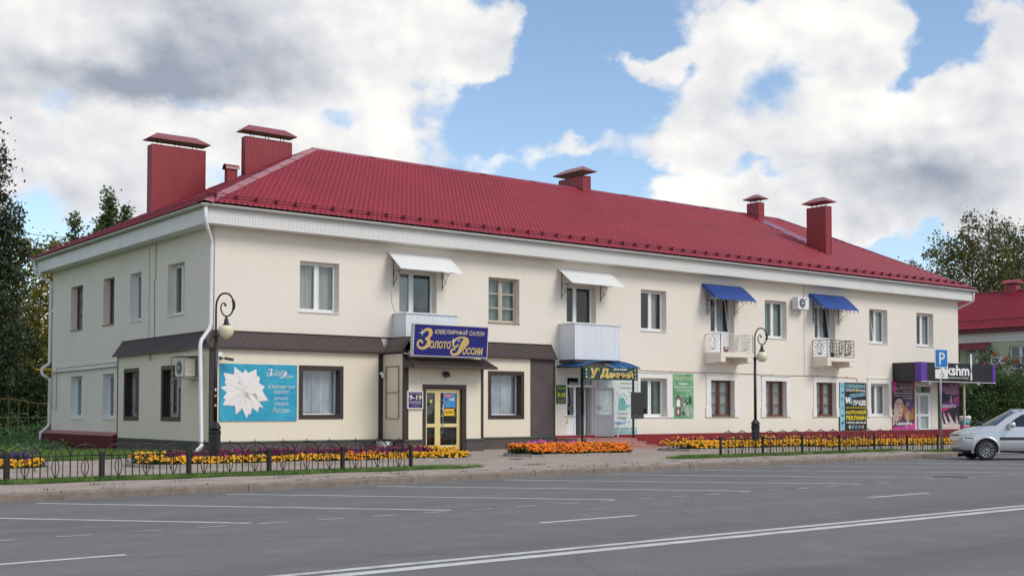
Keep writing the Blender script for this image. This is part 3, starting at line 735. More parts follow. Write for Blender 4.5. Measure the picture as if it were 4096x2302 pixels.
ev_.build('eaves_board', ['gutter_grey'], bld)
dp = MB(); dp.tube([(-0.60, -0.62, 8.14), (-0.60, -0.62, 7.62), (-0.40, -0.38, 7.36), (-0.17, -0.10, 7.08), (-0.15, -0.08, 6.9), (-0.17, -0.10, 4.42), (-0.22, -0.12, 4.25), (-0.52, -0.20, 3.88), (-0.57, -0.22, 3.72), (-0.50, -0.22, 0.62), (-0.52, -0.26, 0.48), (-0.80, -0.45, 0.30)], 0.065, 10)
dp.build('downpipe', ['pipe_white'], bld)
dp = MB(); dp.tube([(-0.66, 17.25, 8.10), (-0.62, 17.22, 7.55), (-0.35, 17.1, 7.38), (-0.05, 16.9, 7.2), (-0.07, 16.88, 7.0), (-0.07, 16.9, 3.75), (-0.12, 16.9, 3.63), (-0.38, 16.9, 3.46), (-0.40, 16.9, 3.30), (-0.36, 16.9, 3.17), (-0.06, 16.9, 3.0), (-0.05, 16.9, 1.05), (-0.12, 16.9, 0.92), (-0.40, 16.9, 0.68), (-0.42, 16.9, 0.3)], 0.065, 10)
dp.build('downpipe', ['pipe_white'], bld)
dp = MB(); dp.tube([(LB + 0.62, -0.60, 8.12), (LB + 0.62, -0.55, 7.62), (LB + 0.55, -0.35, 7.5), (LB + 0.10, 0.35, 7.12), (LB + 0.08, 0.38, 6.9), (LB + 0.08, 0.38, 0.3)], 0.06, 8)
dp.build('downpipe', ['pipe_white'], bld)

# ---- roof: pressed metal tile sheets with real relief
EV = 0.70; ZE = 8.235; RX0, RX1, RY, ZR = 8.06, 38.35, 8.40, 12.68
C0 = (-EV, -EV, ZE); C1 = (LB + EV, -EV, ZE); C2 = (LB + EV, WB + EV, ZE); C3 = (-EV, WB + EV, ZE); A0 = (RX0, RY, ZR); A1 = (RX1, RY, ZR + 0.03)
def tile_surface(mb, base, u, s, n, width, length, pitch=0.205, course=0.35, planes=()):
    """Grid over base + u*a + s*b, displaced along n: a wave across and a step per course."""
    base, u, s, n = map(Vector, (base, u, s, n))
    nu = int(width / pitch * 4); A = np.linspace(0, width, nu + 1)
    wave = 0.024 * np.sin(2 * math.pi * A / pitch)
    nc = int(math.ceil(length / course)); B = []; H = []
    for k in range(nc):
        b0 = k * course; b1 = min(length, (k + 1) * course)
        B += [b0, b0 + 0.10, b1 - 0.004]; H += [0.040, 0.034, 0.0]
    bm = bmesh.new()
    rows = []
    for b, h in zip(B, H):
        sc = 1.0
        rows.append([bm.verts.new(base + u * float(a) + s * float(b - 0.035 * math.sin(2 * math.pi * a / pitch)) + n * float(h + wv)) for a, wv in zip(A, wave)])
    for r0, r1 in zip(rows, rows[1:]):
        for i in range(nu):
            f = bm.faces.new((r0[i], r0[i + 1], r1[i + 1], r1[i])); f.smooth = True
    for co, no in planes:
        bmesh.ops.bisect_plane(bm, geom=bm.verts[:] + bm.edges[:] + bm.faces[:], plane_co=co, plane_no=no, clear_outer=True)
    bm.verts.index_update()
    mb.mesh([tuple(v.co) for v in bm.verts], [tuple(v.index for v in f.verts) for f in bm.faces], 0, True)
    bm.free()
rf = MB()
sv = Vector((0, RY + EV, ZR - ZE)); sl_len = sv.length; sv.normalize(); nv = Vector((1, 0, 0)).cross(sv).normalized()
h0 = Vector((A0[0] - C0[0], A0[1] - C0[1], 0)); h1 = Vector((A1[0] - C1[0], A1[1] - C1[1], 0))
tile_surface(rf, C0, (1, 0, 0), sv, nv, LB + 2 * EV, sl_len, planes=[(C0, (-h0.y, h0.x, 0)), (C1, (h1.y * 1, -h1.x, 0)), ((0, RY, 0), (0, 1, 0))])
svl = Vector((RX0 + EV, 0, ZR - ZE)); ll = svl.length; svl.normalize(); nl = svl.cross(Vector((0, 1, 0))).normalized()
if nl.z < 0: nl = -nl
h3 = Vector((A0[0] - C3[0], A0[1] - C3[1], 0))
tile_surface(rf, C0, (0, 1, 0), svl, nl, WB + 2 * EV, ll, planes=[(C0, (h0.y, -h0.x, 0)), (C3, (-h3.y, h3.x, 0))])
rf.face([C1, C2, A1]); rf.face([C2, C3, A0, A1])
roof = rf.build('roof', ['roof_red'], bld)
def cap_run(a, b, side1, side2, w=0.20, lift=0.05, n=6, name='ridge_cap'):
    a = Vector(a); b = Vector(b)
    for i in range(n):
        p0 = a.lerp(b, i / n - (0.01 if i else 0)); p1 = a.lerp(b, (i + 1) / n); q = MB(); up = Vector((0, 0, lift + 0.012)); up1 = Vector((0, 0, lift))
        s1 = Vector(side1) * w; s2 = Vector(side2) * w
        q.face([p0 + up, p1 + up1, p1 + up1 + s1, p0 + up + s1]); q.face([p0 + up, p1 + up1, p1 + up1 + s2, p0 + up + s2])
        for sd in (s1, s2): q.face([p0 + up + sd, p1 + up1 + sd, p1 + up1 + sd - Vector((0, 0, 0.05)), p0 + up + sd - Vector((0, 0, 0.05))])
        q.build(name, ['ridge_red'], roof)
dn_f = -sv; dn_l = -svl
cap_run(C0, A0, dn_f * 0.55 + Vector((0.8, 0, 0)) * 0.8, dn_l * 0.55 + Vector((0, 0.8, 0)) * 0.8, 0.32, 0.055, 8, 'hip_cap')
cap_run(A0, A1, dn_f, (0, 0.88, -0.47), 0.17, 0.055, 10)
cap_run(C1, A1, dn_f * 0.5 + Vector((-0.7, 0, 0)), (0.5, 0.3, -0.45), 0.22, 0.055, 6, 'hip_cap')
cap_run(C3, A0, dn_l * 0.55 + Vector((0, -0.7, 0)), (0.6, 0.6, -0.35), 0.22, 0.05, 6, 'hip_cap')
# smooth flashing between the two right-hand chimneys
q = MB(); fz = lambda y: ZE + (y + EV) * (ZR - ZE) / (RY + EV) + 0.062
for k in range(6):
    y0 = 3.5 + k * 0.78; y1 = y0 + 0.78; j = 0.006 * (k % 2)
    q.face([(35.05, y0, fz(y0) + j), (36.15, y0, fz(y0) + j), (36.25, y1, fz(y1) + j), (35.25, y1, fz(y1) + j)])
q.build('flashing', ['ridge_red'], roof)

# ---- snow guards: two rails on little brackets
def guard(base, along, up, n, length, step, name='snow_guard'):
    base, along, up, n = map(Vector, (base, along, up, n))
    g0 = MB(); st = base + up * 0.52
    for hh, ss in ((0.075, 0.0), (0.15, 0.035)):
        g0.tube([st + along * 0.3 + n * hh + up * ss, st + along * (length - 0.3) + n * hh + up * ss], 0.011, 5)
    go = g0.build(name, ['dark_red'], bld)
    b0 = MB(); z = Vector((0, 0, 0))
    tri = [z - up * 0.02 + n * 0.02, z + up * 0.20 + n * 0.035, z + up * 0.05 + n * 0.19, z + n * 0.19]
    b0.prism([p - along * 0.02 for p in tri], along * 0.04); b0.prism([p - along * 0.02 for p in (z - up * 0.06 + n * 0.035, z + up * 0.26 + n * 0.035, z + up * 0.26 + n * 0.05, z - up * 0.06 + n * 0.05)], along * 0.05)
    pr = b0.build('bracket', ['dark_red'], go, local=True); pr.location = st + along * 0.6
    k = 1
    while 0.6 + k * step < length - 0.4:
        c = pr.copy(); COL.objects.link(c); c.location = st + along * (0.6 + k * step); k += 1
guard(C0, (1, 0, 0), sv, nv, LB + 2 * EV, 0.72); guard(C0, (0, 1, 0), svl, nl, WB + 2 * EV, 0.72)

# ---- chimneys
def chimney(x0, y0, x1, y1, zb, zt, cap=0.22, caph=0.40, gap=0.14, posts=3, barrel=False):
    c = MB(); r = 0.012
    def side(a, b, nrm):
        a = Vector(a); b = Vector(b); L = (b - a).length; d = (b - a) / L; nn = Vector(nrm); prof = []; t = 0.0
        while t < L - 1e-6:
            for o, h in ((0, 0), (0.055, 0), (0.068, r), (0.092, r)):
                if t + o < L: prof.append((t + o, h))
            t += 0.105
        prof.append((L, 0))
        pts = []
        for t, h in prof: q = a + d * t + nn * h; pts += [(q.x, q.y, zb), (q.x, q.y, zt)]
        c.mesh(pts, [(2 * i, 2 * i + 2, 2 * i + 3, 2 * i + 1) for i in range(len(prof) - 1)])
    side((x0, y0, 0), (x1, y0, 0), (0, -1, 0)); side((x1, y0, 0), (x1, y1, 0), (1, 0, 0)); side((x1, y1, 0), (x0, y1, 0), (0, 1, 0)); side((x0, y1, 0), (x0, y0, 0), (-1, 0, 0))
    c.box(x0 + 0.004, y0 + 0.004, zb, x1 - 0.004, y1 - 0.004, zt - 0.004)
    for (xa, ya) in ((x0, y0), (x1, y0), (x0, y1), (x1, y1)): c.box(xa - 0.018, ya - 0.018, zb, xa + 0.018, ya + 0.018, zt)
    c.box(x0 - 0.018, y0 - 0.018, zt - 0.02, x1 + 0.018, y1 + 0.018, zt + 0.012)
    co = c.build('chimney', ['chimney_red'], bld)
    q = MB(); zc = zt + gap
    if barrel:
        n = 8; cx = (x0 + x1) / 2; rr = (y1 - y0) / 2 + 0.07; cy = (y0 + y1) / 2
        pts = []
        for xx in (x0 - 0.10, x1 + 0.10):
            for k in range(n + 1): th = math.pi * k / n; pts.append((xx, cy - rr * math.cos(th), zt - 0.03 + 0.22 * math.sin(th)))
        q.mesh(pts, [(k, k + 1, n + 2 + k, n + 1 + k) for k in range(n)], 0, True)
    else:
        X0, X1, Y0, Y1 = x0 - cap, x1 + cap, y0 - cap, y1 + cap; hw = min(X1 - X0, Y1 - Y0) / 2
        if X1 - X0 > Y1 - Y0: ra, rb = (X0 + hw * 1.1, (Y0 + Y1) / 2, zc + caph), (X1 - hw * 1.1, (Y0 + Y1) / 2, zc + caph)
        else: ra, rb = ((X0 + X1) / 2, Y0 + hw * 1.1, zc + caph), ((X0 + X1) / 2, Y1 - hw * 1.1, zc + caph)
        b = [(X0, Y0, zc), (X1, Y0, zc), (X1, Y1, zc), (X0, Y1, zc)]
        if X1 - X0 > Y1 - Y0: q.face([b[0], b[1], rb, ra]); q.face([b[1], b[2], rb]); q.face([b[2], b[3], ra, rb]); q.face([b[3], b[0], ra])
        else: q.face([b[0], b[1], ra]); q.face([b[1], b[2], rb, ra]); q.face([b[2], b[3], rb]); q.face([b[3], b[0], ra, rb])
        q.face(b[::-1])
        # short skirt under the edge
        for i in range(4): a_, b_ = Vector(b[i]), Vector(b[(i + 1) % 4]); q.face([a_, b_, b_ - Vector((0, 0, 0.03)), a_ - Vector((0, 0, 0.03))])
    q.build('chimney_cap', ['cap_red'], co)
    if not barrel:
        for k in range(posts):
            f = (k + 0.5) / posts
            for side_ in (0, 1):
                px, py = (x0 + (x1 - x0) * f, y0 + 0.03 if not side_ else y1 - 0.03) if x1 - x0 > y1 - y0 else (x0 + 0.03 if not side_ else x1 - 0.03, y0 + (y1 - y0) * f)
                pp = MB(); pp.box(px - 0.012, py - 0.012, zt, px + 0.012, py + 0.012, zc + 0.08); pp.build('cap_post', ['dark_red'], co)
chimney(2.33, 11.5, 4.64, 12.0, 9.3, 12.65, 0.17, 0.30, 0.26)
chimney(5.31, 9.0, 7.41, 9.35, 10.8, 12.94, 0.18, 0.28, 0.26)
chimney(4.53, 9.0, 4.93, 9.25, 10.4, 11.52, barrel=True)
chimney(22.97, 8.0, 23.45, 9.85, 12.0, 13.30, 0.24, 0.30, 0.25, 2)
chimney(35.67, 7.57, 36.10, 8.40, 11.9, 13.28, 0.19, 0.26, 0.24, 2)
chimney(34.80, 2.37, 35.27, 3.56, 9.2, 12.28, 0.21, 0.28, 0.25, 2)

# ---- jeweller's cladding round the left corner
CP = 0.20
cl = MB(); zc0, zc1 = 0.60, 3.70
ec = 0.05
cl.box(14.16, -CP - 0.012, 0.60, 14.24, 0, zc1); cl.box(6.09, -CP - 0.012, zc0, 6.265, -CP + 0.02, zc1)
cl.box(-CP - 0.012, -CP - 0.012, zc0, -CP + 0.10, -CP + 0.10, zc1)
cl.box(-CP - 0.012, 8.13, zc0, 0, 8.21, zc1)
cl.box(-CP, -CP + 0.006, 3.62, 14.2, -CP + 0.05, 3.70, 0)
def fframe(T, a, c, b, d, o=0.14, pr=0.02, dep=0.30):
    for (s0, z0, s1, z1) in ((a - o, c - o, a, d + o), (b, c - o, b + o, d + o), (a, c - o, b, c), (a, d, b, d + o)):
        hbox(cl, T, s0, -CP - pr, z0, s1, -CP + 0.03, z1)
    for (s0, z0, s1, z1) in ((a - 0.003, c, a + 0.012, d), (b - 0.012, c, b + 0.003, d), (a, c - 0.003, b, c + 0.012), (a, d - 0.012, b, d + 0.003)):
        hbox(cl, T, s0, -CP - 0.004, z0, s1, dep, z1)
for (a, c, b, d) in CW: fframe(Tf, a, c, b, d)
for (a, c, b, d) in LC: fframe(Tl, a, c, b, d)
clad = cl.build('cladding', ['brown_dark'], bld)
def panels(T, s0, s1, z0, z1, holes, step=1.15, mat='panel_cream'):
    ss = [s0]
    while ss[-1] + step * 1.4 < s1: ss.append(ss[-1] + step)
    ss.append(s1)
    for a, b in zip(ss, ss[1:]):
        cuts = sorted({a, b, *[h[0] for h in holes if a < h[0] < b], *[h[2] for h in holes if a < h[2] < b]})
        for ca, cb in zip(cuts, cuts[1:]):
            m = (ca + cb) / 2; segs = [(z0, z1)]
            for h in holes:
                if h[0] < m < h[2]: segs = [(z0, h[1]), (h[3], z1)]
            for za, zb in segs:
                q = MB(); hbox(q, T, ca + 0.0012, -CP, za, cb - 0.0012, -CP + 0.05, zb); q.build('panel', [mat], clad)
hp = lambda h: (h[0] - 0.13, h[1] - 0.13, h[2] + 0.13, h[3] + 0.13)
panels(Tf, -CP + 0.10, 6.09, 0.62, 3.62, [hp(CW[0])]); panels(Tf, 9.66, 12.98, 0.62, 3.62, [hp(CW[1])]); panels(Tf, 12.98, 14.16, 0.62, 3.62, [], 1.3, 'plinth_brown')
panels(Tl, -CP + 0.10, 8.13, 0.62, 3.66, [hp(LC[0]), hp(LC[1])])
for bx in ((-CP - 0.02, -CP - 0.02, 0.585, 6.2, -CP + 0.01, 0.615), (9.7, -CP - 0.02, 0.585, 14.16, -CP + 0.01, 0.615), (-CP - 0.02, -CP + 0.01, 0.585, -CP + 0.01, 8.2, 0.615)): gs = MB(); gs.box(*bx); gs.build('trim_strip', ['green_strip'], clad)
bp_ = MB(); bp_.box(-CP - 0.015, -CP - 0.015, -0.1, 14.24, 0, 0.56); bp_.box(-CP - 0.015, 0, -0.1, 0, 8.24, 0.56); bp_.box(-CP - 0.05, -CP - 0.05, 0.56, 14.27, -CP + 0.05, 0.584); bp_.box(-CP - 0.05, -CP + 0.05, 0.56, -CP + 0.05, 8.26, 0.584)
bp_.build('plinth', ['plinth_brown'], bld)
def ribbed(mb, a, b, off_top, off_bot, pitch=0.105, r=0.018, mat=0, nrm=(0, -1, 0.6)):
    """Corrugated sheet between line a->b + off_top and + off_bot."""
    a, b, t0, t1, nn = map(Vector, (a, b, off_top, off_bot, nrm)); nn.normalize(); L = (b - a).length; d = (b - a) / L; prof = []; t = 0
    while t < L - 1e-6:
        for o, h in ((0, 0), (0.6, 0), (0.68, 1), (0.90, 1)):
            if t + o * pitch < L: prof.append((t + o * pitch, h * r))
        t += pitch
    prof.append((L, 0)); pts = []
    for t, h in prof: f = t / L; pts += [a + d * t + t0 + nn * h, a + d * t + t1 + nn * h]
    mb.mesh(pts, [(2 * i, 2 * i + 2, 2 * i + 3, 2 * i + 1) for i in range(len(prof) - 1)], mat)
ap = MB()
ribbed(ap, (-0.36, 0, 0), (6.3, 0, 0), (0.0, -0.01, 4.21), (0.0, -0.37, 3.68)); ribbed(ap, (9.6, 0, 0), (14.22, 0, 0), (0, -0.01, 4.21), (0, -0.37, 3.68))
ribbed(ap, (0, 8.30, 0), (0, -0.36, 0), (-0.01, 0, 4.21), (-0.37, 0, 3.68), nrm=(-1, 0, 0.6))
ap.face([(14.22, -0.01, 4.21), (14.22, -0.37, 3.68), (14.22, -0.0, 3.68)]); ap.face([(-0.01, 8.30, 4.21), (-0.37, 8.30, 3.68), (0, 8.30, 3.68)])
for (a, b) in (((-0.38, -0.375, 3.66), (6.27, -0.375, 3.66)), ((9.62, -0.375, 3.66), (14.24, -0.375, 3.66))): ap.bar(a, b, 0.02, 0.07)
ap.bar((-0.375, -0.36, 3.66), (-0.375, 8.31, 3.66), 0.02, 0.07); ap.box(-0.37, -0.37, 3.655, 14.2, -CP, 3.665); ap.box(-0.37, -CP, 3.655, -CP, 8.29, 3.665)
ap.bar((-0.02, -0.02, 4.225), (14.22, -0.02, 4.225), 0.05, 0.02); ap.bar((-0.02, -0.02, 4.225), (-0.02, 8.3, 4.225), 0.05, 0.02)
ap.bar((-0.01, -0.01, 4.22), (-0.38, -0.38, 3.68), 0.06, 0.03)
ap.build('apron', ['brown'], bld)
# shop windows behind the cladding
wo = window(Tf, CW[0], style='shop', depth=0.08, curtain='frost', sill=False, gl='shop_glass'); wo2 = window(Tf, CW[1], style='shop', depth=0.08, curtain='frost', sill=False, gl='shop_glass')
for h in LC:
    wv = window(Tl, h, style='pvc', depth=0.08, curtain='curtain', sill=False)
    gb = MB(); a, c, b, d = h
    for k in range(9): s = a + (b - a) * (k + 0.5) / 9; gb.tube([(0.03, s, c + 0.02), (0.03, s, d - 0.02)], 0.008, 5)
    for z in (c + 0.15, c + 0.45, d - 0.45, d - 0.15): gb.bar((0.03, a, z), (0.03, b, z), 0.012, 0.02)
    gb.build('grille', ['wood_sill'], wv)

# ---- entrance block of the jeweller's
EX0, EX1, EY = 6.27, 9.66, -1.60
eb = MB(); DX0, DX1, DZ1 = 7.16, 8.73, 2.41
eb.box(EX0 - 0.012, EY - 0.012, 0.60, EX0 + 0.17, EY + 0.10, 3.72, 0); eb.box(EX1 - 0.10, EY - 0.012, 0.60, EX1 + 0.012, EY + 0.10, 3.72, 0)
for (x0, z0, x1, z1) in ((DX0 - 0.13, 0.12, DX0, DZ1 + 0.13), (DX1, 0.12, DX1 + 0.17, DZ1 + 0.13), (DX0, DZ1, DX1, DZ1 + 0.13)): eb.box(x0, EY - 0.02, z0, x1, EY + 0.24, z1, 0)
ent = eb.build('entrance_block', ['brown_dark'], bld)
for (x0, z0, x1, z1) in ((EX0 + 0.17, 0.62, DX0 - 0.13, 3.70), (DX1 + 0.17, 0.62, EX1 - 0.10, 3.70), (DX0 - 0.13, DZ1 + 0.13, DX1 + 0.17, 3.70)):
    q = MB(); q.box(x0 + 0.002, EY, z0, x1 - 0.002, EY + 0.06, z1); q.build('panel', ['panel_cream'], ent)
q = MB(); q.box(EX0, EY + 0.10, 0.62, EX0 + 0.05, -CP - 0.02, 3.70); q.build('panel', ['panel_cream'], ent)
q = MB(); q.box(EX1 - 0.05, EY + 0.10, 0.62, EX1, -CP - 0.02, 3.70); q.build('panel', ['panel_cream'], ent)
for bx in ((EX0 - 0.02, EY - 0.02, 0.588, DX0 - 0.13, EY + 0.02, 0.615), (DX1 + 0.17, EY - 0.02, 0.588, EX1 + 0.02, EY + 0.02, 0.615), (EX0 - 0.02, EY + 0.021, 0.588, EX0 + 0.02, -CP - 0.05, 0.615)): q = MB(); q.box(*bx); q.build('trim_strip', ['green_strip'], ent)
for x0, x1 in ((EX0 - 0.015, DX0 - 0.131), (DX1 + 0.171, EX1 + 0.015)):
    q = MB(); q.box(x0, EY - 0.03, -0.1, x1, EY + 0.3, 0.555); q.box(x0 - 0.03, EY - 0.07, 0.556, x1 + 0.02, EY + 0.05, 0.586)
    xs0 = EX0 - 0.015 if x0 < 7 else EX1 - 0.05; q.box(xs0, EY + 0.3, -0.1, xs0 + 0.065, -CP, 0.555); q.build('plinth', ['plinth_brown'], ent)
q = MB(); q.box(EX0 + 0.05, EY + 0.24, 0.10, EX1 - 0.05, EY + 0.26, 3.6); q.box(EX0, EY, 3.60, EX1, 0, 3.66); q.build('dark_backing', ['room_shade'], ent)  # dark sheet added just behind the door glass, its colour stands for shade inside
ap2 = MB()
ribbed(ap2, (EX0 + 0.02, -0.30, 0), (EX0 - 0.02, EY - 0.1, 0), (0.30, 0.05, 4.20), (-0.10, 0, 3.66), nrm=(-1, 0, 0.6)); ribbed(ap2, (EX1, EY - 0.1, 0), (EX1, -0.30, 0), (-0.30, 0.05, 4.20), (0.10, 0, 3.66), nrm=(1, 0, 0.6))
ribbed(ap2, (EX0 + 0.3, EY, 0), (EX1 - 0.3, EY, 0), (0, 0.25, 4.20), (0, -0.10, 3.66)); ap2.box(EX0 + 0.28, EY + 0.22, 4.17, EX1 - 0.28, -0.05, 4.21); ap2.box(EX0 - 0.12, EY - 0.1, 3.63, EX1 + 0.12, -0.22, 3.668)
# little ribbed canopy under the sign
ribbed(ap2, (EX0 - 0.02, EY, 0), (EX1 + 0.06, EY, 0), (0, -0.02, 3.46), (0, -0.72, 3.17), nrm=(0, -0.4, 1)); ap2.box(EX0 - 0.08, EY - 0.74, 3.08, EX1 + 0.10, EY - 0.70, 3.18); ap2.box(EX0 - 0.06, EY - 0.70, 3.10, EX1 + 0.08, EY, 3.115)
for sx in (EX0 - 0.06, EX1 + 0.07): ap2.prism([(sx, EY, 3.12), (sx, EY - 0.70, 3.12), (sx, EY - 0.70, 3.17), (sx, EY, 3.46)], (0.012, 0, 0))
ap2.build('apron', ['brown'], ent)
# double door: pale yellow frames, glass, long pull handle
dr = MB(); yd0, yd1 = EY + 0.12, EY + 0.19
def leaf(x0, x1, z0, z1, zm, t=0.11):
    dr.box(x0, yd0, z0, x0 + t, yd1, z1); dr.box(x1 - t, yd0, z0, x1, yd1, z1)
    for za, zb in ((z0, z0 + 0.20), (zm - 0.06, zm + 0.06), (z1 - 0.13, z1)): dr.box(x0 + t, yd0, za, x1 - t, yd1, zb)
    return [(x0 + t, z0 + 0.20, x1 - t, zm - 0.06), (x0 + t, zm + 0.06, x1 - t, z1 - 0.13)]
pn = leaf(DX0 + 0.02, DX0 + 0.585, 0.20, DZ1 - 0.03, 1.10) + leaf(DX0 + 0.59, DX1 - 0.04, 0.20, DZ1 - 0.03, 1.10)
dr.box(DX0, yd0 + 0.01, 0.17, DX0 + 0.02, yd1, DZ1); dr.box(DX1 - 0.04, yd0 + 0.01, 0.17, DX1, yd1, DZ1)
door = dr.build('door', ['door_yellow'], bld); door['label'] = 'pale yellow glazed double door with a long steel pull'
for a, c, b, d in pn: q = MB(); q.face([(a, EY + 0.155, c), (b, EY + 0.155, c), (b, EY + 0.155, d), (a, EY + 0.155, d)]); q.build('pane', ['dark_glass'], door)
q = MB(); hx = DX0 + 0.77; q.tube([(hx, EY + 0.05, 0.78), (hx, EY + 0.05, 2.02)], 0.014, 8)
for z in (0.86, 1.42, 1.98): q.tube([(hx, EY + 0.05, z), (hx - 0.10, EY + 0.12, z)], 0.011, 6)
q.build('handle', ['steel'], door)
q = MB(); q.box(DX0 - 0.2, EY - 0.35, 0.0, DX1 + 0.2, EY + 0.25, 0.19); q.build('doorstep', ['plinth_brown'], bld)

# ---- balconies
def solid_balcony(x0, x1, zb, zt, dep):
    q = MB(); q.box(x0 + 0.02, -dep + 0.03, zb - 0.10, x1 - 0.02, 0, zb + 0.12); b = q.build('balcony', ['plinth_brown'], bld)
    q = MB()
    ribbed(q, (x0, -dep, 0), (x1, -dep, 0), (0, 0, zt), (0, 0, zb), 0.115, 0.014, nrm=(0, -1, 0)); ribbed(q, (x0, 0, 0), (x0, -dep, 0), (0, 0, zt), (0, 0, zb), 0.115, 0.014, nrm=(-1, 0, 0)); ribbed(q, (x1, -dep, 0), (x1, 0, 0), (0, 0, zt), (0, 0, zb), 0.115, 0.014, nrm=(1, 0, 0))
    q.bar((x0 - 0.02, -dep - 0.01, zt), (x1 + 0.02, -dep - 0.01, zt), 0.07, 0.05); q.bar((x0 - 0.01, -dep, zt), (x0 - 0.01, 0, zt), 0.07, 0.05); q.bar((x1 + 0.01, -dep, zt), (x1 + 0.01, 0, zt), 0.07, 0.05)
    q.box(x0 - 0.016, -dep - 0.016, zb, x0 + 0.03, -dep + 0.03, zt - 0.02)
    q.build('ribbed_sheet', ['corr_white'], b)
solid_balcony(6.82, 9.05, 4.02, 5.08, 0.86); solid_balcony(14.62, 17.06, 3.64, 5.06, 0.97)
def iron_balcony(x0, x1, dep, m):
    q = MB(); q.box(x0 - 0.06, -dep - 0.06, 3.98, x1 + 0.02, 0, 4.17)
    for xa in (x0 - 0.05, x1 - 0.42):
        q.prism([(xa, -dep - 0.05, 3.98), (xa, -dep - 0.05, 3.76), (xa, -0.0, 3.70), (xa, 0, 3.98)], (0.42 if xa > x0 else 0.30, 0, 0))
    b = q.build('balcony', ['wall_cream'], bld)
    r = MB(); zt, zb_ = 4.99, 4.20; hh = zt - zb_
    runs = [((x0, 0), (x0, -dep)), ((x0, -dep), (x1, -dep)), ((x1, -dep), (x1, 0))]
    for (a, b2) in runs:
        a3 = Vector((*a, 0)); b3 = Vector((*b2, 0)); L = (b3 - a3).length; d = (b3 - a3) / L; n = max(1, round(L / 0.75)); P = lambda u, z: a3 + d * u + Vector((0, 0, z))
        r.bar(P(0, zt), P(L, zt), 0.05, 0.03); r.bar(P(0, zb_), P(L, zb_), 0.02, 0.02)
        for i in range(n + 1): r.bar(P(L * i / n, 4.15), P(L * i / n, zt), 0.022, 0.022)
        for i in range(n):
            c = L * (i + 0.5) / n; w = L / n / 2 - 0.02; zc = zb_ + 0.10
            for k in range(9):                                   # fan of curved stems
                th = math.pi * (k + 0.5) / 9; ex, ez = math.cos(th), math.sin(th); sx = w * 0.95; sz = hh * 0.80
                pts = [P(c + sx * ex * t + 0.05 * math.sin(3 * t) * (1 if ex > 0 else -1), zc + sz * ez * t - 0.10 * t * t * abs(ex)) for t in (0, 0.3, 0.6, 0.85, 1.0)]
                r.tube(pts, 0.010, 4, cap=False)
            for sgn in (-1, 1):
                pts = [P(c + sgn * (w * 0.62 + 0.10 * math.cos(t)), zb_ + hh * 0.72 + 0.10 * math.sin(t)) for t in np.linspace(0, 5.2, 8)]; r.tube(pts, 0.010, 4, cap=False)
                pts = [P(c + sgn * 0.10 * math.sin(t) * 1.0, zb_ + hh * (0.45 + 0.5 * t / math.pi)) for t in np.linspace(0, math.pi, 7)]; r.tube(pts, 0.012, 4, cap=False)
    r.build('railing', [m], b)
iron_balcony(23.10, 25.22, 0.90, 'iron_white'); iron_balcony(30.58, 32.66, 0.86, 'iron')
# pot of a plant on the first iron balcony, crate on the second
q = MB(); q.lathe([(0.09, 0), (0.13, 0.24), (0.14, 0.26), (0.12, 0.26), (0.0001, 0.25)], (23.75, -0.62, 4.17), 12); tag(q.build('flower_pot', ['plinth_red']), 'red brown flower pot standing behind the white balcony railing', 'flower pot')
q = MB(); q.lathe([(0.07, 0), (0.11, 0.2), (0.10, 0.21), (0.0001, 0.20)], (31.2, -0.70, 4.17), 10); tag(q.build('flower_pot', ['bark']), 'dark flower pot on the balcony with black iron railing', 'flower pot')

# ---- shop doors of the right-hand shops (frames stay with the building)
def pv_frame(mb, x0, z0, x1, z1, y0, y1, t=0.06):
    mb.box(x0, y0, z0, x0 + t, y1, z1); mb.box(x1 - t, y0, z0, x1, y1, z1); mb.box(x0 + t, y0, z1 - t, x1 - t, y1, z1)
q = MB(); a, c, b, d = SHOPD
pv_frame(q, a, c, b, d, 0.03, 0.12); q.box(a + 0.06, 0.031, 2.56, b - 0.06, 0.119, 2.66); q.box(15.42, 0.031, c, 15.52, 0.119, 2.56); q.box(15.70, 0.035, 2.66, 15.78, 0.115, d - 0.06)
q.box(a + 0.06, 0.05, c, 15.42, 0.10, 1.40); q.box(a + 0.06, 0.04, 1.36, 15.42, 0.11, 1.44)
fr_ = q.build('door', ['pvc'], bld); fr_['label'] = 'white shop door frame with sidelight, its leaf swung wide open'
for (x0, z0, x1, z1) in ((a + 0.06, 1.44, 15.42, 2.56), (a + 0.06, 2.66, 15.70, d - 0.06), (15.78, 2.66, b - 0.06, d - 0.06)):
    q = MB(); q.face([(x0, 0.075, z0), (x1, 0.075, z0), (x1, 0.075, z1), (x0, 0.075, z1)]); q.build('pane', ['dark_glass'], fr_)
hv = Vector((16.46, 0.0, 0)); ev = Vector((16.94, -0.70, 0)); dv = (ev - hv).normalized(); nvv = Vector((dv.y, -dv.x, 0)); Ld = (ev - hv).length
def leafbox(mb, u0, z0, u1, z1, t0=-0.03, t1=0.03, mat=0):
    pts = [hv + dv * u + nvv * t + Vector((0, 0, z)) for z in (z0, z1) for (u, t) in ((u0, t0), (u1, t0), (u1, t1), (u0, t1))]
    mb.mesh(pts, [(3, 2, 1, 0), (4, 5, 6, 7), (0, 1, 5, 4), (1, 2, 6, 5), (2, 3, 7, 6), (3, 0, 4, 7)], mat)
q = MB(); leafbox(q, 0, 0.58, 0.10, 2.55); leafbox(q, Ld - 0.10, 0.58, Ld, 2.55); leafbox(q, 0.10, 2.43, Ld - 0.10, 2.55); leafbox(q, 0.10, 1.36, Ld - 0.10, 1.46); leafbox(q, 0.10, 0.58, Ld - 0.10, 1.36, -0.02, 0.02)
leafbox(q, 0.16, 0.66, Ld - 0.16, 1.28, -0.024, 0.024)
q.build('door_leaf', ['pvc_grey'], fr_)
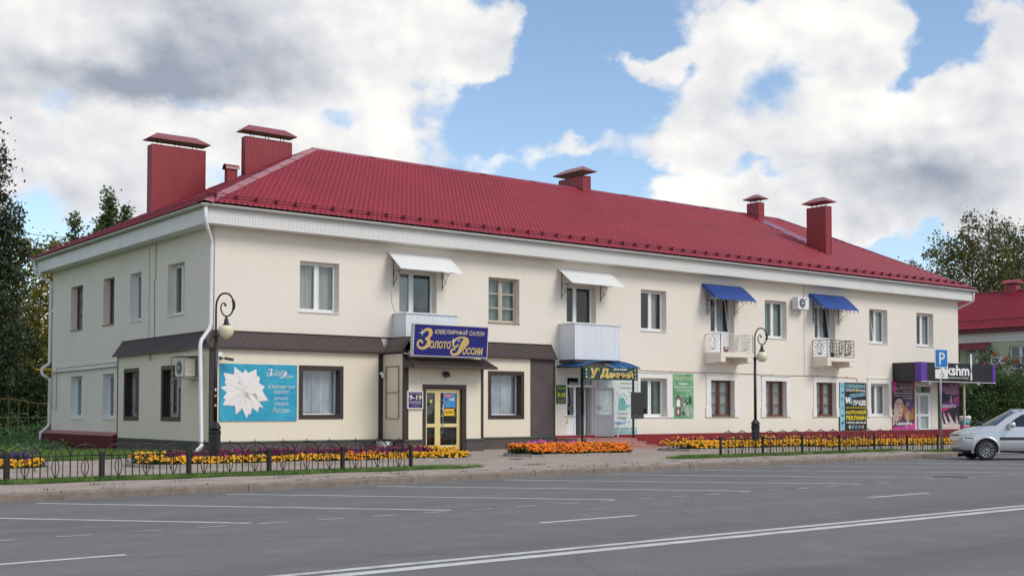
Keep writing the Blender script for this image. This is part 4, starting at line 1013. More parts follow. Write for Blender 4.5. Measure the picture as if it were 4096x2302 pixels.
q = MB(); leafbox(q, 0.10, 1.46, Ld - 0.10, 2.43, -0.003, 0.003); q.build('pane', ['window_glass'], fr_)
q = MB(); hp_ = [hv + dv * u + nvv * 0.09 + Vector((0, 0, z)) for u, z in ((Ld - 0.05, 1.52), (Ld - 0.22, 1.52), (Ld - 0.22, 1.86), (Ld - 0.05, 1.86))]; q.tube(hp_, 0.014, 6); q.build('handle', ['pvc'], fr_)
q = MB(); q.box(16.05, 0.12, 0.58, 16.12, 0.85, 2.54); q.box(16.12, 0.45, 0.56, 16.5, 0.5, 2.6); q.build('inner_leaf', ['pvc_grey'], fr_)
q = MB(); q.tube([(15.85, 0.5, 0.7), (15.66, 0.35, 1.25)], 0.013, 5); q.build('push_bar', ['steel'], fr_)
q = MB(); a, c, b, d = LAKD
pv_frame(q, a, c, b, d, 0.02, 0.10, 0.05); q.box(a + 0.05, 0.021, 2.50, b - 0.05, 0.099, 2.58)
pv_frame(q, a + 0.05, c, a + 0.30, 2.50, 0.03, 0.09, 0.045); q.box(a + 0.05, 0.032, 1.33, a + 0.30, 0.088, 1.43)
pv_frame(q, a + 0.32, c, b - 0.20, 2.50, 0.01, 0.09, 0.09); q.box(a + 0.41, 0.012, 1.33, b - 0.29, 0.088, 1.45); q.box(a + 0.41, 0.012, c, b - 0.29, 0.088, c + 0.12); q.box(b - 0.20, 0.03, c, b - 0.05, 0.09, 2.50)
dl = q.build('door', ['pvc'], bld); dl['label'] = 'white glazed shop door with a brass pull'
for (x0, z0, x1, z1) in ((a + 0.09, c, a + 0.26, 1.33), (a + 0.09, 1.43, a + 0.26, 2.45), (a + 0.41, c + 0.12, b - 0.29, 1.33), (a + 0.41, 1.45, b - 0.29, 2.41), (a + 0.05, 2.58, b - 0.05, d - 0.05)):
    q = MB(); q.face([(x0, 0.06, z0), (x1, 0.06, z0), (x1, 0.06, z1), (x0, 0.06, z1)]); q.build('pane', ['window_glass'], dl)
q = MB(); q.box(a + 0.05, 0.10, c, b - 0.05, 0.12, 2.5); q.build('inner_leaf', ['frost'], dl)
q = MB(); q.tube([(a + 0.38, -0.0, 1.55), (a + 0.38, -0.07, 1.58), (a + 0.38, -0.07, 1.88), (a + 0.38, 0.0, 1.91)], 0.014, 6); q.build('handle', ['orange'], dl)

# ---- cables and pipes fixed to the walls
q = MB(); q.tube([(17.6, -0.02, 3.34), (21.3, -0.02, 3.29), (25, -0.02, 3.31), (28.0, -0.02, 3.27), (31, -0.02, 3.30), (33.9, -0.02, 3.24), (34.05, -0.02, 3.20), (34.08, -0.02, 3.05)], 0.014, 5)
for xx in (20.9, 24.2, 27.6, 30.9, 33.2): q.box(xx, -0.035, 3.27, xx + 0.04, 0, 3.33)
q.tube([(29.95, -0.012, 7.6), (29.95, -0.012, 4.0), (29.92, -0.012, 3.3)], 0.008, 4)
q.tube([(6.72, -0.01, 5.9), (6.75, -0.01, 5.5), (6.95, -0.012, 5.0)], 0.006, 4)
q.build('cable', ['wood_sill'], bld)
q = MB(); q.tube([(-0.015, 5.0, 7.6), (-0.015, 5.0, 6.4), (-0.02, 5.1, 6.2), (-0.015, 5.05, 4.2)], 0.012, 4); q.tube([(-0.012, 5.62, 7.5), (-0.012, 5.6, 4.2)], 0.007, 4); q.build('cable', ['wood_sill'], bld)
q = MB(); q.tube([(-0.06, 8.3, 3.33), (-0.06, 16.55, 3.28)], 0.05, 8); q.build('gas_pipe', ['pipe_white'], bld)
q = MB(); q.tube([(-0.06, 8.3, 3.47), (-0.06, 15.9, 3.43), (-0.06, 15.95, 3.40), (-0.06, 15.95, 1.72), (-0.06, 16.4, 1.70)], 0.018, 6); q.tube([(-0.05, 16.62, 3.4), (-0.05, 16.62, 1.7)], 0.02, 6); q.build('gas_pipe', ['wood_pale'], bld)
q = MB(); q.tube([(0.6, 16.95, 3.42), (0.1, 17.2, 3.42), (-0.32, 17.95, 3.42)], 0.05, 8); q.build('gas_pipe', ['marigold_yellow'], bld)

# ================================================================== AWNINGS, AIR CONDITIONERS, SIGNS
def scroll(mb, c, r, a0, a1, ax, az, rad=0.008, n=10, shrink=0.25):
    """Flat iron scroll: spiral about c in the plane of unit vectors ax, az."""
    c, ax, az = Vector(c), Vector(ax), Vector(az); pts = []
    for i in range(n + 1):
        t = i / n; th = a0 + (a1 - a0) * t; rr = r * (1 - (1 - shrink) * t); pts.append(c + ax * rr * math.cos(th) + az * rr * math.sin(th))
    mb.tube(pts, rad, 4, cap=False)
def awning(x0, x1, zt, zf, dep, sheet, label, corr=True, brackets=(), big=False):
    t = empty('awning', ((x0 + x1) / 2, 0, zf - 0.4)); tag(t, label, 'awning', 'awnings over the balcony doors')
    q = MB()
    if corr:
        ribbed(q, (x0, 0, 0), (x1, 0, 0), (0, -0.02, zt), (0, -dep, zf), 0.11, 0.016, nrm=(0, -0.5, 1))
        for xx in (x0, x1): q.bar((xx, -0.02, zt), (xx, -dep, zf), 0.012, 0.02)
    else:
        n = 10; pts = []
        for i in range(n + 1):
            f = i / n
            for xx in np.linspace(x0, x1, 8): pts.append((xx, -0.02 - (dep - 0.02) * f, zt + (zf - zt) * (f ** 1.12) + 0.02 * math.sin(math.pi * f)))
        q.mesh(pts, [(i * 8 + k, i * 8 + k + 1, (i + 1) * 8 + k + 1, (i + 1) * 8 + k) for i in range(n) for k in range(7)], 0, True)
        if big:   # left cheek of the cloth-like sheet bends down
            q.mesh([(x0, -0.02, zt), (x0 - 0.06, -0.02, zt - 0.12), (x0, -dep * 0.85, zf + 0.10), (x0 - 0.06, -dep * 0.8, zf + 0.02)], [(0, 1, 3, 2)])
        q.bar((x0, -dep, zf), (x1, -dep, zf), 0.02, 0.03)
    q.build('awning_sheet', [sheet], t)
    for xb in brackets:
        b = MB(); zb = zf - (0.55 if not big else 0.62); dd = dep * 0.86
        b.bar((xb, -0.02, zb), (xb, -0.02, zt - 0.1), 0.02, 0.02); b.bar((xb, -0.02, zf + 0.02), (xb, -dd, zf + 0.03), 0.02, 0.02); b.bar((xb, -0.02, zt - 0.12), (xb, -dd, zf + 0.04), 0.02, 0.02)
        if not big:
            b.tube([(xb, -0.03, zb + 0.06), (xb, -0.22, zb + 0.28), (xb, -0.40, zb + 0.55)], 0.009, 4)
            b.tube([(xb, -0.03, zf), (xb, -0.14, zf - 0.18), (xb, -0.22, zb + 0.28)], 0.009, 4)
            for (yy, zz, rr) in ((-0.05, zb + 0.13, 0.045), (-0.25, zb + 0.27, 0.045), (-0.19, zb + 0.22, 0.04), (-0.40, zf - 0.05, 0.05)): scroll(b, (xb, yy, zz), rr, 0, 5.5, (0, 1, 0), (0, 0, 1), 0.007)
        else:
            b.tube([(xb, -0.03, zb + 0.12), (xb, -dd * 0.9, zf)], 0.009, 4)
            for k in range(4):
                z0 = zb + 0.12 + k * 0.20
                b.tube([(xb, -0.03, z0), (xb, -0.20, z0 + 0.18)], 0.007, 4); b.tube([(xb, -0.20, z0), (xb, -0.03, z0 + 0.18)], 0.007, 4)
                scroll(b, (xb, -0.24, z0 + 0.06), 0.055, -2, 3.5, (0, 1, 0), (0, 0, 1), 0.007)
            scroll(b, (xb, -0.08, zb), 0.07, 0, 5.0, (0, 1, 0), (0, 0, 1), 0.008); b.tube([(xb, -0.06, zb + 0.10), (xb, -0.33, zb + 0.14)], 0.007, 4)
        b.build('bracket', ['iron_grey'], t)
    if big:      # hanging curls along the front edge
        b = MB(); n = 9
        for k in range(n):
            xx = x0 + 0.12 + (x1 - x0 - 0.24) * k / (n - 1); scroll(b, (xx, -dep + 0.02, zf - 0.08), 0.07, 1.6, -4.2, (1, 0, 0), (0, 0, 1), 0.008, 9, 0.3); b.tube([(xx + 0.07, -dep + 0.02, zf - 0.02), (xx + 0.08, -dep + 0.02, zf - 0.20)], [0.012, 0.003], 4)
        b.build('valance', ['iron_grey'], t)
awning(6.57, 9.25, 7.31, 6.62, 0.92, 'awning_white', 'white ribbed metal awning above the balcony behind the blue jewellery sign', brackets=(6.82, 8.95))
awning(14.55, 17.37, 7.29, 6.64, 0.92, 'awning_white', 'white ribbed metal awning above the boxed balcony over the porch', brackets=(14.75, 16.85))
awning(22.91, 25.45, 7.25, 6.51, 0.94, 'awning_blue', 'blue sheet awning above the balcony with white railing', False, (23.2, 25.0), True)
awning(30.35, 33.0, 7.26, 6.49, 0.94, 'awning_blue', 'blue sheet awning above the balcony with black railing', False, (30.65, 32.6), True)

def aircon(name_label, T, w, h, d, group=None, loc=(0, 0, 0), casing='corr_white'):
    t = empty('air_conditioner', loc); tag(t, name_label, 'air conditioner', group)
    q = MB(T); q.box(0, 0.0, 0, w, d, h); q.box(-0.006, 0.02, h - 0.03, w + 0.006, d - 0.02, h + 0.006)
    for k in range(7): q.box(-0.004, d * 0.15 + k * d * 0.10, 0.06, -0.0005, d * 0.15 + k * d * 0.10 + d * 0.05, h - 0.07)
    q.build('casing', [casing], t)
    q = MB(T); cx, cz, r = w * 0.40, h * 0.5, h * 0.41
    n = 20
    for i in range(4):
        r0 = r * (1 - i * 0.22); q.mesh([(cx + rr * math.cos(2 * math.pi * k / n), -0.005 - 0.004 * i, cz + rr * math.sin(2 * math.pi * k / n)) for rr in (r0, r0 - 0.02) for k in range(n)], [(k, (k + 1) % n, n + (k + 1) % n, n + k) for k in range(n)], 0)
    q.mesh([(cx + r * math.cos(2 * math.pi * k / n), -0.002, cz + r * math.sin(2 * math.pi * k / n)) for k in range(n)], [tuple(range(n))], 1)
    for k in range(10): th = math.pi * k / 10 * 2; q.bar((cx, -0.012, cz), (cx + r * math.cos(th), -0.006, cz + r * math.sin(th)), 0.006, 0.004, 0)
    q.mesh([(cx + 0.05 * math.cos(2 * math.pi * k / 10), -0.02, cz + 0.05 * math.sin(2 * math.pi * k / 10)) for k in range(10)], [tuple(range(10))], 2)
    q.build('fan_grille', ['zinc', 'iron_grey', 'pvc'], t)
    return t
a1 = aircon('white air conditioner on wall brackets beside the blue awning with black railing below', lambda x, y, z: (28.98 + x, -0.44 + y, 6.42 + z), 0.80, 0.55, 0.34, 'air conditioners', (29.38, -0.2, 6.36))
q = MB()
for xx in (29.08, 29.66): q.bar((xx, -0.46, 6.40), (xx, 0, 6.40), 0.03, 0.03); q.bar((xx, -0.36, 6.39), (xx, 0, 6.20), 0.02, 0.02); q.bar((xx, -0.012, 6.18), (xx, -0.012, 6.42), 0.03, 0.02)
q.build('bracket', ['corr_white'], a1)
q = MB(); q.poly2(frame_front(28.98, -0.446, 6.42), [(0.58 + 0.09 * math.cos(t), 0.47 + 0.025 * math.sin(t) + 0.02 * math.cos(t)) for t in np.linspace(0, 6.28, 13)[:-1]]); q.build('badge', ['awning_blue'], a1)
# caged unit on the left end wall: fan side towards -X
a2 = aircon('air conditioner inside a rusty wire cage on the left end wall', lambda x, y, z: (-0.72 + y, 1.42 - x, 2.74 + z), 0.80, 0.56, 0.34, 'air conditioners', (-0.5, 1.0, 2.66), 'panel_cream')
q = MB(); c0 = (-0.80, 0.48, 2.68); c1 = (-0.20, 1.52, 3.38)
X, Y, Z = ((c0[i], c1[i]) for i in range(3))
for x in X:
    for y in Y: q.bar((x, y, Z[0]), (x, y, Z[1]), 0.022, 0.022)
for z in Z:
    for x in X: q.bar((x, Y[0], z), (x, Y[1], z), 0.022, 0.022)
    for y in Y: q.bar((X[0], y, z), (X[1], y, z), 0.022, 0.022)
q.build('cage', ['wood_sill'], a2)
q = MB(); q.box(-0.84, 0.44, 3.40, -0.18, 1.56, 3.42); q.box(-0.80, 0.5, 2.655, -0.2, 1.5, 2.67); q.build('cage_top', ['corr_white'], a2)
q = MB(); q.tube([(-0.3, 0.7, 2.9), (-0.45, 0.55, 3.0), (-0.6, 0.62, 2.85)], 0.012, 5); q.tube([(-0.62, 1.15, 2.66), (-0.66, 1.22, 2.58), (-0.64, 1.22, 2.45), (-0.60, 1.2, 2.36)], 0.018, 5); q.build('hose', ['pipe_white'], a2)

# ---- jeweller's light box
P_gold = flat('gold', (0.62, 0.42, 0.10)); P_goldlt = flat('gold_pale', (0.70, 0.58, 0.36)); P_navy = flat('navy', (0.010, 0.010, 0.16), 0.35, 0.12); P_white = flat('white', (0.80, 0.80, 0.80)); P_black = flat('black', (0.012, 0.012, 0.014))
tilt = math.atan(0.085 / 1.10)
sg = empty('shop_sign', (7.85, -2.1, 3.49)); tag(sg, 'big blue light box sign with gold lettering above the jewellery shop door', 'shop sign')
fr0 = frame_front(6.25, -2.14, 3.49, tilt)
q = MB(); W_, H_ = 3.18, 1.11
def sbox(mb, fr, u0, v0, u1, v1, h0, h1, mat=0):
    pts = [fr(u, v, h) for h in (h0, h1) for (u, v) in ((u0, v0), (u1, v0), (u1, v1), (u0, v1))]
    mb.mesh(pts, [(3, 2, 1, 0), (4, 5, 6, 7), (0, 1, 5, 4), (1, 2, 6, 5), (2, 3, 7, 6), (3, 0, 4, 7)], mat)
sbox(q, fr0, 0, 0, W_, H_, -0.16, 0, 0)
for a in ((0, 0, W_, 0.025), (0, H_ - 0.025, W_, H_), (0, 0.025, 0.025, H_ - 0.025), (W_ - 0.025, 0.025, W_, H_ - 0.025)): sbox(q, fr0, *a, 0, 0.012, 0)
q.build('case', ['gutter_grey'], sg)
q = MB(); q.rect2(fr0, 0.025, 0.025, W_ - 0.025, H_ - 0.025, 0.004); q.build('face', [P_navy], sg)
def smooth_path(P, n=5):
    out = []; P = [P[0]] + list(P) + [P[-1]]
    for i in range(1, len(P) - 2):
        for k in range(n):
            t = k / n; a, b, c, d = (np.array(P[i + j], float) for j in (-1, 0, 1, 2)); out.append(0.5 * (2 * b + (c - a) * t + (2 * a - 5 * b + 4 * c - d) * t * t + (3 * b - 3 * c + d - a) * t ** 3))
    return out + [np.array(P[-1], float)]
def pen(q, fr, pts, h, grow=0.0):
    """Pen stroke of varying width: pts are (u, v, width)."""
    P = smooth_path(pts); n = len(P); L = []; Rr = []
    for i in range(n):
        t = P[min(i + 1, n - 1)][:2] - P[max(i - 1, 0)][:2]; t = t / (np.linalg.norm(t) + 1e-9); nn = np.array([-t[1], t[0]]) * (abs(P[i][2]) + grow) / 2; L.append(P[i][:2] + nn); Rr.append(P[i][:2] - nn)
    for i in range(n - 1): q.face([fr(*a, h) for a in (L[i], Rr[i], Rr[i + 1], L[i + 1])])
def swash_logo(fr, s, u, v, parent, m, mw, edge=None):
    """З and Р drawn as big swash capitals with the small letters beside them (two words)."""
    px = lambda x, y, w_: (u + s * (x - 245) * 0.003975, v + s * ((455 - y) * 0.0032 + (x - 245) / 800 * 0.064), w_ * 0.0036 * s)
    zz = [(344, 206, 8), (352, 186, 14), (384, 171, 20), (416, 184, 36), (420, 222, 34), (398, 256, 18), (366, 272, 8)]
    z2 = [(366, 272, 8), (402, 284, 30), (404, 322, 40), (378, 358, 26), (335, 374, 18), (299, 356, 16), (291, 318, 15), (312, 290, 13), (336, 300, 12), (336, 322, 10)]
    r1 = [(795, 262, 18), (772, 310, 36), (750, 365, 38), (728, 412, 30), (700, 434, 20), (664, 436, 16), (645, 412, 15), (656, 385, 14), (690, 376, 10)]
    r2 = [(742, 350, 8), (784, 342, 18), (815, 312, 30), (813, 272, 26), (778, 252, 12), (720, 256, 11), (676, 284, 14), (664, 325, 15), (684, 352, 12), (712, 340, 10), (712, 322, 8)]
    def put(h, mt, b, e):
        q = MB()
        for st_ in (zz, z2, r1, r2): pen(q, fr, [px(*p) for p in st_], h, e * s); h += 0.0004
        X = lambda a: u + a * s; Y = lambda a: v + a * s
        q.text2(fr, 'ОЛОТО', X(0.68), Y(0.28), X(1.57), Y(0.54), h, 0, 0.15, b); q.text2(fr, 'ОССИИ', X(2.08), Y(0.10), X(2.97), Y(0.365), h, 0, 0.15, b)
        return q.build('lettering', [mt], parent)
    put(0.013, m, 0.012, 0.0)
    if edge: put(0.009, edge, 0.036, 0.022)
    q = MB()
    for (cx, cy, r) in ((0.34, 0.80, 0.15), (1.66, 0.56, 0.14), (1.90, 0.58, 0.09)):
        c_, s_ = u + cx * s, v + cy * s; pts = []
        for k in range(8): rr = r * s if k % 2 == 0 else r * s * 0.14; th = math.pi * k / 4 + 0.12; pts.append((c_ + rr * math.cos(th), s_ + rr * math.sin(th)))
        q.poly2(fr, pts, 0.018)
    q.build('sparkle', [mw], parent)
swash_logo(fr0, 1.0, 0.0, 0.0, sg, P_gold, P_white, P_goldlt)
q = MB(); q.text2(fr0, 'ЮВЕЛИРНЫЙ', 0.87, 0.79, 2.27, 0.98, 0.010, 0, 0.25, 0.008); q.text2(fr0, 'САЛОН', 2.35, 0.78, 3.02, 0.94, 0.010, 0, 0.25, 0.008); q.build('lettering', [P_goldlt], sg)
for xx in (6.9, 8.8):
    for ba, bb_ in (((xx, -2.05, 4.62), (xx, -1.5, 4.20)), ((xx, -1.99, 3.49), (xx, -1.60, 3.44))): q = MB(); q.bar(ba, bb_, 0.03, 0.03); q.build('bracket', ['gutter_grey'], sg)
q = MB(); q.tube([(6.30, -1.95, 3.66), (6.22, -1.9, 3.56), (6.12, -1.8, 3.60)], 0.02, 5); q.build('cable', ['gutter_grey'], sg)

# ---- turquoise billboard with the white jewelled flower
bb = empty('billboard', (1.5, -0.25, 1.28)); tag(bb, 'turquoise billboard with a big white star flower beside the street lamp', 'billboard')
fr1 = frame_front(0.10, -0.215, 1.28); W1, H1 = 2.77, 1.86
q = MB(); sbox(q, fr1, 0, 0, W1, H1, -0.008, 0.028); q.build('panel', [flat('turquoise', (0.004, 0.24, 0.42), 0.4, 1.0, 2.0, (0.04, 0.40, 0.54))], bb)
def fpx(x, y): return ((x - 115) / (1825 - 115) * W1, (1345 - y) / (1345 - 85) * H1)
outline = [(420, 150), (600, 285), (670, 205), (715, 285), (900, 190), (910, 350), (975, 355), (960, 510), (1090, 570), (1030, 660), (1165, 880), (950, 905), (1060, 1045), (965, 1020), (945, 1140), (805, 1045), (780, 1195), (745, 1165), (690, 1275), (590, 1050), (520, 1135), (460, 1195), (445, 1000), (180, 990), (240, 860), (185, 835), (265, 715), (130, 605), (260, 565), (210, 490), (240, 460), (190, 285), (415, 325)]
outl = [fpx(*p) for p in outline]
cen = fpx(650, 690)
P_fl = flat('flower_white', (0.78, 0.75, 0.72)); P_fs = flat('flower_grey', (0.46, 0.42, 0.40))
q = MB(); n = len(outl)
for i in range(n): q.face([fr1(outl[i][0] + 0.012, outl[i][1] - 0.025, 0.030), fr1(outl[(i + 1) % n][0] + 0.012, outl[(i + 1) % n][1] - 0.025, 0.030), fr1(*cen, 0.030)])
for (a, b, c) in (((640, 780), (770, 870), (700, 700)), ((820, 740), (950, 900), (880, 720)), ((560, 560), (500, 480), (530, 470))): q.poly2(fr1, [fpx(*a), fpx(*b), fpx(*c)], 0.050)
q.build('flower_shade', [P_fs], bb)
q = MB()
for i in range(n): q.face([fr1(*outl[i], 0.034), fr1(*outl[(i + 1) % n], 0.034), fr1(*cen, 0.046)])
q.build('flower_print', [P_fl], bb)
q = MB(); tips = [i for i in range(n)]
for (a, b) in (((650, 720), (690, 1220)), ((660, 700), (1120, 870)), ((640, 690), (240, 960)), ((640, 680), (230, 500)), ((660, 650), (890, 240)), ((650, 640), (440, 200)), ((640, 700), (470, 1150)), ((670, 710), (940, 1100))):
    A, B = Vector((*fpx(*a), 0)), Vector((*fpx(*b), 0)); t = (B - A).normalized(); nn = Vector((-t.y, t.x, 0)) * 0.007; q.poly2(fr1, [tuple((A + nn)[:2]), tuple((B)[:2]), tuple((A - nn)[:2])], 0.049)
q.build('flower_vein', [P_fs], bb)
lt = MB(); F1 = lambda x0, y0, x1, y1: (*fpx(x0, y1), *fpx(x1, y0))
lt.text2(fr1, 'ЮВЕЛИРНЫЙ', *F1(1300, 195, 1565, 225), 0.032, 0, 0, 0.01); lt.text2(fr1, 'САЛОН', *F1(1305, 243, 1435, 270), 0.032, 0, 0, 0.01)
lt.text2(fr1, 'Ювелирные', *F1(1150, 525, 1780, 640), 0.032, 0, 0.45); lt.text2(fr1, 'изделия', *F1(1285, 660, 1645, 745), 0.032, 0, 0.45); lt.text2(fr1, 'лучших', *F1(1290, 810, 1640, 890), 0.032, 0, 0.45); lt.text2(fr1, 'заводов', *F1(1300, 930, 1630, 1010), 0.032, 0, 0.45); lt.text2(fr1, 'России', *F1(1270, 1045, 1650, 1165), 0.032, 0, 0.45)
lt.build('lettering', [flat('pale_cream', (0.62, 0.66, 0.62))], bb)
swash_logo(lambda u, v, h=0: fr1(u, v, h + 0.024), 0.345, *fpx(1095, 400), bb, P_white, P_white)

# ---- opening hours plate, little things round the door
hs = empty('hours_sign', (6.68, -1.70, 1.68)); tag(hs, 'small blue opening hours plate with gold 9-19 left of the yellow door', 'sign')
fr2 = frame_front(6.36, -1.66, 1.68); q = MB(); sbox(q, fr2, 0, 0, 0.64, 0.62, -0.05, 0.02); q.build('plate', ['white_paint'], hs)
q = MB(); q.rect2(fr2, 0.035, 0.035, 0.605, 0.585, 0.023); q.build('face', [P_navy], hs)
q = MB(); q.text2(fr2, 'РЕЖИМ РАБОТЫ', 0.08, 0.52, 0.56, 0.56, 0.026, 0, 0, 0.015); q.text2(fr2, '9-19', 0.06, 0.31, 0.58, 0.48, 0.026, 0, 0, 0.035); q.text2(fr2, 'БЕЗ ПЕРЕРЫВА', 0.08, 0.225, 0.56, 0.275, 0.026, 0, 0, 0.015); q.text2(fr2, 'И ВЫХОДНЫХ', 0.09, 0.155, 0.55, 0.205, 0.026, 0, 0, 0.015); q.text2(fr2, 'ул. В.Ленина, 40', 0.14, 0.07, 0.50, 0.105, 0.026, 0, 0, 0.01); q.build('lettering', [P_goldlt], hs)
sk = empty('discount_poster', (8.25, -1.47, 1.75)); tag(sk, 'light blue discount poster with a red banner taped to the yellow glass door', 'poster')
fr3 = frame_front(7.97, EY + 0.11, 1.74); q = MB(); sbox(q, fr3, 0, 0, 0.54, 0.50, -0.004, 0.002); q.build('sheet', [flat('sky_blue', (0.05, 0.26, 0.60), 0.4, 0.25, 3)], sk)
q = MB(); q.poly2(fr3, [(0.0, 0.36), (0.36, 0.35), (0.42, 0.45), (0.03, 0.46)], 0.005); q.build('banner', [flat('red', (0.50, 0.03, 0.04))], sk)
q = MB(); q.text2(fr3, 'СКИДКИ', 0.04, 0.375, 0.36, 0.44, 0.008, 0, 0.15, 0.02); q.text2(fr3, '10%', 0.27, 0.235, 0.49, 0.325, 0.008, 0, 0, 0.03); q.build('lettering', [P_white], sk)
q = MB()
for k in range(12): th = 2 * math.pi * k / 12; q.bar(fr3(0.14 + 0.085 * math.cos(th), 0.15 + 0.10 * math.sin(th), 0.006), fr3(0.14 + 0.085 * math.cos(th + 0.53), 0.15 + 0.10 * math.sin(th + 0.53), 0.006), 0.004, 0.03, 0, (0, 1, 0))
q.build('ring_print', [P_white], sk); q = MB(); q.disc2(fr3, 0.14, 0.265, 0.05, 0.035, 0.009); q.build('gem_print', [P_navy], sk)
cs = empty('closed_sign', (8.24, -1.47, 1.44)); tag(cs, 'yellow ЗАКРЫТО sign hanging inside the glass of the yellow door', 'sign')
fr4 = frame_front(8.02, EY + 0.11, 1.44); q = MB(); sbox(q, fr4, 0, 0, 0.44, 0.24, -0.004, 0.002); q.build('plate', [flat('yellow', (0.85, 0.52, 0.01))], cs)
q = MB(); q.text2(fr4, 'ЗАКРЫТО', 0.04, 0.07, 0.42, 0.18, 0.005, 0, 0, 0.02); q.build('lettering', [flat('dark_brown', (0.05, 0.03, 0.01))], cs)
q = MB(); q.disc2(frame_front(0, EY + 0.145, 0), 7.48, 1.95, 0.055, None, 0.0); tag(q.build('door_sticker', [flat('lime', (0.50, 0.68, 0.12))]), 'round lime green sticker on the left pane of the yellow door', 'sticker')
t = empty('floodlight', (7.97, -1.7, 2.80)); tag(t, 'small black floodlight with motion sensor above the yellow door', 'floodlight')
q = MB(); q.prism([(7.85, -1.62, 2.90), (8.09, -1.62, 2.90), (8.05, -1.80, 2.80), (7.87, -1.80, 2.80)], (0, -0.03, 0.09)); q.box(7.94, -1.66, 2.78, 8.0, -1.6, 2.9); q.build('housing', ['iron_grey'], t)
q = MB(); q.lathe([(0.03, 0), (0.045, 0.03), (0.03, 0.07), (0.0001, 0.075)], (7.97, -1.67, 2.73), 10); q.build('sensor', ['pvc'], t)
q = MB(); q.box(7.01, EY - 0.05, 2.56, 7.10, EY - 0.001, 2.71); q.box(7.045, EY - 0.06, 2.64, 7.075, EY - 0.05, 2.67, 1); tag(q.build('alarm_box', ['pvc', 'iron']), 'little white alarm box above the left corner of the yellow door', 'alarm box')
q = MB(); q.tube([(6.15, -0.20, 2.92), (6.15, -0.36, 2.94), (6.13, -0.42, 2.90), (6.12, -0.44, 2.78)], 0.05, 8); tag(q.build('vent_pipe', ['pipe_white']), 'white bent vent pipe by the inner corner of the entrance block', 'vent pipe')
t = empty('empty_frame', (6.22, -0.9, 1.32)); tag(t, 'empty rusty metal frame on the left side of the entrance block', 'frame')
for (y0, z0, y1, z1) in ((-0.47, 1.34, -0.47, 3.16), (-1.28, 1.34, -1.28, 3.16), (-0.47, 1.34, -1.28, 1.34), (-0.47, 3.16, -1.28, 3.16), (-0.47, 2.25, -1.28, 2.25)):
    q = MB(); q.bar((6.235, y0, z0), (6.235, y1, z1), 0.03, 0.03); q.build('rail', ['wood_sill'], t)
t = empty('security_camera', (0.18, -0.3, 3.30)); tag(t, 'dark security camera on a white box under the brown apron by the lamp globe', 'camera')
q = MB(); q.box(0.02, -0.30, 3.36, 0.16, -0.20, 3.50); q.build('mount_box', ['pvc'], t)
q = MB(); q.ball((0.08, -0.34, 3.30), 0.06, 0, 6); q.tube([(0.08, -0.34, 3.30), (0.22, -0.44, 3.29)], 0.02, 6); q.bar((0.18, -0.42, 3.30), (0.42, -0.56, 3.25), 0.09, 0.09); q.build('camera_body', ['iron_grey'], t)
q = MB(); q.box(-CP - 0.06, 4.86, 3.42, -CP - 0.005, 5.02, 3.62); tag(q.build('junction_box', ['wood_pale']), 'small tan box under the brown apron on the left end wall', 'box')

# ---- the garden shop porch: barrel canopy, sign, steps
cp = empty('entrance_canopy', (15.9, -0.75, 0.4)); tag(cp, 'barrel canopy of blue plastic on black posts over the garden shop door', 'canopy')
q = MB(); xa, xb, zs, zp = 14.45, 17.62, 3.33, 3.60; n = 14
def arc_z(x, f=0): u = (x - (xa + xb) / 2) / ((xb - xa) / 2); return zs + (zp - zs) * (1 - u * u)
pts = []
for i in range(n + 1):
    xx = xa + (xb - xa) * i / n; pts += [(xx, -0.01, arc_z(xx) + 0.05), (xx, -1.58, arc_z(xx))]
q.mesh(pts, [(2 * i, 2 * i + 2, 2 * i + 3, 2 * i + 1) for i in range(n)], 0, True); q.build('roof_sheet', ['poly_blue'], cp)
for yy in (-0.06, -0.55, -1.05, -1.52):
    q = MB(); q.tube([(xa + (xb - xa) * i / n, yy, arc_z(xa + (xb - xa) * i / n) - 0.02 + 0.03 * (1 + yy / 1.6)) for i in range(n + 1)], 0.018, 5); q.build('rib', ['iron'], cp)
q = MB()
for xx in (xa + 0.05, xb - 0.25): q.bar((xx, -1.52, 3.32), (xx, -0.02, 3.34), 0.04, 0.04)
q.build('beam', ['iron'], cp)
for xx in (14.50, 17.22): q = MB(); q.box(xx - 0.03, -1.56, 0.15, xx + 0.03, -1.50, 3.36); q.build('post', ['iron'], cp)
q = MB(); r2 = random.Random(3)
for k in range(2600):
    z = r2.uniform(1.42, 3.25); th = r2.uniform(0, 6.28); a = Vector((14.50 + 0.035 * math.cos(th), -1.53 + 0.035 * math.sin(th), z)); b = a + Vector((0.09 * math.cos(th), 0.09 * math.sin(th), r2.uniform(-0.03, 0.04))); tt = Vector((-math.sin(th), math.cos(th), 0)) * 0.012
    q.face([a - tt, a + tt, b])
tag(q.build('garland', [leaf_mat('tinsel', (0.008, 0.065, 0.042), (0.014, 0.10, 0.065), (0.03, 0.16, 0.10), 0.1)]), 'green tinsel garland wound round the left post of the blue canopy', 'garland')
us = empty('shop_sign', (16.0, -1.6, 2.83)); tag(us, 'dark green shop sign with fat yellow letters under the barrel canopy', 'shop sign')
fr5 = frame_front(14.55, -1.60, 2.83); W5, H5 = 2.86, 0.50
q = MB(); top = [(W5 * i / 12, min(H5, arc_z(14.55 + W5 * i / 12) - 2.83 - 0.01)) for i in range(13)]; pl = [(0, 0), (W5, 0)] + top[::-1]
q.prism([fr5(u, v, -0.02) for u, v in pl], (0, -0.03, 0)); q.build('board', [flat('bottle_green', (0.012, 0.055, 0.042), 0.4, 0.2)], us)
P_lime = flat('sun_yellow', (0.75, 0.60, 0.06), 0.4, 1.0, 3.0, (0.80, 0.40, 0.16)); P_cream = flat('cream', (0.62, 0.62, 0.45))
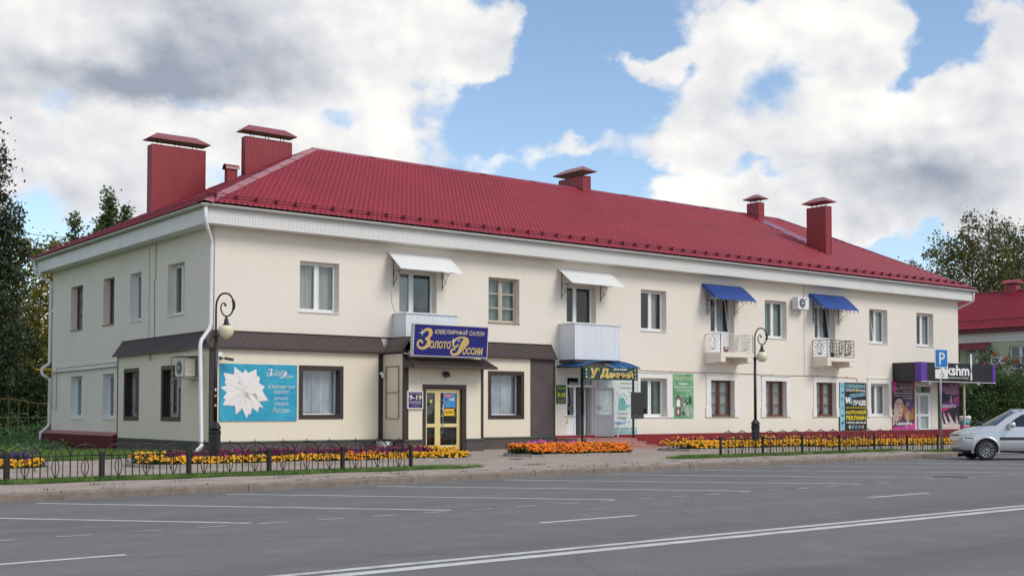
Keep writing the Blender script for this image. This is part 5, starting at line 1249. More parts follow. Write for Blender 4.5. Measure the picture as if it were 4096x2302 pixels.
for (m_, b_, h_) in ((P_cream, 0.080, 0.014), (P_black, 0.050, 0.018), (P_lime, 0.022, 0.022)):
    q = MB(); q.text2(fr5, "У", 0.30, 0.06, 0.70, 0.46, h_, 0, 0.1, b_); q.text2(fr5, "'", 0.72, 0.34, 0.77, 0.45, h_, 0, 0.1, b_); q.text2(fr5, "Д", 0.80, 0.05, 1.26, 0.45, h_, 0, 0.1, b_); q.text2(fr5, "ачный", 1.26, 0.08, 2.58, 0.36, h_, 0, 0, b_); q.build('lettering', [m_], us)
q = MB(); q.text2(fr5, 'МАГАЗИН', 1.52, 0.385, 2.24, 0.465, 0.022, 0, 0, 0.03); q.build('lettering', [P_white], us)
for (cx, cy, r) in ((0.10, 0.38, 0.06), (0.09, 0.24, 0.045), (0.10, 0.11, 0.065), (0.25, 0.06, 0.03), (2.70, 0.40, 0.06), (2.71, 0.24, 0.055), (2.72, 0.09, 0.06), (2.80, 0.30, 0.03)):
    q = MB(); q.poly2(fr5, [(cx + (r if k % 2 == 0 else r * 0.42) * math.sin(math.pi * k / 5), cy + (r if k % 2 == 0 else r * 0.42) * math.cos(math.pi * k / 5)) for k in range(10)], 0.018); q.build('star', [P_cream], us)
st = empty('porch_steps', (16, -1.0, 0.0)); tag(st, 'low porch with tan side and three worn red tiled steps at the garden shop', 'steps')
q = MB(); q.box(14.28, -1.50, -0.05, 14.62, 0, 0.535); q.build('side_wall', ['granite_tan'], st)
for (x0, y0, x1, z) in ((14.62, -1.62, 17.32, 0.53), (14.66, -1.95, 17.50, 0.40), (14.70, -2.28, 17.78, 0.27)):
    q = MB(); q.box(x0, y0, -0.05, x1, -0.07, z - 0.03); q.box(x0, y0 - 0.02, z - 0.03, x1 + 0.02, -0.07, z); so_ = q.build('step', ['step_tile'], st)
    for k in range(int((x1 - x0) / 0.3)):
        t_ = MB(); t_.box(x0 + 0.3 * k + 0.004, y0 - 0.008, max(0.0, z - 0.16), x0 + 0.3 * k + 0.296, y0 - 0.001, z - 0.034); t_.build('tile', ['step_tile'], so_)
pp_ = empty('wall_poster', (17.8, -0.03, 0.65)); tag(pp_, 'tall pale poster with a teal watering can on the wall behind the open door', 'poster')
fr6 = frame_front(16.72, -0.02, 0.65); W6, H6 = 2.18, 2.23
q = MB(); sbox(q, fr6, 0, 0, W6, H6, -0.015, 0.01); q.build('sheet', [flat('pale_mint', (0.50, 0.62, 0.58), 0.5, 1.0, 1.6, (0.76, 0.77, 0.73))], pp_)
P_teal = flat('teal', (0.16, 0.42, 0.42), 0.5, 0.3, 3); P_grey = flat('print_grey', (0.22, 0.25, 0.27)); P_blu = flat('cornflower', (0.10, 0.26, 0.55), 0.5, 0.3, 6)
q = MB()
can = [(1.10, 0.98), (1.50, 0.98), (1.56, 1.10), (1.86, 1.18), (1.86, 1.22), (1.56, 1.20), (1.46, 1.42), (1.36, 1.52), (1.22, 1.52), (1.12, 1.40), (1.06, 1.14)]
q.poly2(fr6, can, 0.014); 
hd = [(1.34 + 0.20 * math.cos(t), 1.46 + 0.24 * math.sin(t)) for t in np.linspace(-0.2, 3.3, 12)]
for a, b in zip(hd, hd[1:]): q.bar(fr6(*a, 0.013), fr6(*b, 0.013), 0.004, 0.035, 0, (0, 1, 0))
q.build('can_print', [P_teal], pp_)
for (tx, b) in (('Садовый инвентарь', (1.20, 2.06, 2.02, 2.15)), ('Капельный полив', (1.24, 1.88, 2.02, 1.97)), ('Грунты', (1.62, 1.70, 2.04, 1.78)), ('Удобрения', (1.66, 1.54, 2.06, 1.62)), ('Укрывной', (1.04, 0.78, 1.60, 0.90)), ('материал', (1.06, 0.60, 1.54, 0.72)), ('Семена Средства защиты', (0.72, 0.17, 2.12, 0.30))): q = MB(); q.text2(fr6, tx, *b, 0.014, 0, 0, 0.02); q.build('lettering', [P_grey], pp_)
q = MB(); r2 = random.Random(9)
for k in range(46):
    u, v = r2.gauss(1.15, 0.28), r2.gauss(0.47, 0.06)
    if 0.75 < u < 2.0: q.disc2(fr6, u, v, r2.uniform(0.015, 0.05), r2.uniform(0.01, 0.03), 0.014 + 0.0003 * k, 0, 6)
for k in range(120):
    u = 0.72 + 1.42 * k / 120; q.poly2(fr6, [(u, 0.03), (u + 0.02, 0.03), (u + r2.uniform(-0.03, 0.05), r2.uniform(0.12, 0.34))], 0.0125 + 0.00003 * k, 1)
q.build('meadow_print', [P_blu, P_teal], pp_)
q = MB()
for k in range(16):
    u, v = r2.uniform(0.3, 1.1), r2.uniform(1.0, 2.1); q.poly2(fr6, [(u, v), (u + 0.012, v), (u + r2.uniform(-0.08, 0.08), v + r2.uniform(0.1, 0.3))], 0.0145 + 0.0002 * k)
for (u, v) in ((1.08, 1.98), (1.72, 0.50), (0.9, 1.3)): q.poly2(fr6, [(u, v), (u + 0.06, v + 0.05), (u + 0.02, v - 0.01), (u + 0.07, v - 0.06)], 0.018)
q.build('twig_print', [P_black], pp_)
gsn = empty('hours_sign', (14.72, -0.03, 1.91)); tag(gsn, 'small green and yellow 9-19 opening hours sign left of the garden shop door', 'sign')
fr7 = frame_front(14.46, -0.01, 1.90); q = MB(); sbox(q, fr7, 0, 0, 0.50, 0.74, -0.005, 0.012); q.build('plate', [flat('leaf_green', (0.02, 0.10, 0.035), 0.4, 0.3, 3)], gsn)
q = MB(); q.text2(fr7, '9-19', 0.05, 0.25, 0.46, 0.44, 0.015, 0, 0, 0.03); q.text2(fr7, "У'Дачный", 0.05, 0.58, 0.45, 0.66, 0.015, 0, 0, 0.02); q.text2(fr7, 'без перерыва', 0.07, 0.12, 0.44, 0.16, 0.015); q.text2(fr7, 'и выходных', 0.09, 0.05, 0.42, 0.09, 0.015); q.build('lettering', [flat('acid_yellow', (0.75, 0.68, 0.03))], gsn)
bk = empty('chalkboard', (17.4, -1.6, 1.3)); tag(bk, 'blank black board strapped to the right post of the blue canopy', 'board')
q = MB(); q.box(17.05, -1.60, 1.30, 17.74, -1.575, 2.36); q.build('board', [flat('chalk_black', (0.028, 0.028, 0.030), 0.7, 0.35, 4)], bk)
q = MB()
for k in range(60): u = r2.uniform(17.08, 17.7); z = r2.uniform(1.32, 1.47); q.face([(u, -1.603, z), (u + r2.uniform(0.01, 0.05), -1.603, z), (u + 0.02, -1.603, z + r2.uniform(0.004, 0.02))])
q.build('worn_edge', [P_grey], bk)
q = MB(); q.lathe([(0.07, 0), (0.10, 0.16), (0.11, 0.18), (0.0001, 0.17)], (17.15, -0.35, 0.53), 10); q2 = q.build('flower_pot', ['granite_tan'], loc=(17.15, -0.35, 0.53)); tag(q2, 'tan flower pot with a green plant on the garden shop porch', 'flower pot')
q = MB()
for k in range(40): th = r2.uniform(0, 6.28); a = Vector((17.15, -0.35, 0.69)); b = a + Vector((0.12 * math.cos(th), 0.12 * math.sin(th), r2.uniform(0.03, 0.20))); tt = Vector((-math.sin(th), math.cos(th), 0)) * 0.025; q.face([a, (a + b) / 2 + tt, b, (a + b) / 2 - tt])
q.build('leaf', ['leaf_bush'], q2)
q = MB(); q.lathe([(0.035, 0), (0.035, 0.10), (0.012, 0.14), (0.012, 0.17), (0.0001, 0.17)], (17.42, -0.40, 0.53), 8); tag(q.build('bottle', ['pvc']), 'small white bottle on the porch beside the plant pot', 'bottle')
q = MB(); q.tube([(15.0, -0.03, 1.10), (15.02, -0.05, 1.24), (15.04, -0.03, 1.32)], 0.022, 5); tag(q.build('yellow_tag', [flat('acid_yellow', (0.75, 0.68, 0.03))]), 'little yellow tag hanging on the wall by the garden shop sidelight', 'tag')
q = MB(); q.tube([(14.3, -1.5, 1.40), (14.9, -0.02, 1.385), (15.40, -0.02, 1.385)], 0.010, 5); q.build('rail', ['iron'], cp)

# ---- watch repair poster
wp = empty('watch_poster', (21.66, -0.02, 1.29)); tag(wp, 'green watch repair poster with clocks and wristwatches', 'poster')
fr8 = frame_front(21.04, -0.012, 1.29); W8, H8 = 1.26, 1.93
q = MB(); sbox(q, fr8, 0, 0, W8, H8, -0.008, 0.008); q.build('sheet', [flat('spring_green', (0.025, 0.20, 0.09), 0.45, 1.0, 2.4, (0.26, 0.52, 0.28))], wp)
wpx = lambda x, y: ((x - 210) / 565 * W8, (1310 - y) / 1225 * H8); G8 = lambda x0, y0, x1, y1: (*wpx(x0, y1), *wpx(x1, y0))
q = MB(); q.text2(fr8, 'РЕМОНТ', *G8(250, 160, 505, 265), 0.012, 0, 0, 0.02); q.text2(fr8, 'ЧАСОВ', *G8(545, 160, 755, 260), 0.012, 0, 0, 0.02); q.build('lettering', [flat('pale_yellow', (0.62, 0.62, 0.32))], wp)
q = MB(); q.text2(fr8, 'ЗАМЕНА', *G8(375, 335, 630, 390), 0.012, 0, 0, 0.03); q.text2(fr8, 'РЕМЕШКОВ И БРАСЛЕТОВ', *G8(250, 435, 745, 475), 0.012, 0, 0, 0.015); q.text2(fr8, 'СТЕКОЛ БАТАРЕЕК', *G8(310, 520, 700, 560), 0.012, 0, 0, 0.015); q.build('lettering', [P_white], wp)
q = MB(); q.poly2(fr8, [wpx(*p) for p in ((275, 760), (300, 690), (350, 640), (400, 690), (430, 760), (425, 1230), (345, 1270), (280, 1230))], 0.012); q.build('clock_print', [flat('rosewood', (0.20, 0.09, 0.08))], wp)
q = MB(); q.poly2(fr8, [wpx(*p) for p in ((300, 990), (300, 830), (350, 770), (400, 830), (400, 990))], 0.015); q.poly2(fr8, [wpx(*p) for p in ((345, 1040), (375, 1150), (345, 1190), (318, 1150))], 0.015); q.build('dial_print', [P_white], wp)
q = MB()
for (x, y) in ((512, 800), (605, 815)): q.disc2(fr8, *wpx(x, y), 0.105, 0.105, 0.013); 
q.poly2(fr8, [wpx(*p) for p in ((645, 700), (695, 700), (715, 800), (695, 920), (645, 920), (660, 800))], 0.013); q.poly2(fr8, [wpx(*p) for p in ((455, 1130), (525, 1130), (525, 1220), (470, 1220))], 0.013); q.poly2(fr8, [wpx(*p) for p in ((560, 890), (630, 890), (610, 940), (580, 940))], 0.013); q.build('watch_print', [flat('watch_dark', (0.03, 0.035, 0.04))], wp)
q = MB()
for (x, y) in ((512, 800), (605, 815)): q.disc2(fr8, *wpx(x, y), 0.055, 0.055, 0.016)
q.poly2(fr8, [wpx(*p) for p in ((535, 1010), (620, 980), (665, 1100), (660, 1240), (580, 1250), (540, 1150))], 0.013); q.poly2(fr8, [wpx(*p) for p in ((680, 1000), (740, 990), (755, 1170), (690, 1180))], 0.013); q.poly2(fr8, [wpx(*p) for p in ((470, 880), (550, 880), (530, 1000), (490, 990))], 0.014); q.build('bracelet_print', [flat('silver_print', (0.45, 0.42, 0.42))], wp)

# ---- black advertising board
ad = empty('advertising_board', (33.66, -0.05, 0.66)); tag(ad, 'black board with blue and yellow advertising text and a light blue strip', 'billboard')
fr9 = frame_front(32.58, -0.07, 0.66); W9, H9 = 2.17, 2.35
q = MB(); sbox(q, fr9, 0, 0, W9, H9, -0.06, 0); q.build('board', [P_black], ad)
P_cy = flat('pale_cyan', (0.24, 0.52, 0.62)); P_yel = flat('bright_yellow', (0.85, 0.66, 0.01))
apx = lambda x, y: ((x - 172) / 680 * W9, (1322 - y) / 1190 * H9); G9 = lambda x0, y0, x1, y1: (*apx(x0, y1), *apx(x1, y0))
q = MB(); q.rect2(fr9, 0.0, 0.0, apx(285, 0)[0], H9, 0.006); q.poly2(fr9, [apx(*p) for p in ((422, 425), (815, 368), (820, 452), (428, 518))], 0.006); q.text2(fr9, 'СОВРЕМЕННЫЕ', *G9(310, 170, 820, 270), 0.008, 0, 0, 0.03); q.poly2(fr9, [apx(*p) for p in ((440, 525), (470, 535), (492, 600), (460, 685), (440, 680), (465, 605))], 0.008); q.build('strip_print', [P_cy], ad)
q = MB(); q.text2(fr9, 'ТЕХНОЛОГИИ', *G9(312, 290, 565, 350), 0.008, 0, 0, 0.02); q.text2(fr9, 'РЕКЛАМЕ', *G9(640, 300, 820, 355), 0.008, 0, 0, 0.02); q.text2(fr9, 'ЛУЧШЕЕ', *G9(500, 570, 830, 700), 0.008, 0, 0, 0.04); q.text2(fr9, '+7(992) 300-45-55', *G9(318, 1105, 828, 1170), 0.008, 0, 0, 0.025); q.text2(fr9, 'Н', *G9(310, 495, 435, 645), 0.008, 0, -0.1, 0.10); q.build('lettering', [P_white], ad)
q = MB(); q.text2(fr9, 'ИЗГОТОВЛЕНИЕ ВСЕХ ВИДОВ', *G9(320, 740, 828, 780), 0.008, 0, 0, 0.02); q.text2(fr9, 'НАРУЖНОЙ', *G9(320, 805, 828, 920), 0.008, 0, 0, 0.03); q.text2(fr9, 'РЕКЛАМЫ', *G9(320, 955, 828, 1065), 0.008, 0, 0, 0.03); q.text2(fr9, 'В', *G9(580, 290, 630, 375), 0.008, 0, 0.1, 0.05); q.build('lettering', [P_yel], ad)
q = MB(); q.text2(fr9, 'МЫ ПРЕДЛАГАЕМ', *G9(440, 398, 810, 488), 0.010, 0, 0, 0.025, 0.13)
q.text2(fr9, 'А', *G9(200, 175, 258, 255), 0.010); q.poly2(fr9, [apx(*p) for p in ((205, 375), (235, 365), (235, 355), (262, 360), (262, 415), (205, 405))], 0.010); q.poly2(fr9, [apx(*p) for p in ((205, 590), (262, 590), (262, 605), (205, 605))], 0.010); q.poly2(fr9, [apx(*p) for p in ((205, 520), (240, 510), (262, 550), (210, 560))], 0.010); q.poly2(fr9, [apx(*p) for p in ((228, 720), (236, 720), (252, 820), (232, 770), (215, 820))], 0.010); q.poly2(fr9, [apx(*p) for p in ((205, 930), (262, 930), (250, 985), (215, 985))], 0.010); q.poly2(fr9, [apx(*p) for p in ((200, 1120), (265, 1090), (265, 1140), (200, 1175))], 0.010); q.rect2(fr9, *G9(228, 1165, 240, 1240), 0.010)
q.build('icon_print', [flat('ink_blue', (0.02, 0.06, 0.10))], ad)
for (x, col) in ((412, (0.35, 0.42, 0.45)), (490, (0.16, 0.28, 0.16)), (572, (0.02, 0.28, 0.55)), (655, (0.42, 0.12, 0.10)), (740, (0.25, 0.28, 0.22))):
    q = MB(); q.disc2(fr9, *apx(x, 1240), 0.105, 0.095, 0.008); q.build('badge_print', [flat('badge%d' % x, col)], ad)

# ---- beauty supply shop at the right-hand end
ls = empty('shop_sign', (40.5, -0.9, 3.10)); tag(ls, 'long black box sign with white letters and purple ends on the right corner', 'shop sign')
q = MB(); q.box(37.06, -1.66, 3.13, 43.95, -0.001, 4.08); q.build('case', [flat('sign_black', (0.014, 0.013, 0.020), 0.35)], ls)
P_pur = flat('purple', (0.11, 0.035, 0.33), 0.4)
q = MB(); q.box(37.045, -1.675, 3.125, 37.56, -1.655, 4.085); q.box(37.045, -1.655, 3.125, 37.055, -1.33, 4.085); q.build('end_band', [P_pur], ls)
q = MB(); q.box(43.70, -1.675, 3.125, 43.965, -1.655, 4.085); q.build('end_band', [P_pur], ls)
q = MB(); q.box(37.06, -1.70, 3.09, 43.95, -1.62, 3.125); q.build('bottom_rail', ['gutter_grey'], ls)
fr10 = frame_front(0, -1.665, 0); q = MB()
q.text2(fr10, 'lakshm', 38.62, 3.44, 41.42, 4.00, 0.02, 0, 0, 0.03); q.text2(fr10, 'professional shop', 38.9, 3.28, 41.35, 3.37, 0.02, 0, 0, 0.02)
q.poly2(fr10, [(41.53, 3.22), (41.68, 3.22), (41.66, 3.66), (41.55, 3.66)], 0.02); q.poly2(fr10, [(41.52, 4.12), (41.69, 4.12), (41.67, 4.60), (41.54, 4.60)], 0.02); q.poly2(fr10, [(41.585, 3.70), (41.625, 3.70), (41.69, 4.12), (41.52, 4.12)], 0.02); q.build('lettering', [P_white], ls)
for xx in (37.9, 42.4): q = MB(); q.box(xx, -1.60, 2.98, xx + 0.14, -1.50, 3.10); q.build('lamp_head', ['pvc'], ls)
q = MB(); q.box(41.32, -1.44, 0.0, 41.40, -1.36, 3.10); q.build('post', ['wood_pale'], ls)
def grad(name, c0, c1, s=1.0, st=(1, 1, 1)): return mat('print_' + name, c0, 0.4, 1.0, s, col2=c1, stretch=st)
bp1 = empty('beauty_poster', (37.97, -0.03, 0.65)); tag(bp1, 'magenta poster with a woman\'s face and a lash curler left of the shop door', 'poster')
frA = frame_front(36.97, -0.02, 0.65); WA, HA = 2.0, 2.48
pA = lambda x, y: ((x - 100) / 355 * WA, (1130 - y) / 735 * HA)
q = MB(); sbox(q, frA, 0, 0, WA, HA, -0.015, 0.008); q.build('sheet', [grad('plum', (0.025, 0.012, 0.035), (0.20, 0.05, 0.10), 1.1)], bp1)
q = MB(); q.poly2(frA, [pA(*p) for p in ((100, 395), (170, 395), (150, 560), (100, 545))], 0.012); q.poly2(frA, [pA(*p) for p in ((400, 395), (440, 395), (440, 560), (415, 500))], 0.012); q.poly2(frA, [pA(*p) for p in ((100, 1130), (130, 1085), (330, 1075), (455, 1020), (455, 1130))], 0.012); q.build('magenta_print', [flat('magenta', (0.55, 0.04, 0.26), 0.4, 0.3, 2)], bp1)
q = MB(); q.poly2(frA, [pA(*p) for p in ((280, 780), (360, 700), (430, 800), (445, 960), (330, 1010), (270, 930))], 0.011); q.build('glow_print', [grad('ember', (0.40, 0.09, 0.02), (0.65, 0.28, 0.02), 2)], bp1)
P_skin = flat('skin', (0.58, 0.40, 0.34), 0.45, 0.15, 3)
q = MB(); q.poly2(frA, [pA(*p) for p in ((140, 690), (180, 650), (240, 650), (272, 700), (274, 800), (255, 900), (235, 960), (205, 985), (170, 940), (120, 880), (110, 800))], 0.014)
for (a, b) in (((100, 930), (190, 905)), ((100, 965), (205, 955)), ((100, 1005), (180, 990)), ((100, 1050), (150, 1010))):
    A = Vector((*pA(*a), 0)); B = Vector((*pA(*b), 0)); t_ = (B - A).normalized(); nn = Vector((-t_.y, t_.x, 0)) * 0.075
    q.poly2(frA, [tuple((A + nn)[:2]), tuple((B + nn * 0.7)[:2]), tuple((B + t_ * 0.06)[:2]), tuple((B - nn * 0.7)[:2]), tuple((A - nn)[:2])], 0.019)
q.build('face_print', [P_skin], bp1)
q = MB(); q.poly2(frA, [pA(*p) for p in ((100, 800), (105, 680), (150, 610), (215, 590), (265, 610), (285, 680), (280, 760), (262, 690), (230, 655), (185, 655), (145, 700), (125, 800), (105, 900))], 0.017)
q.poly2(frA, [pA(*p) for p in ((150, 715), (180, 712), (212, 742), (205, 748), (178, 725))], 0.018); q.poly2(frA, [pA(*p) for p in ((240, 745), (268, 722), (272, 732), (245, 755))], 0.018)
q.disc2(frA, *pA(180, 770), 0.10, 0.045, 0.018, 0, 10); q.disc2(frA, *pA(252, 785), 0.08, 0.04, 0.018, 0, 10); q.poly2(frA, [pA(*p) for p in ((205, 880), (222, 890), (232, 878), (222, 868))], 0.018); q.build('hair_print', [flat('ink', (0.02, 0.012, 0.016))], bp1)
q = MB(); q.disc2(frA, *pA(178, 768), 0.045, 0.03, 0.021, 0, 8); q.disc2(frA, *pA(250, 784), 0.035, 0.026, 0.021, 0, 8); q.build('eye_print', [P_white], bp1)
q = MB(); q.poly2(frA, [pA(*p) for p in ((190, 945), (212, 925), (232, 935), (222, 955), (205, 962))], 0.020); q.build('lip_print', [flat('lip', (0.25, 0.03, 0.05))], bp1)
q = MB(); q.disc2(frA, *pA(375, 755), 0.30, 0.33, 0.014, 0, 16); q.build('lash_print', [flat('violet', (0.12, 0.05, 0.22), 0.4, 0.4, 5)], bp1)
q = MB(); q.poly2(frA, [pA(*p) for p in ((350, 835), (372, 840), (350, 1010), (320, 1120), (300, 1120), (325, 1000))], 0.017); q.disc2(frA, *pA(340, 735), 0.08, 0.13, 0.018, 0, 10); q.build('tool_print', [flat('steel_blue', (0.22, 0.34, 0.44))], bp1)
q = MB(); q.text2(frA, 'LakshmiPro', *pA(160, 1060), *pA(402, 1008), 0.024, 0, 0, 0.03); q.poly2(frA, [pA(*p) for p in ((318, 870), (327, 870), (327, 985), (318, 985))], 0.02)
for (tx, y, x0) in (('ПРОФЕССИОНАЛЬНЫЙ', 430, 170), ('БЬЮТИ-МАГАЗИН', 468, 225), ('ГЕЛЬ-ЛАКИ / БАЗЫ / ТОПЫ', 502, 150), ('И ДИЗАЙНЫ', 540, 265), ('Все для бровей', 575, 135), ('Средства для ресниц', 612, 150), ('и маникюра', 652, 265)): q.text2(frA, tx, *pA(x0, y + 11), *pA(410, y - 11), 0.021, 0, 0, 0.01)
q.build('lettering', [P_white], bp1)
bp2 = empty('beauty_poster', (42.1, -0.03, 0.61)); tag(bp2, 'dark purple poster with manicured fingers right of the parking sign post', 'poster')
frB = frame_front(41.12, -0.02, 0.62); WB_, HB = 2.0, 2.50; pB = lambda x, y: ((x - 835) / 280 * WB_, (1140 - y) / 730 * HB)
q = MB(); sbox(q, frB, 0, 0, WB_, HB, -0.015, 0.008); q.build('sheet', [flat('poster_black', (0.022, 0.018, 0.026), 0.4, 0.3, 2)], bp2)
q = MB(); q.poly2(frB, [pB(*p) for p in ((835, 415), (1115, 415), (1115, 590), (1040, 610), (835, 560))], 0.012); q.poly2(frB, [pB(*p) for p in ((850, 760), (950, 700), (1115, 600), (1115, 770), (890, 860))], 0.012); q.build('purple_print', [grad('violet_red', (0.10, 0.04, 0.22), (0.42, 0.05, 0.25), 1.4)], bp2)
q = MB(); q.poly2(frB, [pB(*p) for p in ((850, 790), (960, 770), (990, 800), (895, 862))], 0.015); q.poly2(frB, [pB(*p) for p in ((1040, 660), (1115, 610), (1115, 700), (1060, 710))], 0.015); q.build('pink_print', [flat('hot_pink', (0.65, 0.05, 0.22), 0.4, 0.25, 2)], bp2)
q = MB(); nails = MB()
for (a, b, w_) in (((900, 1130), (870, 950), 0.10), ((970, 1130), (905, 900), 0.115), ((1060, 1135), (965, 900), 0.12), ((1100, 1135), (1070, 945), 0.10)):
    A = Vector((*pB(*a), 0)); B = Vector((*pB(*b), 0)); t_ = (B - A).normalized(); nn = Vector((-t_.y, t_.x, 0)) * w_
    q.poly2(frB, [tuple((A + nn)[:2]), tuple((B + nn * 0.75)[:2]), tuple((B + t_ * 0.10)[:2]), tuple((B - nn * 0.75)[:2]), tuple((A - nn)[:2])], 0.016 + w_ * 0.02)
    nails.poly2(frB, [tuple((B - t_ * 0.14 + nn * 0.6)[:2]), tuple((B + t_ * 0.02 + nn * 0.6)[:2]), tuple((B + t_ * 0.13)[:2]), tuple((B + t_ * 0.02 - nn * 0.6)[:2]), tuple((B - t_ * 0.14 - nn * 0.6)[:2])], 0.024)
q.poly2(frB, [pB(*p) for p in ((870, 1140), (900, 1060), (1000, 1030), (1115, 1060), (1115, 1140))], 0.021); q.build('hand_print', [flat('skin_pale', (0.62, 0.50, 0.46), 0.45, 0.12, 3)], bp2); nails.build('nail_print', [flat('nail_pink', (0.60, 0.20, 0.32))], bp2)
q = MB(); q.text2(frB, 'LakshmiPro', *pB(865, 795), *pB(1068, 740), 0.022, 0, 0, 0.03); q.poly2(frB, [pB(*p) for p in ((998, 615), (1008, 615), (1008, 720), (998, 720))], 0.018)
for (tx, y, x0, x1) in (('МАГАЗИН', 450, 990, 1100), ('ПРОФЕССИОНАЛЬНЫХ', 488, 865, 1100), ('МАТЕРИАЛОВ И', 528, 855, 1100), ('ОБОРУДОВАНИЯ', 568, 930, 1098)): q.text2(frB, tx, *pB(x0, y + 12), *pB(x1, y - 12), 0.016, 0, 0, 0.01)
for (u, v) in ((935, 1025), (908, 1075)): q.disc2(frB, *pB(u, v), 0.09, 0.075, 0.028, 0, 10)
q.text2(frB, 'lakshmipro', *pB(965, 1038), *pB(1080, 1012), 0.028, 0, 0, 0.01); q.text2(frB, '@lakshmipro', *pB(940, 1088), *pB(1085, 1062), 0.028, 0, 0, 0.01); q.build('lettering', [P_white], bp2)

# ---- parking sign on its post
ps = empty('parking_sign', (25.98, -9.75, 0.13)); tag(ps, 'blue P parking sign with a white wheelchair plate on a grey post', 'road sign')
q = MB(); q.tube([(25.98, -9.75, 0.0), (25.98, -9.75, 3.95)], 0.038, 10); q.build('post', ['zinc'], ps)
cs_, sn_ = math.cos(R(-8)), math.sin(R(-8))
def frP(u, v, h=0): x, y = u * cs_ + h * sn_, u * sn_ - h * cs_; return (25.98 + x, -9.80 + y, v)
q = MB(); sbox(q, frP, -0.36, 3.31, 0.36, 4.03, -0.012, 0.0); q.rect2(frP, -0.36, 3.31, 0.36, 4.03, 0.003); q.build('plate', ['white_paint'], ps)
q = MB(); q.rect2(frP, -0.335, 3.335, 0.335, 4.005, 0.006); q.build('face', [flat('sign_blue', (0.005, 0.16, 0.50), 0.35)], ps)
q = MB(); q.text2(frP, 'P', -0.12, 3.42, 0.19, 3.90, 0.010, 0, 0, 0.0); q.build('lettering', ['white_paint'], ps)
q = MB(); sbox(q, frP, -0.35, 2.88, 0.35, 3.24, -0.012, 0.0); q.build('plate', ['white_paint'], ps)
q = MB(); q.disc2(frP, 0.02, 3.19, 0.025, None, 0.004, 0, 8)
ring = [(0.03 + 0.085 * math.cos(t), 3.01 + 0.085 * math.sin(t)) for t in np.linspace(2.2, 6.9, 14)]
for a, b in list(zip(ring, ring[1:])) + [((0.015, 3.16), (0.03, 3.05)), ((0.03, 3.05), (0.11, 3.05)), ((0.11, 3.05), (0.15, 2.95)), ((0.015, 3.12), (0.09, 3.11))]: q.bar(frP(*a, 0.005), frP(*b, 0.005), 0.004, 0.018, 0, (0, 1, 0))
q.build('wheelchair_print', [P_black], ps)

# ================================================================== STREET LAMPS
def lamp_parts(root, round_globe):
    q = MB()
    q.lathe([(0.20, 0), (0.20, 0.10), (0.155, 0.14), (0.15, 0.80), (0.165, 0.83), (0.165, 0.88), (0.13, 0.90), (0.14, 0.93), (0.17, 0.95), (0.155, 1.0), (0.10, 1.08), (0.075, 1.12), (0.06, 1.13)], n=8, smooth=False, phase=0.5)
    q.build('lamp_base', ['iron'], root, local=True)
    q = MB(); q.tube([(0, 0, 1.10), (0, 0, 3.40)], [0.056, 0.050], 12); q.lathe([(0.05, 0), (0.075, 0.02), (0.06, 0.05), (0.075, 0.08), (0.04, 0.11)], (0, 0, 3.33), 12); q.lathe([(0.05, 0), (0.065, 0.015), (0.05, 0.03)], (0, 0, 2.1), 12)
    sc = [(0, 3.40), (0, 3.64), (0, 4.0), (0.006, 4.2), (0.035, 4.34), (0.12, 4.47), (0.23, 4.507), (0.345, 4.475), (0.42, 4.37), (0.45, 4.26), (0.445, 4.13), (0.41, 4.0), (0.345, 3.925), (0.268, 3.90), (0.19, 3.945), (0.134, 4.045), (0.123, 4.143), (0.155, 4.23), (0.21, 4.253), (0.245, 4.22)]
    def cr(P, n=4):
        out = []; P = [P[0]] + P + [P[-1]]
        for i in range(1, len(P) - 2):
            for k in range(n):
                t = k / n; a, b, c, d = (np.array(P[i + j], float) for j in (-1, 0, 1, 2)); out.append(tuple(0.5 * (2 * b + (c - a) * t + (2 * a - 5 * b + 4 * c - d) * t * t + (3 * b - 3 * c + d - a) * t ** 3)))
        return out + [tuple(P[-1])]
    c = cr(sc); q.tube([(u, 0, z) for u, z in c], [0.028 - 0.012 * i / len(c) for i in range(len(c))], 8); q.build('pole', ['iron'], root, local=True)
    q = MB(); q.ball((0.24, 0, 4.195), 0.036, 0, 6); q.tube([(0.425, 0, 4.33), (0.455, 0, 4.28), (0.462, 0, 4.16), (0.44, 0, 4.06)], [0.036, 0.042, 0.040, 0.030], 8)
    q.tube([(0.268, 0, 3.91), (0.268, 0, 3.80)], 0.018, 6); q.lathe([(0.02, 0.20), (0.045, 0.16), (0.062, 0.08), (0.07, 0.02), (0.11, 0.0), (0.115, -0.03), (0.0001, -0.03)], (0.268, 0, 3.68), 12); q.build('lamp_cap', ['iron'], root, local=True)
    q = MB()
    if round_globe: q.ball((0.268, 0, 3.455), 0.205, 0, 14)
    else: q.lathe([(0.15, 0.35), (0.19, 0.335), (0.205, 0.29), (0.206, 0.24), (0.19, 0.17), (0.155, 0.10), (0.10, 0.04), (0.04, 0.006), (0.0001, 0.0)], (0.268, 0, 3.305), 18)
    q.build('lamp_globe', ['globe'], root, local=True)
l1 = empty('street_lamp', (-2.98, -6.8, 0.20), R(-32)); tag(l1, 'black scroll street lamp with a teardrop globe in front of the left corner', 'street lamp', 'scroll street lamps'); lamp_parts(l1, False)
for z0, z1 in ((1.92, 2.00), (1.78, 1.82), (1.52, 1.58)): q = MB(); q.tube([(0.012, -0.046, z0), (0.012, -0.046, z1)], 0.026, 6); q.build('sticker', ['pvc_grey'], l1, local=True)
l2 = empty('street_lamp', (19.97, -5.5, 0.10), R(-32)); l2.scale = (1.05, 1.05, 1.05); tag(l2, 'black scroll street lamp with a round globe in the right flower bed', 'street lamp', 'scroll street lamps'); lamp_parts(l2, True)

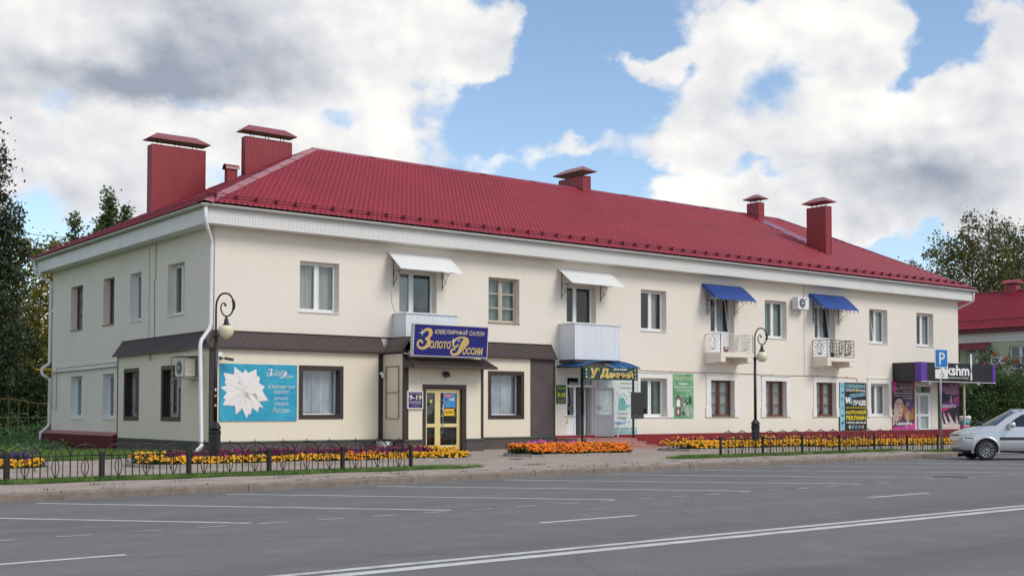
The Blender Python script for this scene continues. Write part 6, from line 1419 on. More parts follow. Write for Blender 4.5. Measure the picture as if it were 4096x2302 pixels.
# ================================================================== LOW IRON FENCES
def fence_run(name_label, posts, sc=1.0, lead=None):
    root = empty('fence', (*posts[0], 0)); tag(root, name_label, 'fence', 'low arched iron fences along the kerb')
    for (x, y) in posts:
        z = ground_z(x, y); h = 0.58 * sc; q = MB(); q.box(x - 0.032, y - 0.032, z - 0.1, x + 0.032, y + 0.032, z + h); q.box(x - 0.038, y - 0.038, z + h, x + 0.038, y + 0.038, z + h + 0.012); q.build('post', ['iron'], root)
    for (xa, ya), (xb, yb) in zip(posts, posts[1:]):
        A = Vector((xa, ya, ground_z(xa, ya))); B = Vector((xb, yb, ground_z(xb, yb))); D_ = B - A; L = D_.length
        P = lambda u, z: A + D_ * (u / L) + Vector((0, 0, z * sc))
        jit = random.uniform(-0.012, 0.012)
        q = MB(); r = 0.0105; m = 0.05; per = (L - 2 * m) / 3
        q.tube([P(0.03, 0.51 + jit), P(L - 0.03, 0.51 - jit)], 0.012, 5); q.tube([P(0.03, 0.06), P(L - 0.03, 0.06)], 0.012, 5)
        for k in range(3):
            for f, zt in ((0.0, 0.51), (0.25, 0.51), (0.75, 0.51), (1.0, 0.51)):
                if f == 1.0 and k < 2: continue
                q.tube([P(m + per * (k + f), 0.0), P(m + per * (k + f), zt)], 0.0145 if f in (0, 1) else r, 5, cap=False)
        pn = q.build('panel', ['iron'], root)
        for k in range(3):
            c = m + per * (k + 0.5); q = MB(); n = 12
            q.tube([P(c - per / 2 * math.cos(math.pi * i / n), 0.51 + 0.235 * math.sin(math.pi * i / n)) for i in range(n + 1)], 0.0145, 5, cap=False)
            q.tube([P(c - per / 4 * math.cos(math.pi * i / n), 0.51 + 0.14 * math.sin(math.pi * i / n)) for i in range(n + 1)], r, 5, cap=False)
            q.tube([P(c, 0.03), P(c, 0.78)], r, 5); q.ball(P(c, 0.785), 0.014, 0, 4)
            for sg in (-1, 1): q.tube([P(c + sg * 0.075 * math.sin(math.pi * i / 8), 0.06 + 0.43 * i / 8) for i in range(9)], r, 5, cap=False)
            q.build('arch', ['iron'], pn)
fy1 = lambda x: -11.25 + 0.012 * x
fence_run('low black iron fence with arches in front of the jewellery shop', [(x, fy1(x)) for x in (-13.3, -11.37, -9.43, -7.52, -5.60, -3.66, -1.72, 0.25)])
fence_run('low black iron fence with arches in front of the red plinth on the right', [(x, -10.9 + 0.045 * x) for x in (12.63, 14.79, 16.96, 19.15, 21.35, 23.56, 25.75, 27.95, 30.1)], 1.08)

# ================================================================== PLANTS
def leaf_quads(C, Dn, size, aspect=0.55):
    """Diamond leaves at centres C with random attitude; returns (verts, n)."""
    n = len(C); a = RNG.normal(size=(n, 3)); a /= np.linalg.norm(a, axis=1)[:, None]
    b = RNG.normal(size=(n, 3)); b -= a * (a * b).sum(1)[:, None]; b /= np.linalg.norm(b, axis=1)[:, None]
    s = size * RNG.uniform(0.6, 1.3, (n, 1))
    V = np.stack([C - a * s, C + b * s * aspect, C + a * s, C - b * s * aspect], 1)
    return V.reshape(-1, 3)
def mesh_from_quads(name, V, m, parent=None, loc=None, k=4):
    off = world_loc(parent) if parent is not None else Vector(loc)
    me = bpy.data.meshes.new(name); n = len(V) // k
    me.vertices.add(len(V)); me.vertices.foreach_set('co', (V - np.array(off)).astype(np.float32).ravel())
    me.loops.add(n * k); me.loops.foreach_set('vertex_index', np.arange(n * k, dtype=np.int32))
    me.polygons.add(n); me.polygons.foreach_set('loop_start', np.arange(0, n * k, k, dtype=np.int32)); me.polygons.foreach_set('loop_total', np.full(n, k, dtype=np.int32))
    me.update(calc_edges=True); me.materials.append(MATS[m])
    o = bpy.data.objects.new(name, me); COL.objects.link(o)
    if parent is not None: o.parent = parent
    else: o.location = off
    return o
def tree(name, label, base, blobs, ncl, per, sig, size, leafm, bark='bark', r0=0.22, limbs=22, cat='tree', group=None, shell=0.45, flat_=0.8):
    base = Vector(base); t = empty(name, base); tag(t, label, cat, group)
    vol = np.array([b[3] * b[4] * b[5] for b in blobs]) ** 0.75; vol /= vol.sum(); Cc = []
    for b, f in zip(blobs, vol):
        n = max(3, int(ncl * f)); d = RNG.normal(size=(n, 3)); d /= np.linalg.norm(d, axis=1)[:, None]; rr = RNG.uniform(0.05, 1, (n, 1)) ** shell
        Cc.append(np.array(b[:3]) + d * rr * np.array(b[3:6]))
    Cc = np.concatenate(Cc)
    top = Cc[:, 2].max(); ax = np.array(base)
    sc = RNG.uniform(0.6, 1.35, len(Cc))
    idx = np.repeat(np.arange(len(Cc)), per); C = Cc[idx] + RNG.normal(size=(len(idx), 3)) * (sig * sc[idx])[:, None] * np.array([1, 1, flat_])
    C[:, 2] = np.maximum(C[:, 2], base.z + 0.1)
    mesh_from_quads('crown', leaf_quads(C, None, size), leafm, t)
    q = MB(); ztop = top - 0.12 * (top - base.z); n = 7; cx = Cc[:, 0].mean(); cy = Cc[:, 1].mean(); spine = []
    for i in range(n + 1):
        f = i / n; spine.append(Vector((base.x + (cx - base.x) * f + 0.08 * math.sin(3.1 * f + base.x), base.y + (cy - base.y) * f + 0.08 * math.cos(2.7 * f), base.z - 0.2 + (ztop - base.z) * f)))
    q.tube(spine, [r0 * (1 - 0.88 * i / n) for i in range(n + 1)], 8)
    for j in RNG.choice(len(Cc), min(limbs, len(Cc)), replace=False):
        e = Vector(Cc[j]); h = max(base.z + 0.18 * (ztop - base.z), e.z - 0.55 * (Vector((e.x, e.y)) - Vector((cx, cy))).length - 0.4); f = min(0.95, max(0.05, (h - base.z) / (ztop - base.z)))
        k = f * n; i = min(n - 1, int(k)); s = spine[i].lerp(spine[i + 1], k - i); m = s.lerp(e, 0.5) + Vector((0, 0, 0.10 * (e - s).length))
        q.tube([s, m, e], [r0 * 0.30 * (1 - f * 0.6), r0 * 0.17 * (1 - f * 0.5), 0.008], 5, cap=False)
    q.build('trunk', [bark], t)
    return t
# left background
tree('poplar_tree', 'tall dark poplar at the left edge, rising above everything beside it', (0.6, 29.0, 0.3), [(0.5, 29, 6.5, 2.0, 2.0, 4.5), (0.5, 29, 10.5, 1.75, 1.7, 3.6), (0.25, 29, 14.0, 1.15, 1.1, 2.9), (2.0, 29, 9.9, 0.75, 0.6, 0.75), (1.5, 29, 11.4, 0.6, 0.6, 0.8)], 620, 30, 0.24, 0.11, 'leaf_poplar', limbs=40)
tree('broadleaf_tree', 'dark broadleaf tree in deep shade behind the left end of the building', (3.4, 33.5, 0.2), [(3.0, 33.5, 3.4, 2.2, 2.2, 3.0), (2.2, 33, 6.0, 1.6, 1.6, 1.8), (4.4, 34, 1.8, 1.8, 2, 1.7)], 330, 26, 0.34, 0.12, 'leaf_dark', group='background trees on the left')
tree('broadleaf_tree', 'low dark tree left of the poplar trunk by the yellow fence', (-1.6, 30.5, 0.2), [(-1.4, 30.5, 3.0, 2.6, 2.2, 2.6), (-2.4, 30, 5.0, 2.0, 2, 2.2), (0.9, 31, 2.2, 1.8, 1.8, 2.0)], 330, 26, 0.32, 0.11, 'leaf_dark', group='background trees on the left')
tree('maple_tree', 'yellow green maple showing between the poplar and the eaves', (5.6, 39.5, 0.2), [(5.8, 39.5, 9.4, 2.4, 2.4, 2.8), (5.0, 39, 6.6, 2.6, 2.6, 3.0), (6.6, 40, 11.2, 1.6, 1.6, 1.4), (7.2, 40, 5.0, 2.5, 2.5, 3.5), (6.2, 38, 3.6, 2.6, 1.8, 2.4)], 520, 26, 0.34, 0.12, 'leaf_yellow', group='background trees on the left')
tree('broadleaf_tree', 'shady tree under the left eaves corner, beyond the yellow gas pipe', (6.0, 46.0, 0.2), [(5.8, 46, 3.5, 3.2, 2.6, 3.4), (4.0, 45, 2.0, 2.4, 2.4, 2.2), (8.0, 47, 4.5, 2.6, 2.6, 3.5)], 300, 24, 0.40, 0.14, 'leaf_dark', group='background trees on the left')
tree('broadleaf_tree', 'broad shady tree far out on the left of the lawn', (-16, 27, 0), [(-16, 27, 5.5, 4.0, 4.0, 4.2), (-18, 29, 7.5, 3, 3, 2.6), (-14, 26, 3.0, 3.0, 2.6, 2.6)], 260, 22, 0.45, 0.17, 'leaf_dark', group='background trees on the left')
tree('broadleaf_tree', 'broad shady tree behind the first one far out on the left', (-9.0, 38, 0), [(-9, 38, 5.5, 4.2, 4.0, 4.4), (-7, 40, 8.0, 3, 3, 2.8), (-11, 36, 3.0, 3.0, 2.6, 2.6)], 260, 22, 0.45, 0.17, 'leaf_mid', group='background trees on the left')
def shoots(cx, cy, lst):
    return [(cx + dx, cy, z, 0.55 * w, 0.55, h) for dx, z, w, h in lst]
tree('poplar_tree', 'green tree top with two tall spires above the left roof slope', (13.3, 47.8, 0), shoots(13.3, 47.8, [(-0.1, 15.6, 0.75, 2.4), (-0.1, 13.8, 1.7, 2.4), (1.3, 15.0, 0.75, 1.6), (1.2, 13.5, 1.5, 2.0), (3.0, 14.2, 0.55, 1.1), (4.1, 13.7, 0.35, 0.8), (0.5, 11.0, 3.2, 3.0)]), 420, 24, 0.20, 0.125, 'leaf_mid', limbs=40, group='tree tops behind the roof')
tree('poplar_tree', 'young tree top with two thin shoots left of the spires above the roof', (10.0, 45.0, 0), shoots(10.0, 45.0, [(0.0, 13.6, 0.55, 1.5), (0.25, 12.0, 0.9, 1.2), (1.5, 13.2, 0.45, 1.4), (1.8, 12.2, 1.0, 1.0), (-1.4, 12.0, 0.4, 0.9), (-2.1, 11.8, 0.75, 1.1), (-1.2, 11.0, 1.6, 0.9), (0.3, 10.0, 3.0, 2.0)]), 260, 22, 0.19, 0.13, 'leaf_mid', limbs=30, group='tree tops behind the roof')
# right background
BL = [(89, 26.6, 14.0, 4.0, 3.5, 4.0), (87.5, 27.3, 17.0, 2.6, 2.4, 2.4), (91, 25.5, 18.0, 2.0, 2, 2.6), (85.2, 28.2, 14.5, 1.9, 1.6, 2.4), (92.5, 25, 14, 3, 2.5, 3.4), (88.7, 26.8, 19.6, 0.9, 0.9, 1.3), (86.6, 27.8, 10, 3, 3, 2.5)]
tree('birch_tree', 'airy olive birch behind the right end of the roof', (89, 26.6, 0), BL, 520, 24, 0.36, 0.15, 'leaf_birch', 'bark', 0.26, 90, group='tall trees behind the right roof', shell=0.5)
tree('birch_tree', 'denser darker birch at the right edge above the far red roof', (97.5, 26.5, 0), [(97.5, 26.5, 15, 4.5, 4, 4.2), (99.5, 25.5, 18.2, 3, 3, 2.8), (96, 27, 18.5, 1.6, 1.6, 2.4), (101, 25, 14, 4, 4, 4.5), (97.5, 26.5, 11.5, 4, 4, 3)], 620, 26, 0.40, 0.155, 'leaf_birch', 'bark', 0.28, 80, group='tall trees behind the right roof', shell=0.5)
tree('sapling', 'thin leafy branch tip sticking up behind the right hip of the roof', (71.8, 21.8, 0), [(71.6, 21.8, 13.4, 1.2, 1.0, 0.9), (70.3, 22.3, 13.9, 0.7, 0.6, 0.6), (73.4, 21.2, 12.6, 1.2, 1, 0.9)], 40, 16, 0.26, 0.12, 'leaf_birch', 'bark', 0.12, 30)
tree('rowan_bush', 'big dark green rowan bush beyond the right corner of the building', (52.6, 3.6, -0.05), [(52.4, 3.8, 1.9, 2.3, 1.9, 1.9), (51.2, 4.6, 2.3, 1.7, 1.6, 1.9), (53.6, 3.0, 2.7, 1.8, 1.6, 1.4), (52.8, 3.4, 3.3, 1.3, 1.3, 0.9), (54.9, 2.2, 1.6, 1.6, 1.6, 1.6)], 560, 26, 0.20, 0.085, 'leaf_bush', limbs=30, r0=0.12, cat='bush')
rb = tree('rowan_tree', 'rowan with orange berries in front of the pale green house', (57.6, 5.2, -0.05), [(56.4, 6.0, 4.6, 1.0, 1.0, 1.1), (57.9, 4.9, 4.2, 1.2, 1.1, 1.0), (59.3, 4.2, 3.2, 1.4, 1.4, 1.6), (58.5, 4.6, 1.6, 2.0, 2.0, 1.7)], 230, 22, 0.20, 0.085, 'leaf_mid', limbs=30, r0=0.1)
q = MB()
for (cx, cy, cz) in ((56.2, 5.4, 5.25), (56.9, 5.1, 4.95), (57.3, 4.7, 4.85), (57.6, 4.4, 3.0), (58.1, 4.0, 2.9), (56.0, 5.9, 4.6)):
    for k in range(14): q.ball((cx + random.gauss(0, 0.10), cy + random.gauss(0, 0.10), cz + random.gauss(0, 0.08)), 0.045, 0, 3)
bo = q.build('berry', [flat('berry', (0.45, 0.07, 0.02))], rb); bo['kind'] = 'stuff'
tree('hedge_bush', 'yellow green low bush at the right edge behind the silver car', (60.0, 0.8, -0.05), [(59.6, 1.0, 1.0, 1.3, 1.6, 1.2), (60.0, -0.8, 0.9, 1.2, 1.6, 1.1)], 140, 24, 0.2, 0.085, 'leaf_mid', limbs=10, r0=0.06, cat='bush')

# grass
def blades(name, samples, h0, h1, w, m='grass_blade', lean=0.35, label=None, cat=None):
    P = np.array(samples); n = len(P); th = RNG.uniform(0, 6.283, n); h = RNG.uniform(h0, h1, n)
    t = np.stack([np.cos(th), np.sin(th), np.zeros(n)], 1) * w; le = RNG.normal(size=(n, 2)) * lean * h[:, None]
    tip = P + np.concatenate([le, h[:, None]], 1)
    V = np.stack([P - t, P + t, tip], 1).reshape(-1, 3)
    o = mesh_from_quads(name, V, m, None, tuple(P.mean(0)), 3); tag(o, label, cat, kind='stuff'); return o
def ptz(x, y, dz=0.0): return (x, y, ground_z(x, y) + dz)
def grass_strip(xa, xb, fy, w0, w1, n):
    out = []
    for _ in range(n):
        x = random.uniform(xa, xb); e = 0.12 * math.sin(x * 2.3) + 0.09 * math.sin(x * 5.1 + 1); y = fy(x) + random.uniform(-w0 + e * 0.6, w1 + e)
        out.append(ptz(x, y))
    return out
fy2 = lambda x: -10.9 + 0.045 * x
blades('grass', grass_strip(-16, 1.5, fy1, 0.55, 0.22, 15000) + grass_strip(0.3, 2.4, fy1, 0.2, 0.15, 900) + grass_strip(-16, 0.5, fy1, 0.1, 0.1, 1500), 0.04, 0.13, 0.006, label='strip of short green grass under the left iron fence', cat='grass')
blades('grass', grass_strip(10.8, 30.5, fy2, 0.50, 0.20, 15000) + grass_strip(10.2, 12.8, fy2, 0.35, 0.35, 3000), 0.04, 0.13, 0.007, label='strip of short green grass under the right iron fence', cat='grass')
def turf(name, poly):
    q = MB(); q.face([ptz(x, y, 0.012) for x, y in poly]); tag(q.build(name, ['lawn']), kind='structure')
turf('grass_verge', [(x, fy1(x) - 0.52 + 0.12 * math.sin(x * 2.3)) for x in np.arange(-16, 1.6, 0.5)] + [(2.2, fy1(2) - 0.1)] + [(x, fy1(x) + 0.22 + 0.12 * math.sin(x * 2.3)) for x in np.arange(1.5, -16.1, -0.5)])
turf('grass_verge', [(10.1, fy2(10) - 0.2)] + [(x, fy2(x) - 0.48 + 0.1 * math.sin(x * 2.3)) for x in np.arange(11, 30.6, 0.5)] + [(x, fy2(x) + 0.2 + 0.1 * math.sin(x * 2.3)) for x in np.arange(30.5, 10.9, -0.5)])
LBP = [(-60, -2.6), (-12, -2.45), (-8.5, -2.3), (-7.2, -2.4), (-6.2, -3.1), (-4.9, -3.1), (-3.7, -2.2), (-2.5, -0.9), (-0.25, -0.45)]
def lawn_front(x):
    for (a, ya), (b, yb) in zip(LBP, LBP[1:]):
        if x <= b: return ya + (yb - ya) * (x - a) / (b - a)
    return 0.0
lw = MB(); xs_ = list(np.linspace(-60, -14, 6)) + list(np.linspace(-12, -0.25, 22)); ts = np.linspace(0, 1, 12) ** 2
hump = lambda x, y: ground_z(x, y) + 0.015 - 0.021 * min(16.0, max(0.0, y)) + 0.0 * max(0.0, math.sin(min(1, max(0, (y - lawn_front(x)) / 6)) * math.pi / 2)) + 0.03 * math.sin(x * 1.3) * math.sin(y * 0.9) * min(1, max(0, (y - lawn_front(x)) / 3))
pts = [(x, lawn_front(x) + t * (90 - lawn_front(x)), 0) for x in xs_ for t in ts]; pts = [(x, y, hump(x, y)) for x, y, _ in pts]
lw.mesh(pts, [(i * 12 + k, (i + 1) * 12 + k, (i + 1) * 12 + k + 1, i * 12 + k + 1) for i in range(len(xs_) - 1) for k in range(11)], 0, True)
lw.face([(-0.26, 17.3, -0.11), (70, 17.3, -0.2), (70, 90, -0.2), (-0.26, 90, -0.11)])
tag(lw.build('lawn', ['lawn'], loc=(0, 0, 0)), kind='structure')
sm = []
while len(sm) < 42000:
    x = random.uniform(-14, -0.3); y = lawn_front(x) + abs(random.gauss(0, 7.5)) + random.uniform(-0.05, 0.1)
    if y < 24: sm.append((x, y, hump(x, y)))
blades('grass', sm, 0.06, 0.19, 0.008, label='rough green lawn beside the left end of the building', cat='grass')
def weed_patch(label, pts, per, size, h):
    C = []
    for (x, y, s) in pts:
        k = int(per * s); a = RNG.normal(size=(k, 3)) * np.array([0.28, 0.28, 0.16]) * s; a[:, 2] = np.abs(a[:, 2]) * h + 0.05; C.append(a + np.array([x, y, hump(x, y)]))
    C = np.concatenate(C); o = mesh_from_quads('weeds', leaf_quads(C, None, size, 0.7), 'weed_leaf', None, tuple(C.mean(0))); tag(o, label, 'weeds', kind='stuff')
wp_ = [(random.uniform(-1.6, -0.5), random.uniform(13.0, 17.5), random.uniform(0.6, 1.1)) for _ in range(22)] + [(random.uniform(-6.0, -1.2), random.uniform(9.5, 16), random.uniform(0.4, 0.7)) for _ in range(70)] + [(random.uniform(-8.0, -3), random.uniform(4, 12), random.uniform(0.35, 0.6)) for _ in range(60)]
weed_patch('leafy green weeds growing against the maroon plinth on the left', wp_, 110, 0.055, 1.1)
wp2 = [(random.uniform(-2.5, 2.2), random.uniform(18.5, 24.0), random.uniform(1.0, 2.0)) for _ in range(26)] + [(random.uniform(-7, -2), random.uniform(17, 25), random.uniform(0.9, 1.6)) for _ in range(26)]
weed_patch('taller weeds by the yellow fence beyond the left end', wp2, 90, 0.07, 2.4)
# dry tufts and weeds in the pavement cracks
tf = []
for _ in range(120):
    x = random.uniform(-13, 24); y = kerb_y(x) + random.choice([0.2, 0.3, 0.5, 0.8, 1.1, 1.4]) + random.uniform(-0.05, 0.05)
    for k in range(random.randint(4, 16)): tf.append(ptz(x + random.gauss(0, 0.12), y + random.gauss(0, 0.025), 0.0))
for (x, y) in ((4.1, -11.3), (4.4, -11.25), (5.9, -8.2), (11.9, -6.9), (6.0, -8.3)):
    for k in range(40): tf.append(ptz(x + random.gauss(0, 0.10), y + random.gauss(0, 0.05)))
blades('crack_weeds', tf, 0.015, 0.06, 0.008, 'flower_leaf', 0.6, 'small dry tufts growing in the pavement cracks along the kerb', 'weeds')

# ================================================================== FLOWER BEDS
def ico(m=0):
    bm = bmesh.new(); bmesh.ops.create_icosphere(bm, subdivisions=1, radius=1.0); V = np.array([v.co[:] for v in bm.verts]); F = np.array([[v.index for v in f.verts] for f in bm.faces]); bm.free(); return V, F
IV, IF = ico()
def heads(name, C, r, m, parent, squash=0.75):
    """Bloom heads as small rough balls, one mesh."""
    n = len(C); s = (r * RNG.uniform(0.55, 1.35, n))[:, None, None]; V = IV[None] * s * np.array([1, 1, squash]) * RNG.uniform(0.82, 1.15, (n, len(IV), 1)) + np.array(C)[:, None]
    F = (IF[None] + (np.arange(n) * len(IV))[:, None, None]).reshape(-1, 3); V = V.reshape(-1, 3); T3 = V[F.ravel()]
    o = mesh_from_quads(name, T3, m, parent, None, 3); o['kind'] = 'stuff'; return o
def petals(name, C, r, m, parent):
    """Trumpet flowers: tilted five-sided discs facing up and out."""
    n = len(C); nn = RNG.normal(size=(n, 3)) * 0.55 + np.array([-0.35, -0.7, 0.6]); nn /= np.linalg.norm(nn, axis=1)[:, None]; a = np.cross(nn, np.array([0.3, 0.2, 0.9])); a /= np.linalg.norm(a, axis=1)[:, None]; b = np.cross(nn, a); s = (r * RNG.uniform(0.7, 1.25, n))[:, None]; V = []
    for k in range(5): th = 2 * math.pi * k / 5; V.append(np.array(C) + (a * math.cos(th) + b * math.sin(th)) * s)
    o = mesh_from_quads(name, np.stack(V, 1).reshape(-1, 3), m, parent, None, 5); o['kind'] = 'stuff'; return o
def bed(label, outline, rows, foliage_n, edge_h=0.09):
    cx = sum(p[0] for p in outline) / len(outline); cy = sum(p[1] for p in outline) / len(outline); root = empty('flower_bed', (cx, cy, ground_z(cx, cy))); tag(root, label, 'flower bed', 'flower beds in the pavement')
    n = len(outline); e = MB()
    for i in range(n):
        a, b = outline[i], outline[(i + 1) % n]; L = math.hypot(b[0] - a[0], b[1] - a[1]); k = max(1, round(L / 1.0))
        for j in range(k):
            p0 = (a[0] + (b[0] - a[0]) * j / k, a[1] + (b[1] - a[1]) * j / k); p1 = (a[0] + (b[0] - a[0]) * (j + 0.985) / k, a[1] + (b[1] - a[1]) * (j + 0.985) / k); dz = random.uniform(-0.01, 0.012)
            q = MB(); q.bar(ptz(*p0, edge_h / 2 - 0.03 + dz), ptz(*p1, edge_h / 2 - 0.03 + dz), 0.08, edge_h + 0.06); q.build('edging_stone', ['edging'], root)
    s = MB(); s.face([ptz(x, y, 0.05) for x, y in outline]); s.build('soil', ['soil'], root)
    ol = np.array(outline)
    def inside(x, y):
        c = False; j = n - 1
        for i in range(n):
            if (ol[i, 1] > y) != (ol[j, 1] > y) and x < (ol[j, 0] - ol[i, 0]) * (y - ol[i, 1]) / (ol[j, 1] - ol[i, 1]) + ol[i, 0]: c = not c
            j = i
        return c
    y0, y1, x0, x1 = ol[:, 1].min(), ol[:, 1].max(), ol[:, 0].min(), ol[:, 0].max(); FC = []
    for (kind, m, f0, f1, cnt, r, h, xr) in rows:
        C = []; tries = 0
        while len(C) < cnt and tries < cnt * 30:
            tries += 1; x = random.uniform(max(x0, xr[0] if xr else x0), min(x1, xr[1] if xr else x1)); y = y0 + (y1 - y0) * random.uniform(f0, f1)
            if not inside(x, y) or not inside(x - 0.08, y - 0.08) or not inside(x + 0.08, y): continue
            bump = 0.75 + 0.25 * math.sin(x * 3.7 + y * 2) + 0.22 * math.sin(x * 9.1 + 2)
            if random.random() > 0.20 + 0.75 * bump: continue
            f = (y - y0 - (y1 - y0) * f0) / max(1e-6, (y1 - y0) * (f1 - f0)); front = min(1.0, 0.35 + f * 2.2)
            z = ground_z(x, y) + 0.05 + h * front * (0.72 + 0.22 * bump) * random.uniform(0.55, 1.05); C.append((x, y, z)); FC.append((x, y, z))
        (heads if kind == 'm' else petals)('marigolds' if kind == 'm' else 'petunias', C, r, m, root)
    idx = RNG.integers(0, len(FC), foliage_n); P = np.array(FC)[idx] + RNG.normal(size=(foliage_n, 3)) * np.array([0.06, 0.05, 0.03]); gz = np.array([ground_z(p[0], p[1]) for p in P]); P[:, 2] = gz + 0.04 + (P[:, 2] - gz - 0.04) * RNG.uniform(0.1, 1.0, foliage_n)
    o = mesh_from_quads('flower_foliage', leaf_quads(P, None, 0.045, 0.6), 'flower_leaf', root); o['kind'] = 'stuff'
def stadium(x0, x1, y0, y1, n=5):
    r = (y1 - y0) / 2; cy = (y0 + y1) / 2
    return [(x1 - r * 0.6 + r * 0.6 * math.sin(math.pi * i / n), cy - r * math.cos(math.pi * i / n)) for i in range(n + 1)] + [(x0 + r * 0.6 - r * 0.6 * math.sin(math.pi * i / n), cy + r * math.cos(math.pi * i / n)) for i in range(n + 1)]
bed('long flower bed of yellow marigolds and dark magenta petunias behind the left fence', stadium(-5.3, 4.9, -8.05, -5.95), [('m', 'marigold_yellow', 0.03, 0.34, 1300, 0.040, 0.21, None), ('p', 'petunia', 0.40, 0.80, 1100, 0.052, 0.34, (-4.2, 3.9)), ('m', 'marigold_yellow', 0.4, 0.95, 160, 0.042, 0.34, (3.6, 5.0)), ('m', 'marigold_yellow', 0.4, 0.9, 130, 0.042, 0.30, (-5.3, -4.3)), ('m', 'marigold_orange', 0.05, 0.3, 60, 0.042, 0.26, (0.4, 2.2))], 9000)
bed('short flower bed of bright orange marigolds in front of the garden shop porch', stadium(7.1, 11.9, -7.45, -5.75), [('m', 'marigold_orange', 0.03, 0.85, 1900, 0.044, 0.36, None), ('p', 'petunia_pink', 0.80, 0.95, 130, 0.055, 0.42, (7.6, 10.2))], 6000)
bed('long flower bed of yellow marigolds and purple petunias behind the right fence', stadium(15.4, 33.4, -6.25, -4.35), [('m', 'marigold_yellow', 0.03, 0.55, 2300, 0.048, 0.32, None), ('p', 'petunia', 0.60, 0.92, 700, 0.06, 0.40, (17.0, 29.0)), ('m', 'marigold_yellow', 0.6, 0.95, 500, 0.048, 0.46, None), ('p', 'salvia_red', 0.62, 0.92, 420, 0.06, 0.44, (28.5, 33.2))], 9000)
bed('rounded end of a flower bed of yellow marigolds and violet pansies at the left edge', stadium(-16.0, -7.45, -8.05, -6.45), [('m', 'marigold_yellow', 0.03, 0.5, 900, 0.040, 0.24, None), ('p', 'pansy', 0.5, 0.9, 500, 0.055, 0.36, None), ('p', 'petunia_pink', 0.3, 0.5, 60, 0.05, 0.3, (-10, -8.7))], 4000)
q = MB(); q.lathe([(0.26, 0), (0.30, 0.05), (0.30, 0.36), (0.28, 0.36), (0.0001, 0.34)], (5.95, -0.85, 0.20), 14); tag(q.build('metal_tub', ['zinc']), 'grey metal tub against the brown plinth behind the petunias', 'tub')

# ================================================================== LEFT: YELLOW FENCE, WIRE
yf = empty('garden_fence', (-1.0, 24.6, 0.3)); tag(yf, 'rusty yellow rail fence beyond the left end of the building', 'fence')
A, B = Vector((-6.0, 27.6, 0.25)), Vector((2.6, 22.9, 0.25)); n = 22
for z, s in ((1.05, 0.0), (1.85, 1.0)):
    q = MB()
    for i in range(n): q.bar(A.lerp(B, i / n) + Vector((0, 0, z + s * 0.12 * math.sin(i * 0.9))), A.lerp(B, (i + 1) / n) + Vector((0, 0, z + s * 0.12 * math.sin((i + 1) * 0.9))), 0.03, 0.045)
    q.build('rail', [flat('fence_yellow', (0.17, 0.11, 0.035), 0.6, 0.3, 3)], yf)
for i in range(n + 1):
    p = A.lerp(B, i / n); q = MB(); q.bar(p, p + Vector((0, 0, 1.85 + 0.12 * math.sin(i * 0.9))), 0.028, 0.028); q.build('bar', [flat('fence_yellow', (0.17, 0.11, 0.035), 0.6, 0.3, 3)], yf)
q = MB(); P0, P1 = Vector((1.02, 25.89, 10.49)), Vector((6.36, 34.4, 11.7)); q.tube([P0 + (P1 - P0) * t + Vector((0, 0, 0.25 * (t - 0.5) ** 2)) for t in (-3, -2, -1, -0.5, 0, 0.5, 1, 1.6)], 0.014, 4); tag(q.build('overhead_wire', ['iron_grey']), 'thin overhead wire crossing from the poplar to the roof', 'wire')

# ================================================================== RIGHT: PALE GREEN HOUSE ACROSS THE SIDE STREET
hx = 61.0; hs_ = empty('neighbour_house', (hx, 6, 0)); tag(hs_, 'pale green two storey house with maroon tiled roof at the right edge', 'building')
Tr = lambda s, d, z: (hx + d, s, z)
holes = [(y0, 4.45, y0 + 1.5, 6.05) for y0 in (-11.0, -7.7, -4.4, -1.1, 2.3, 5.62, 8.85, 12.2, 15.5, 18.8)] + [(y0, 0.9, y0 + 1.7, 2.6) for y0 in (-9, -5, -1, 3.2, 7.0, 11, 15)]
q = MB(); wall_grid(q, Tr, -14, 24, -0.2, 7.0, holes, 0.3); q.face([(hx, -14, -0.2), (hx + 12, -14, -0.2), (hx + 12, -14, 7.0), (hx, -14, 7.0)]); q.face([(hx, 24, -0.2), (hx + 12, 24, -0.2), (hx + 12, 24, 7.0), (hx, 24, 7.0)]); q.face([(hx + 12, -14, -0.2), (hx + 12, 24, -0.2), (hx + 12, 24, 7), (hx + 12, -14, 7)]); q.build('wall', ['wall_green'], hs_)
q = MB(); q.box(hx + 1.8, -13.5, 0, hx + 1.9, 23.5, 6.9); q.build('dark_backing', ['room_shade'], hs_)  # dark sheet added behind the windows, its colour stands for dim rooms
bld_keep = bld; bld = hs_
for h in holes[:10]: window(Tr, h, depth=0.16, curtain='curtain', cur=(0, 1))
for h in holes[10:]: window(Tr, h, style='shop', depth=0.12, curtain=None, sill=False)
bld = bld_keep
q = MB()
for z0, z1, p_ in ((6.40, 6.62, 0.06), (6.62, 6.86, 0.12), (6.86, 7.02, 0.20)): q.box(hx - p_, -14.1, z0, hx + 0.02, 24.1, z1)
q.build('cornice', ['white_paint'], hs_)
q = MB(); q.box(hx - 0.55, -14.4, 7.02, hx + 0.2, 24.4, 7.30); q.build('eaves', ['dark_red'], hs_)
q = MB(); s2 = Vector((6.7, 0, 3.15)); l2_ = s2.length; s2.normalize(); n2 = Vector((-s2.z, 0, s2.x))
tile_surface(q, (hx - 0.65, -14.6, 7.30), (0, 1, 0), s2, n2, 39.2, l2_, 0.22, 0.35); q.face([(hx + 6.05, -14.6, 10.45), (hx + 6.05, 24.6, 10.45), (hx + 12.7, 24.6, 7.3), (hx + 12.7, -14.6, 7.3)]); q.face([(hx - 0.65, -14.5, 7.3), (hx + 6.05, -14.5, 10.45), (hx + 12.7, -14.5, 7.3)]); ro2 = q.build('roof', ['roof_red'], hs_)
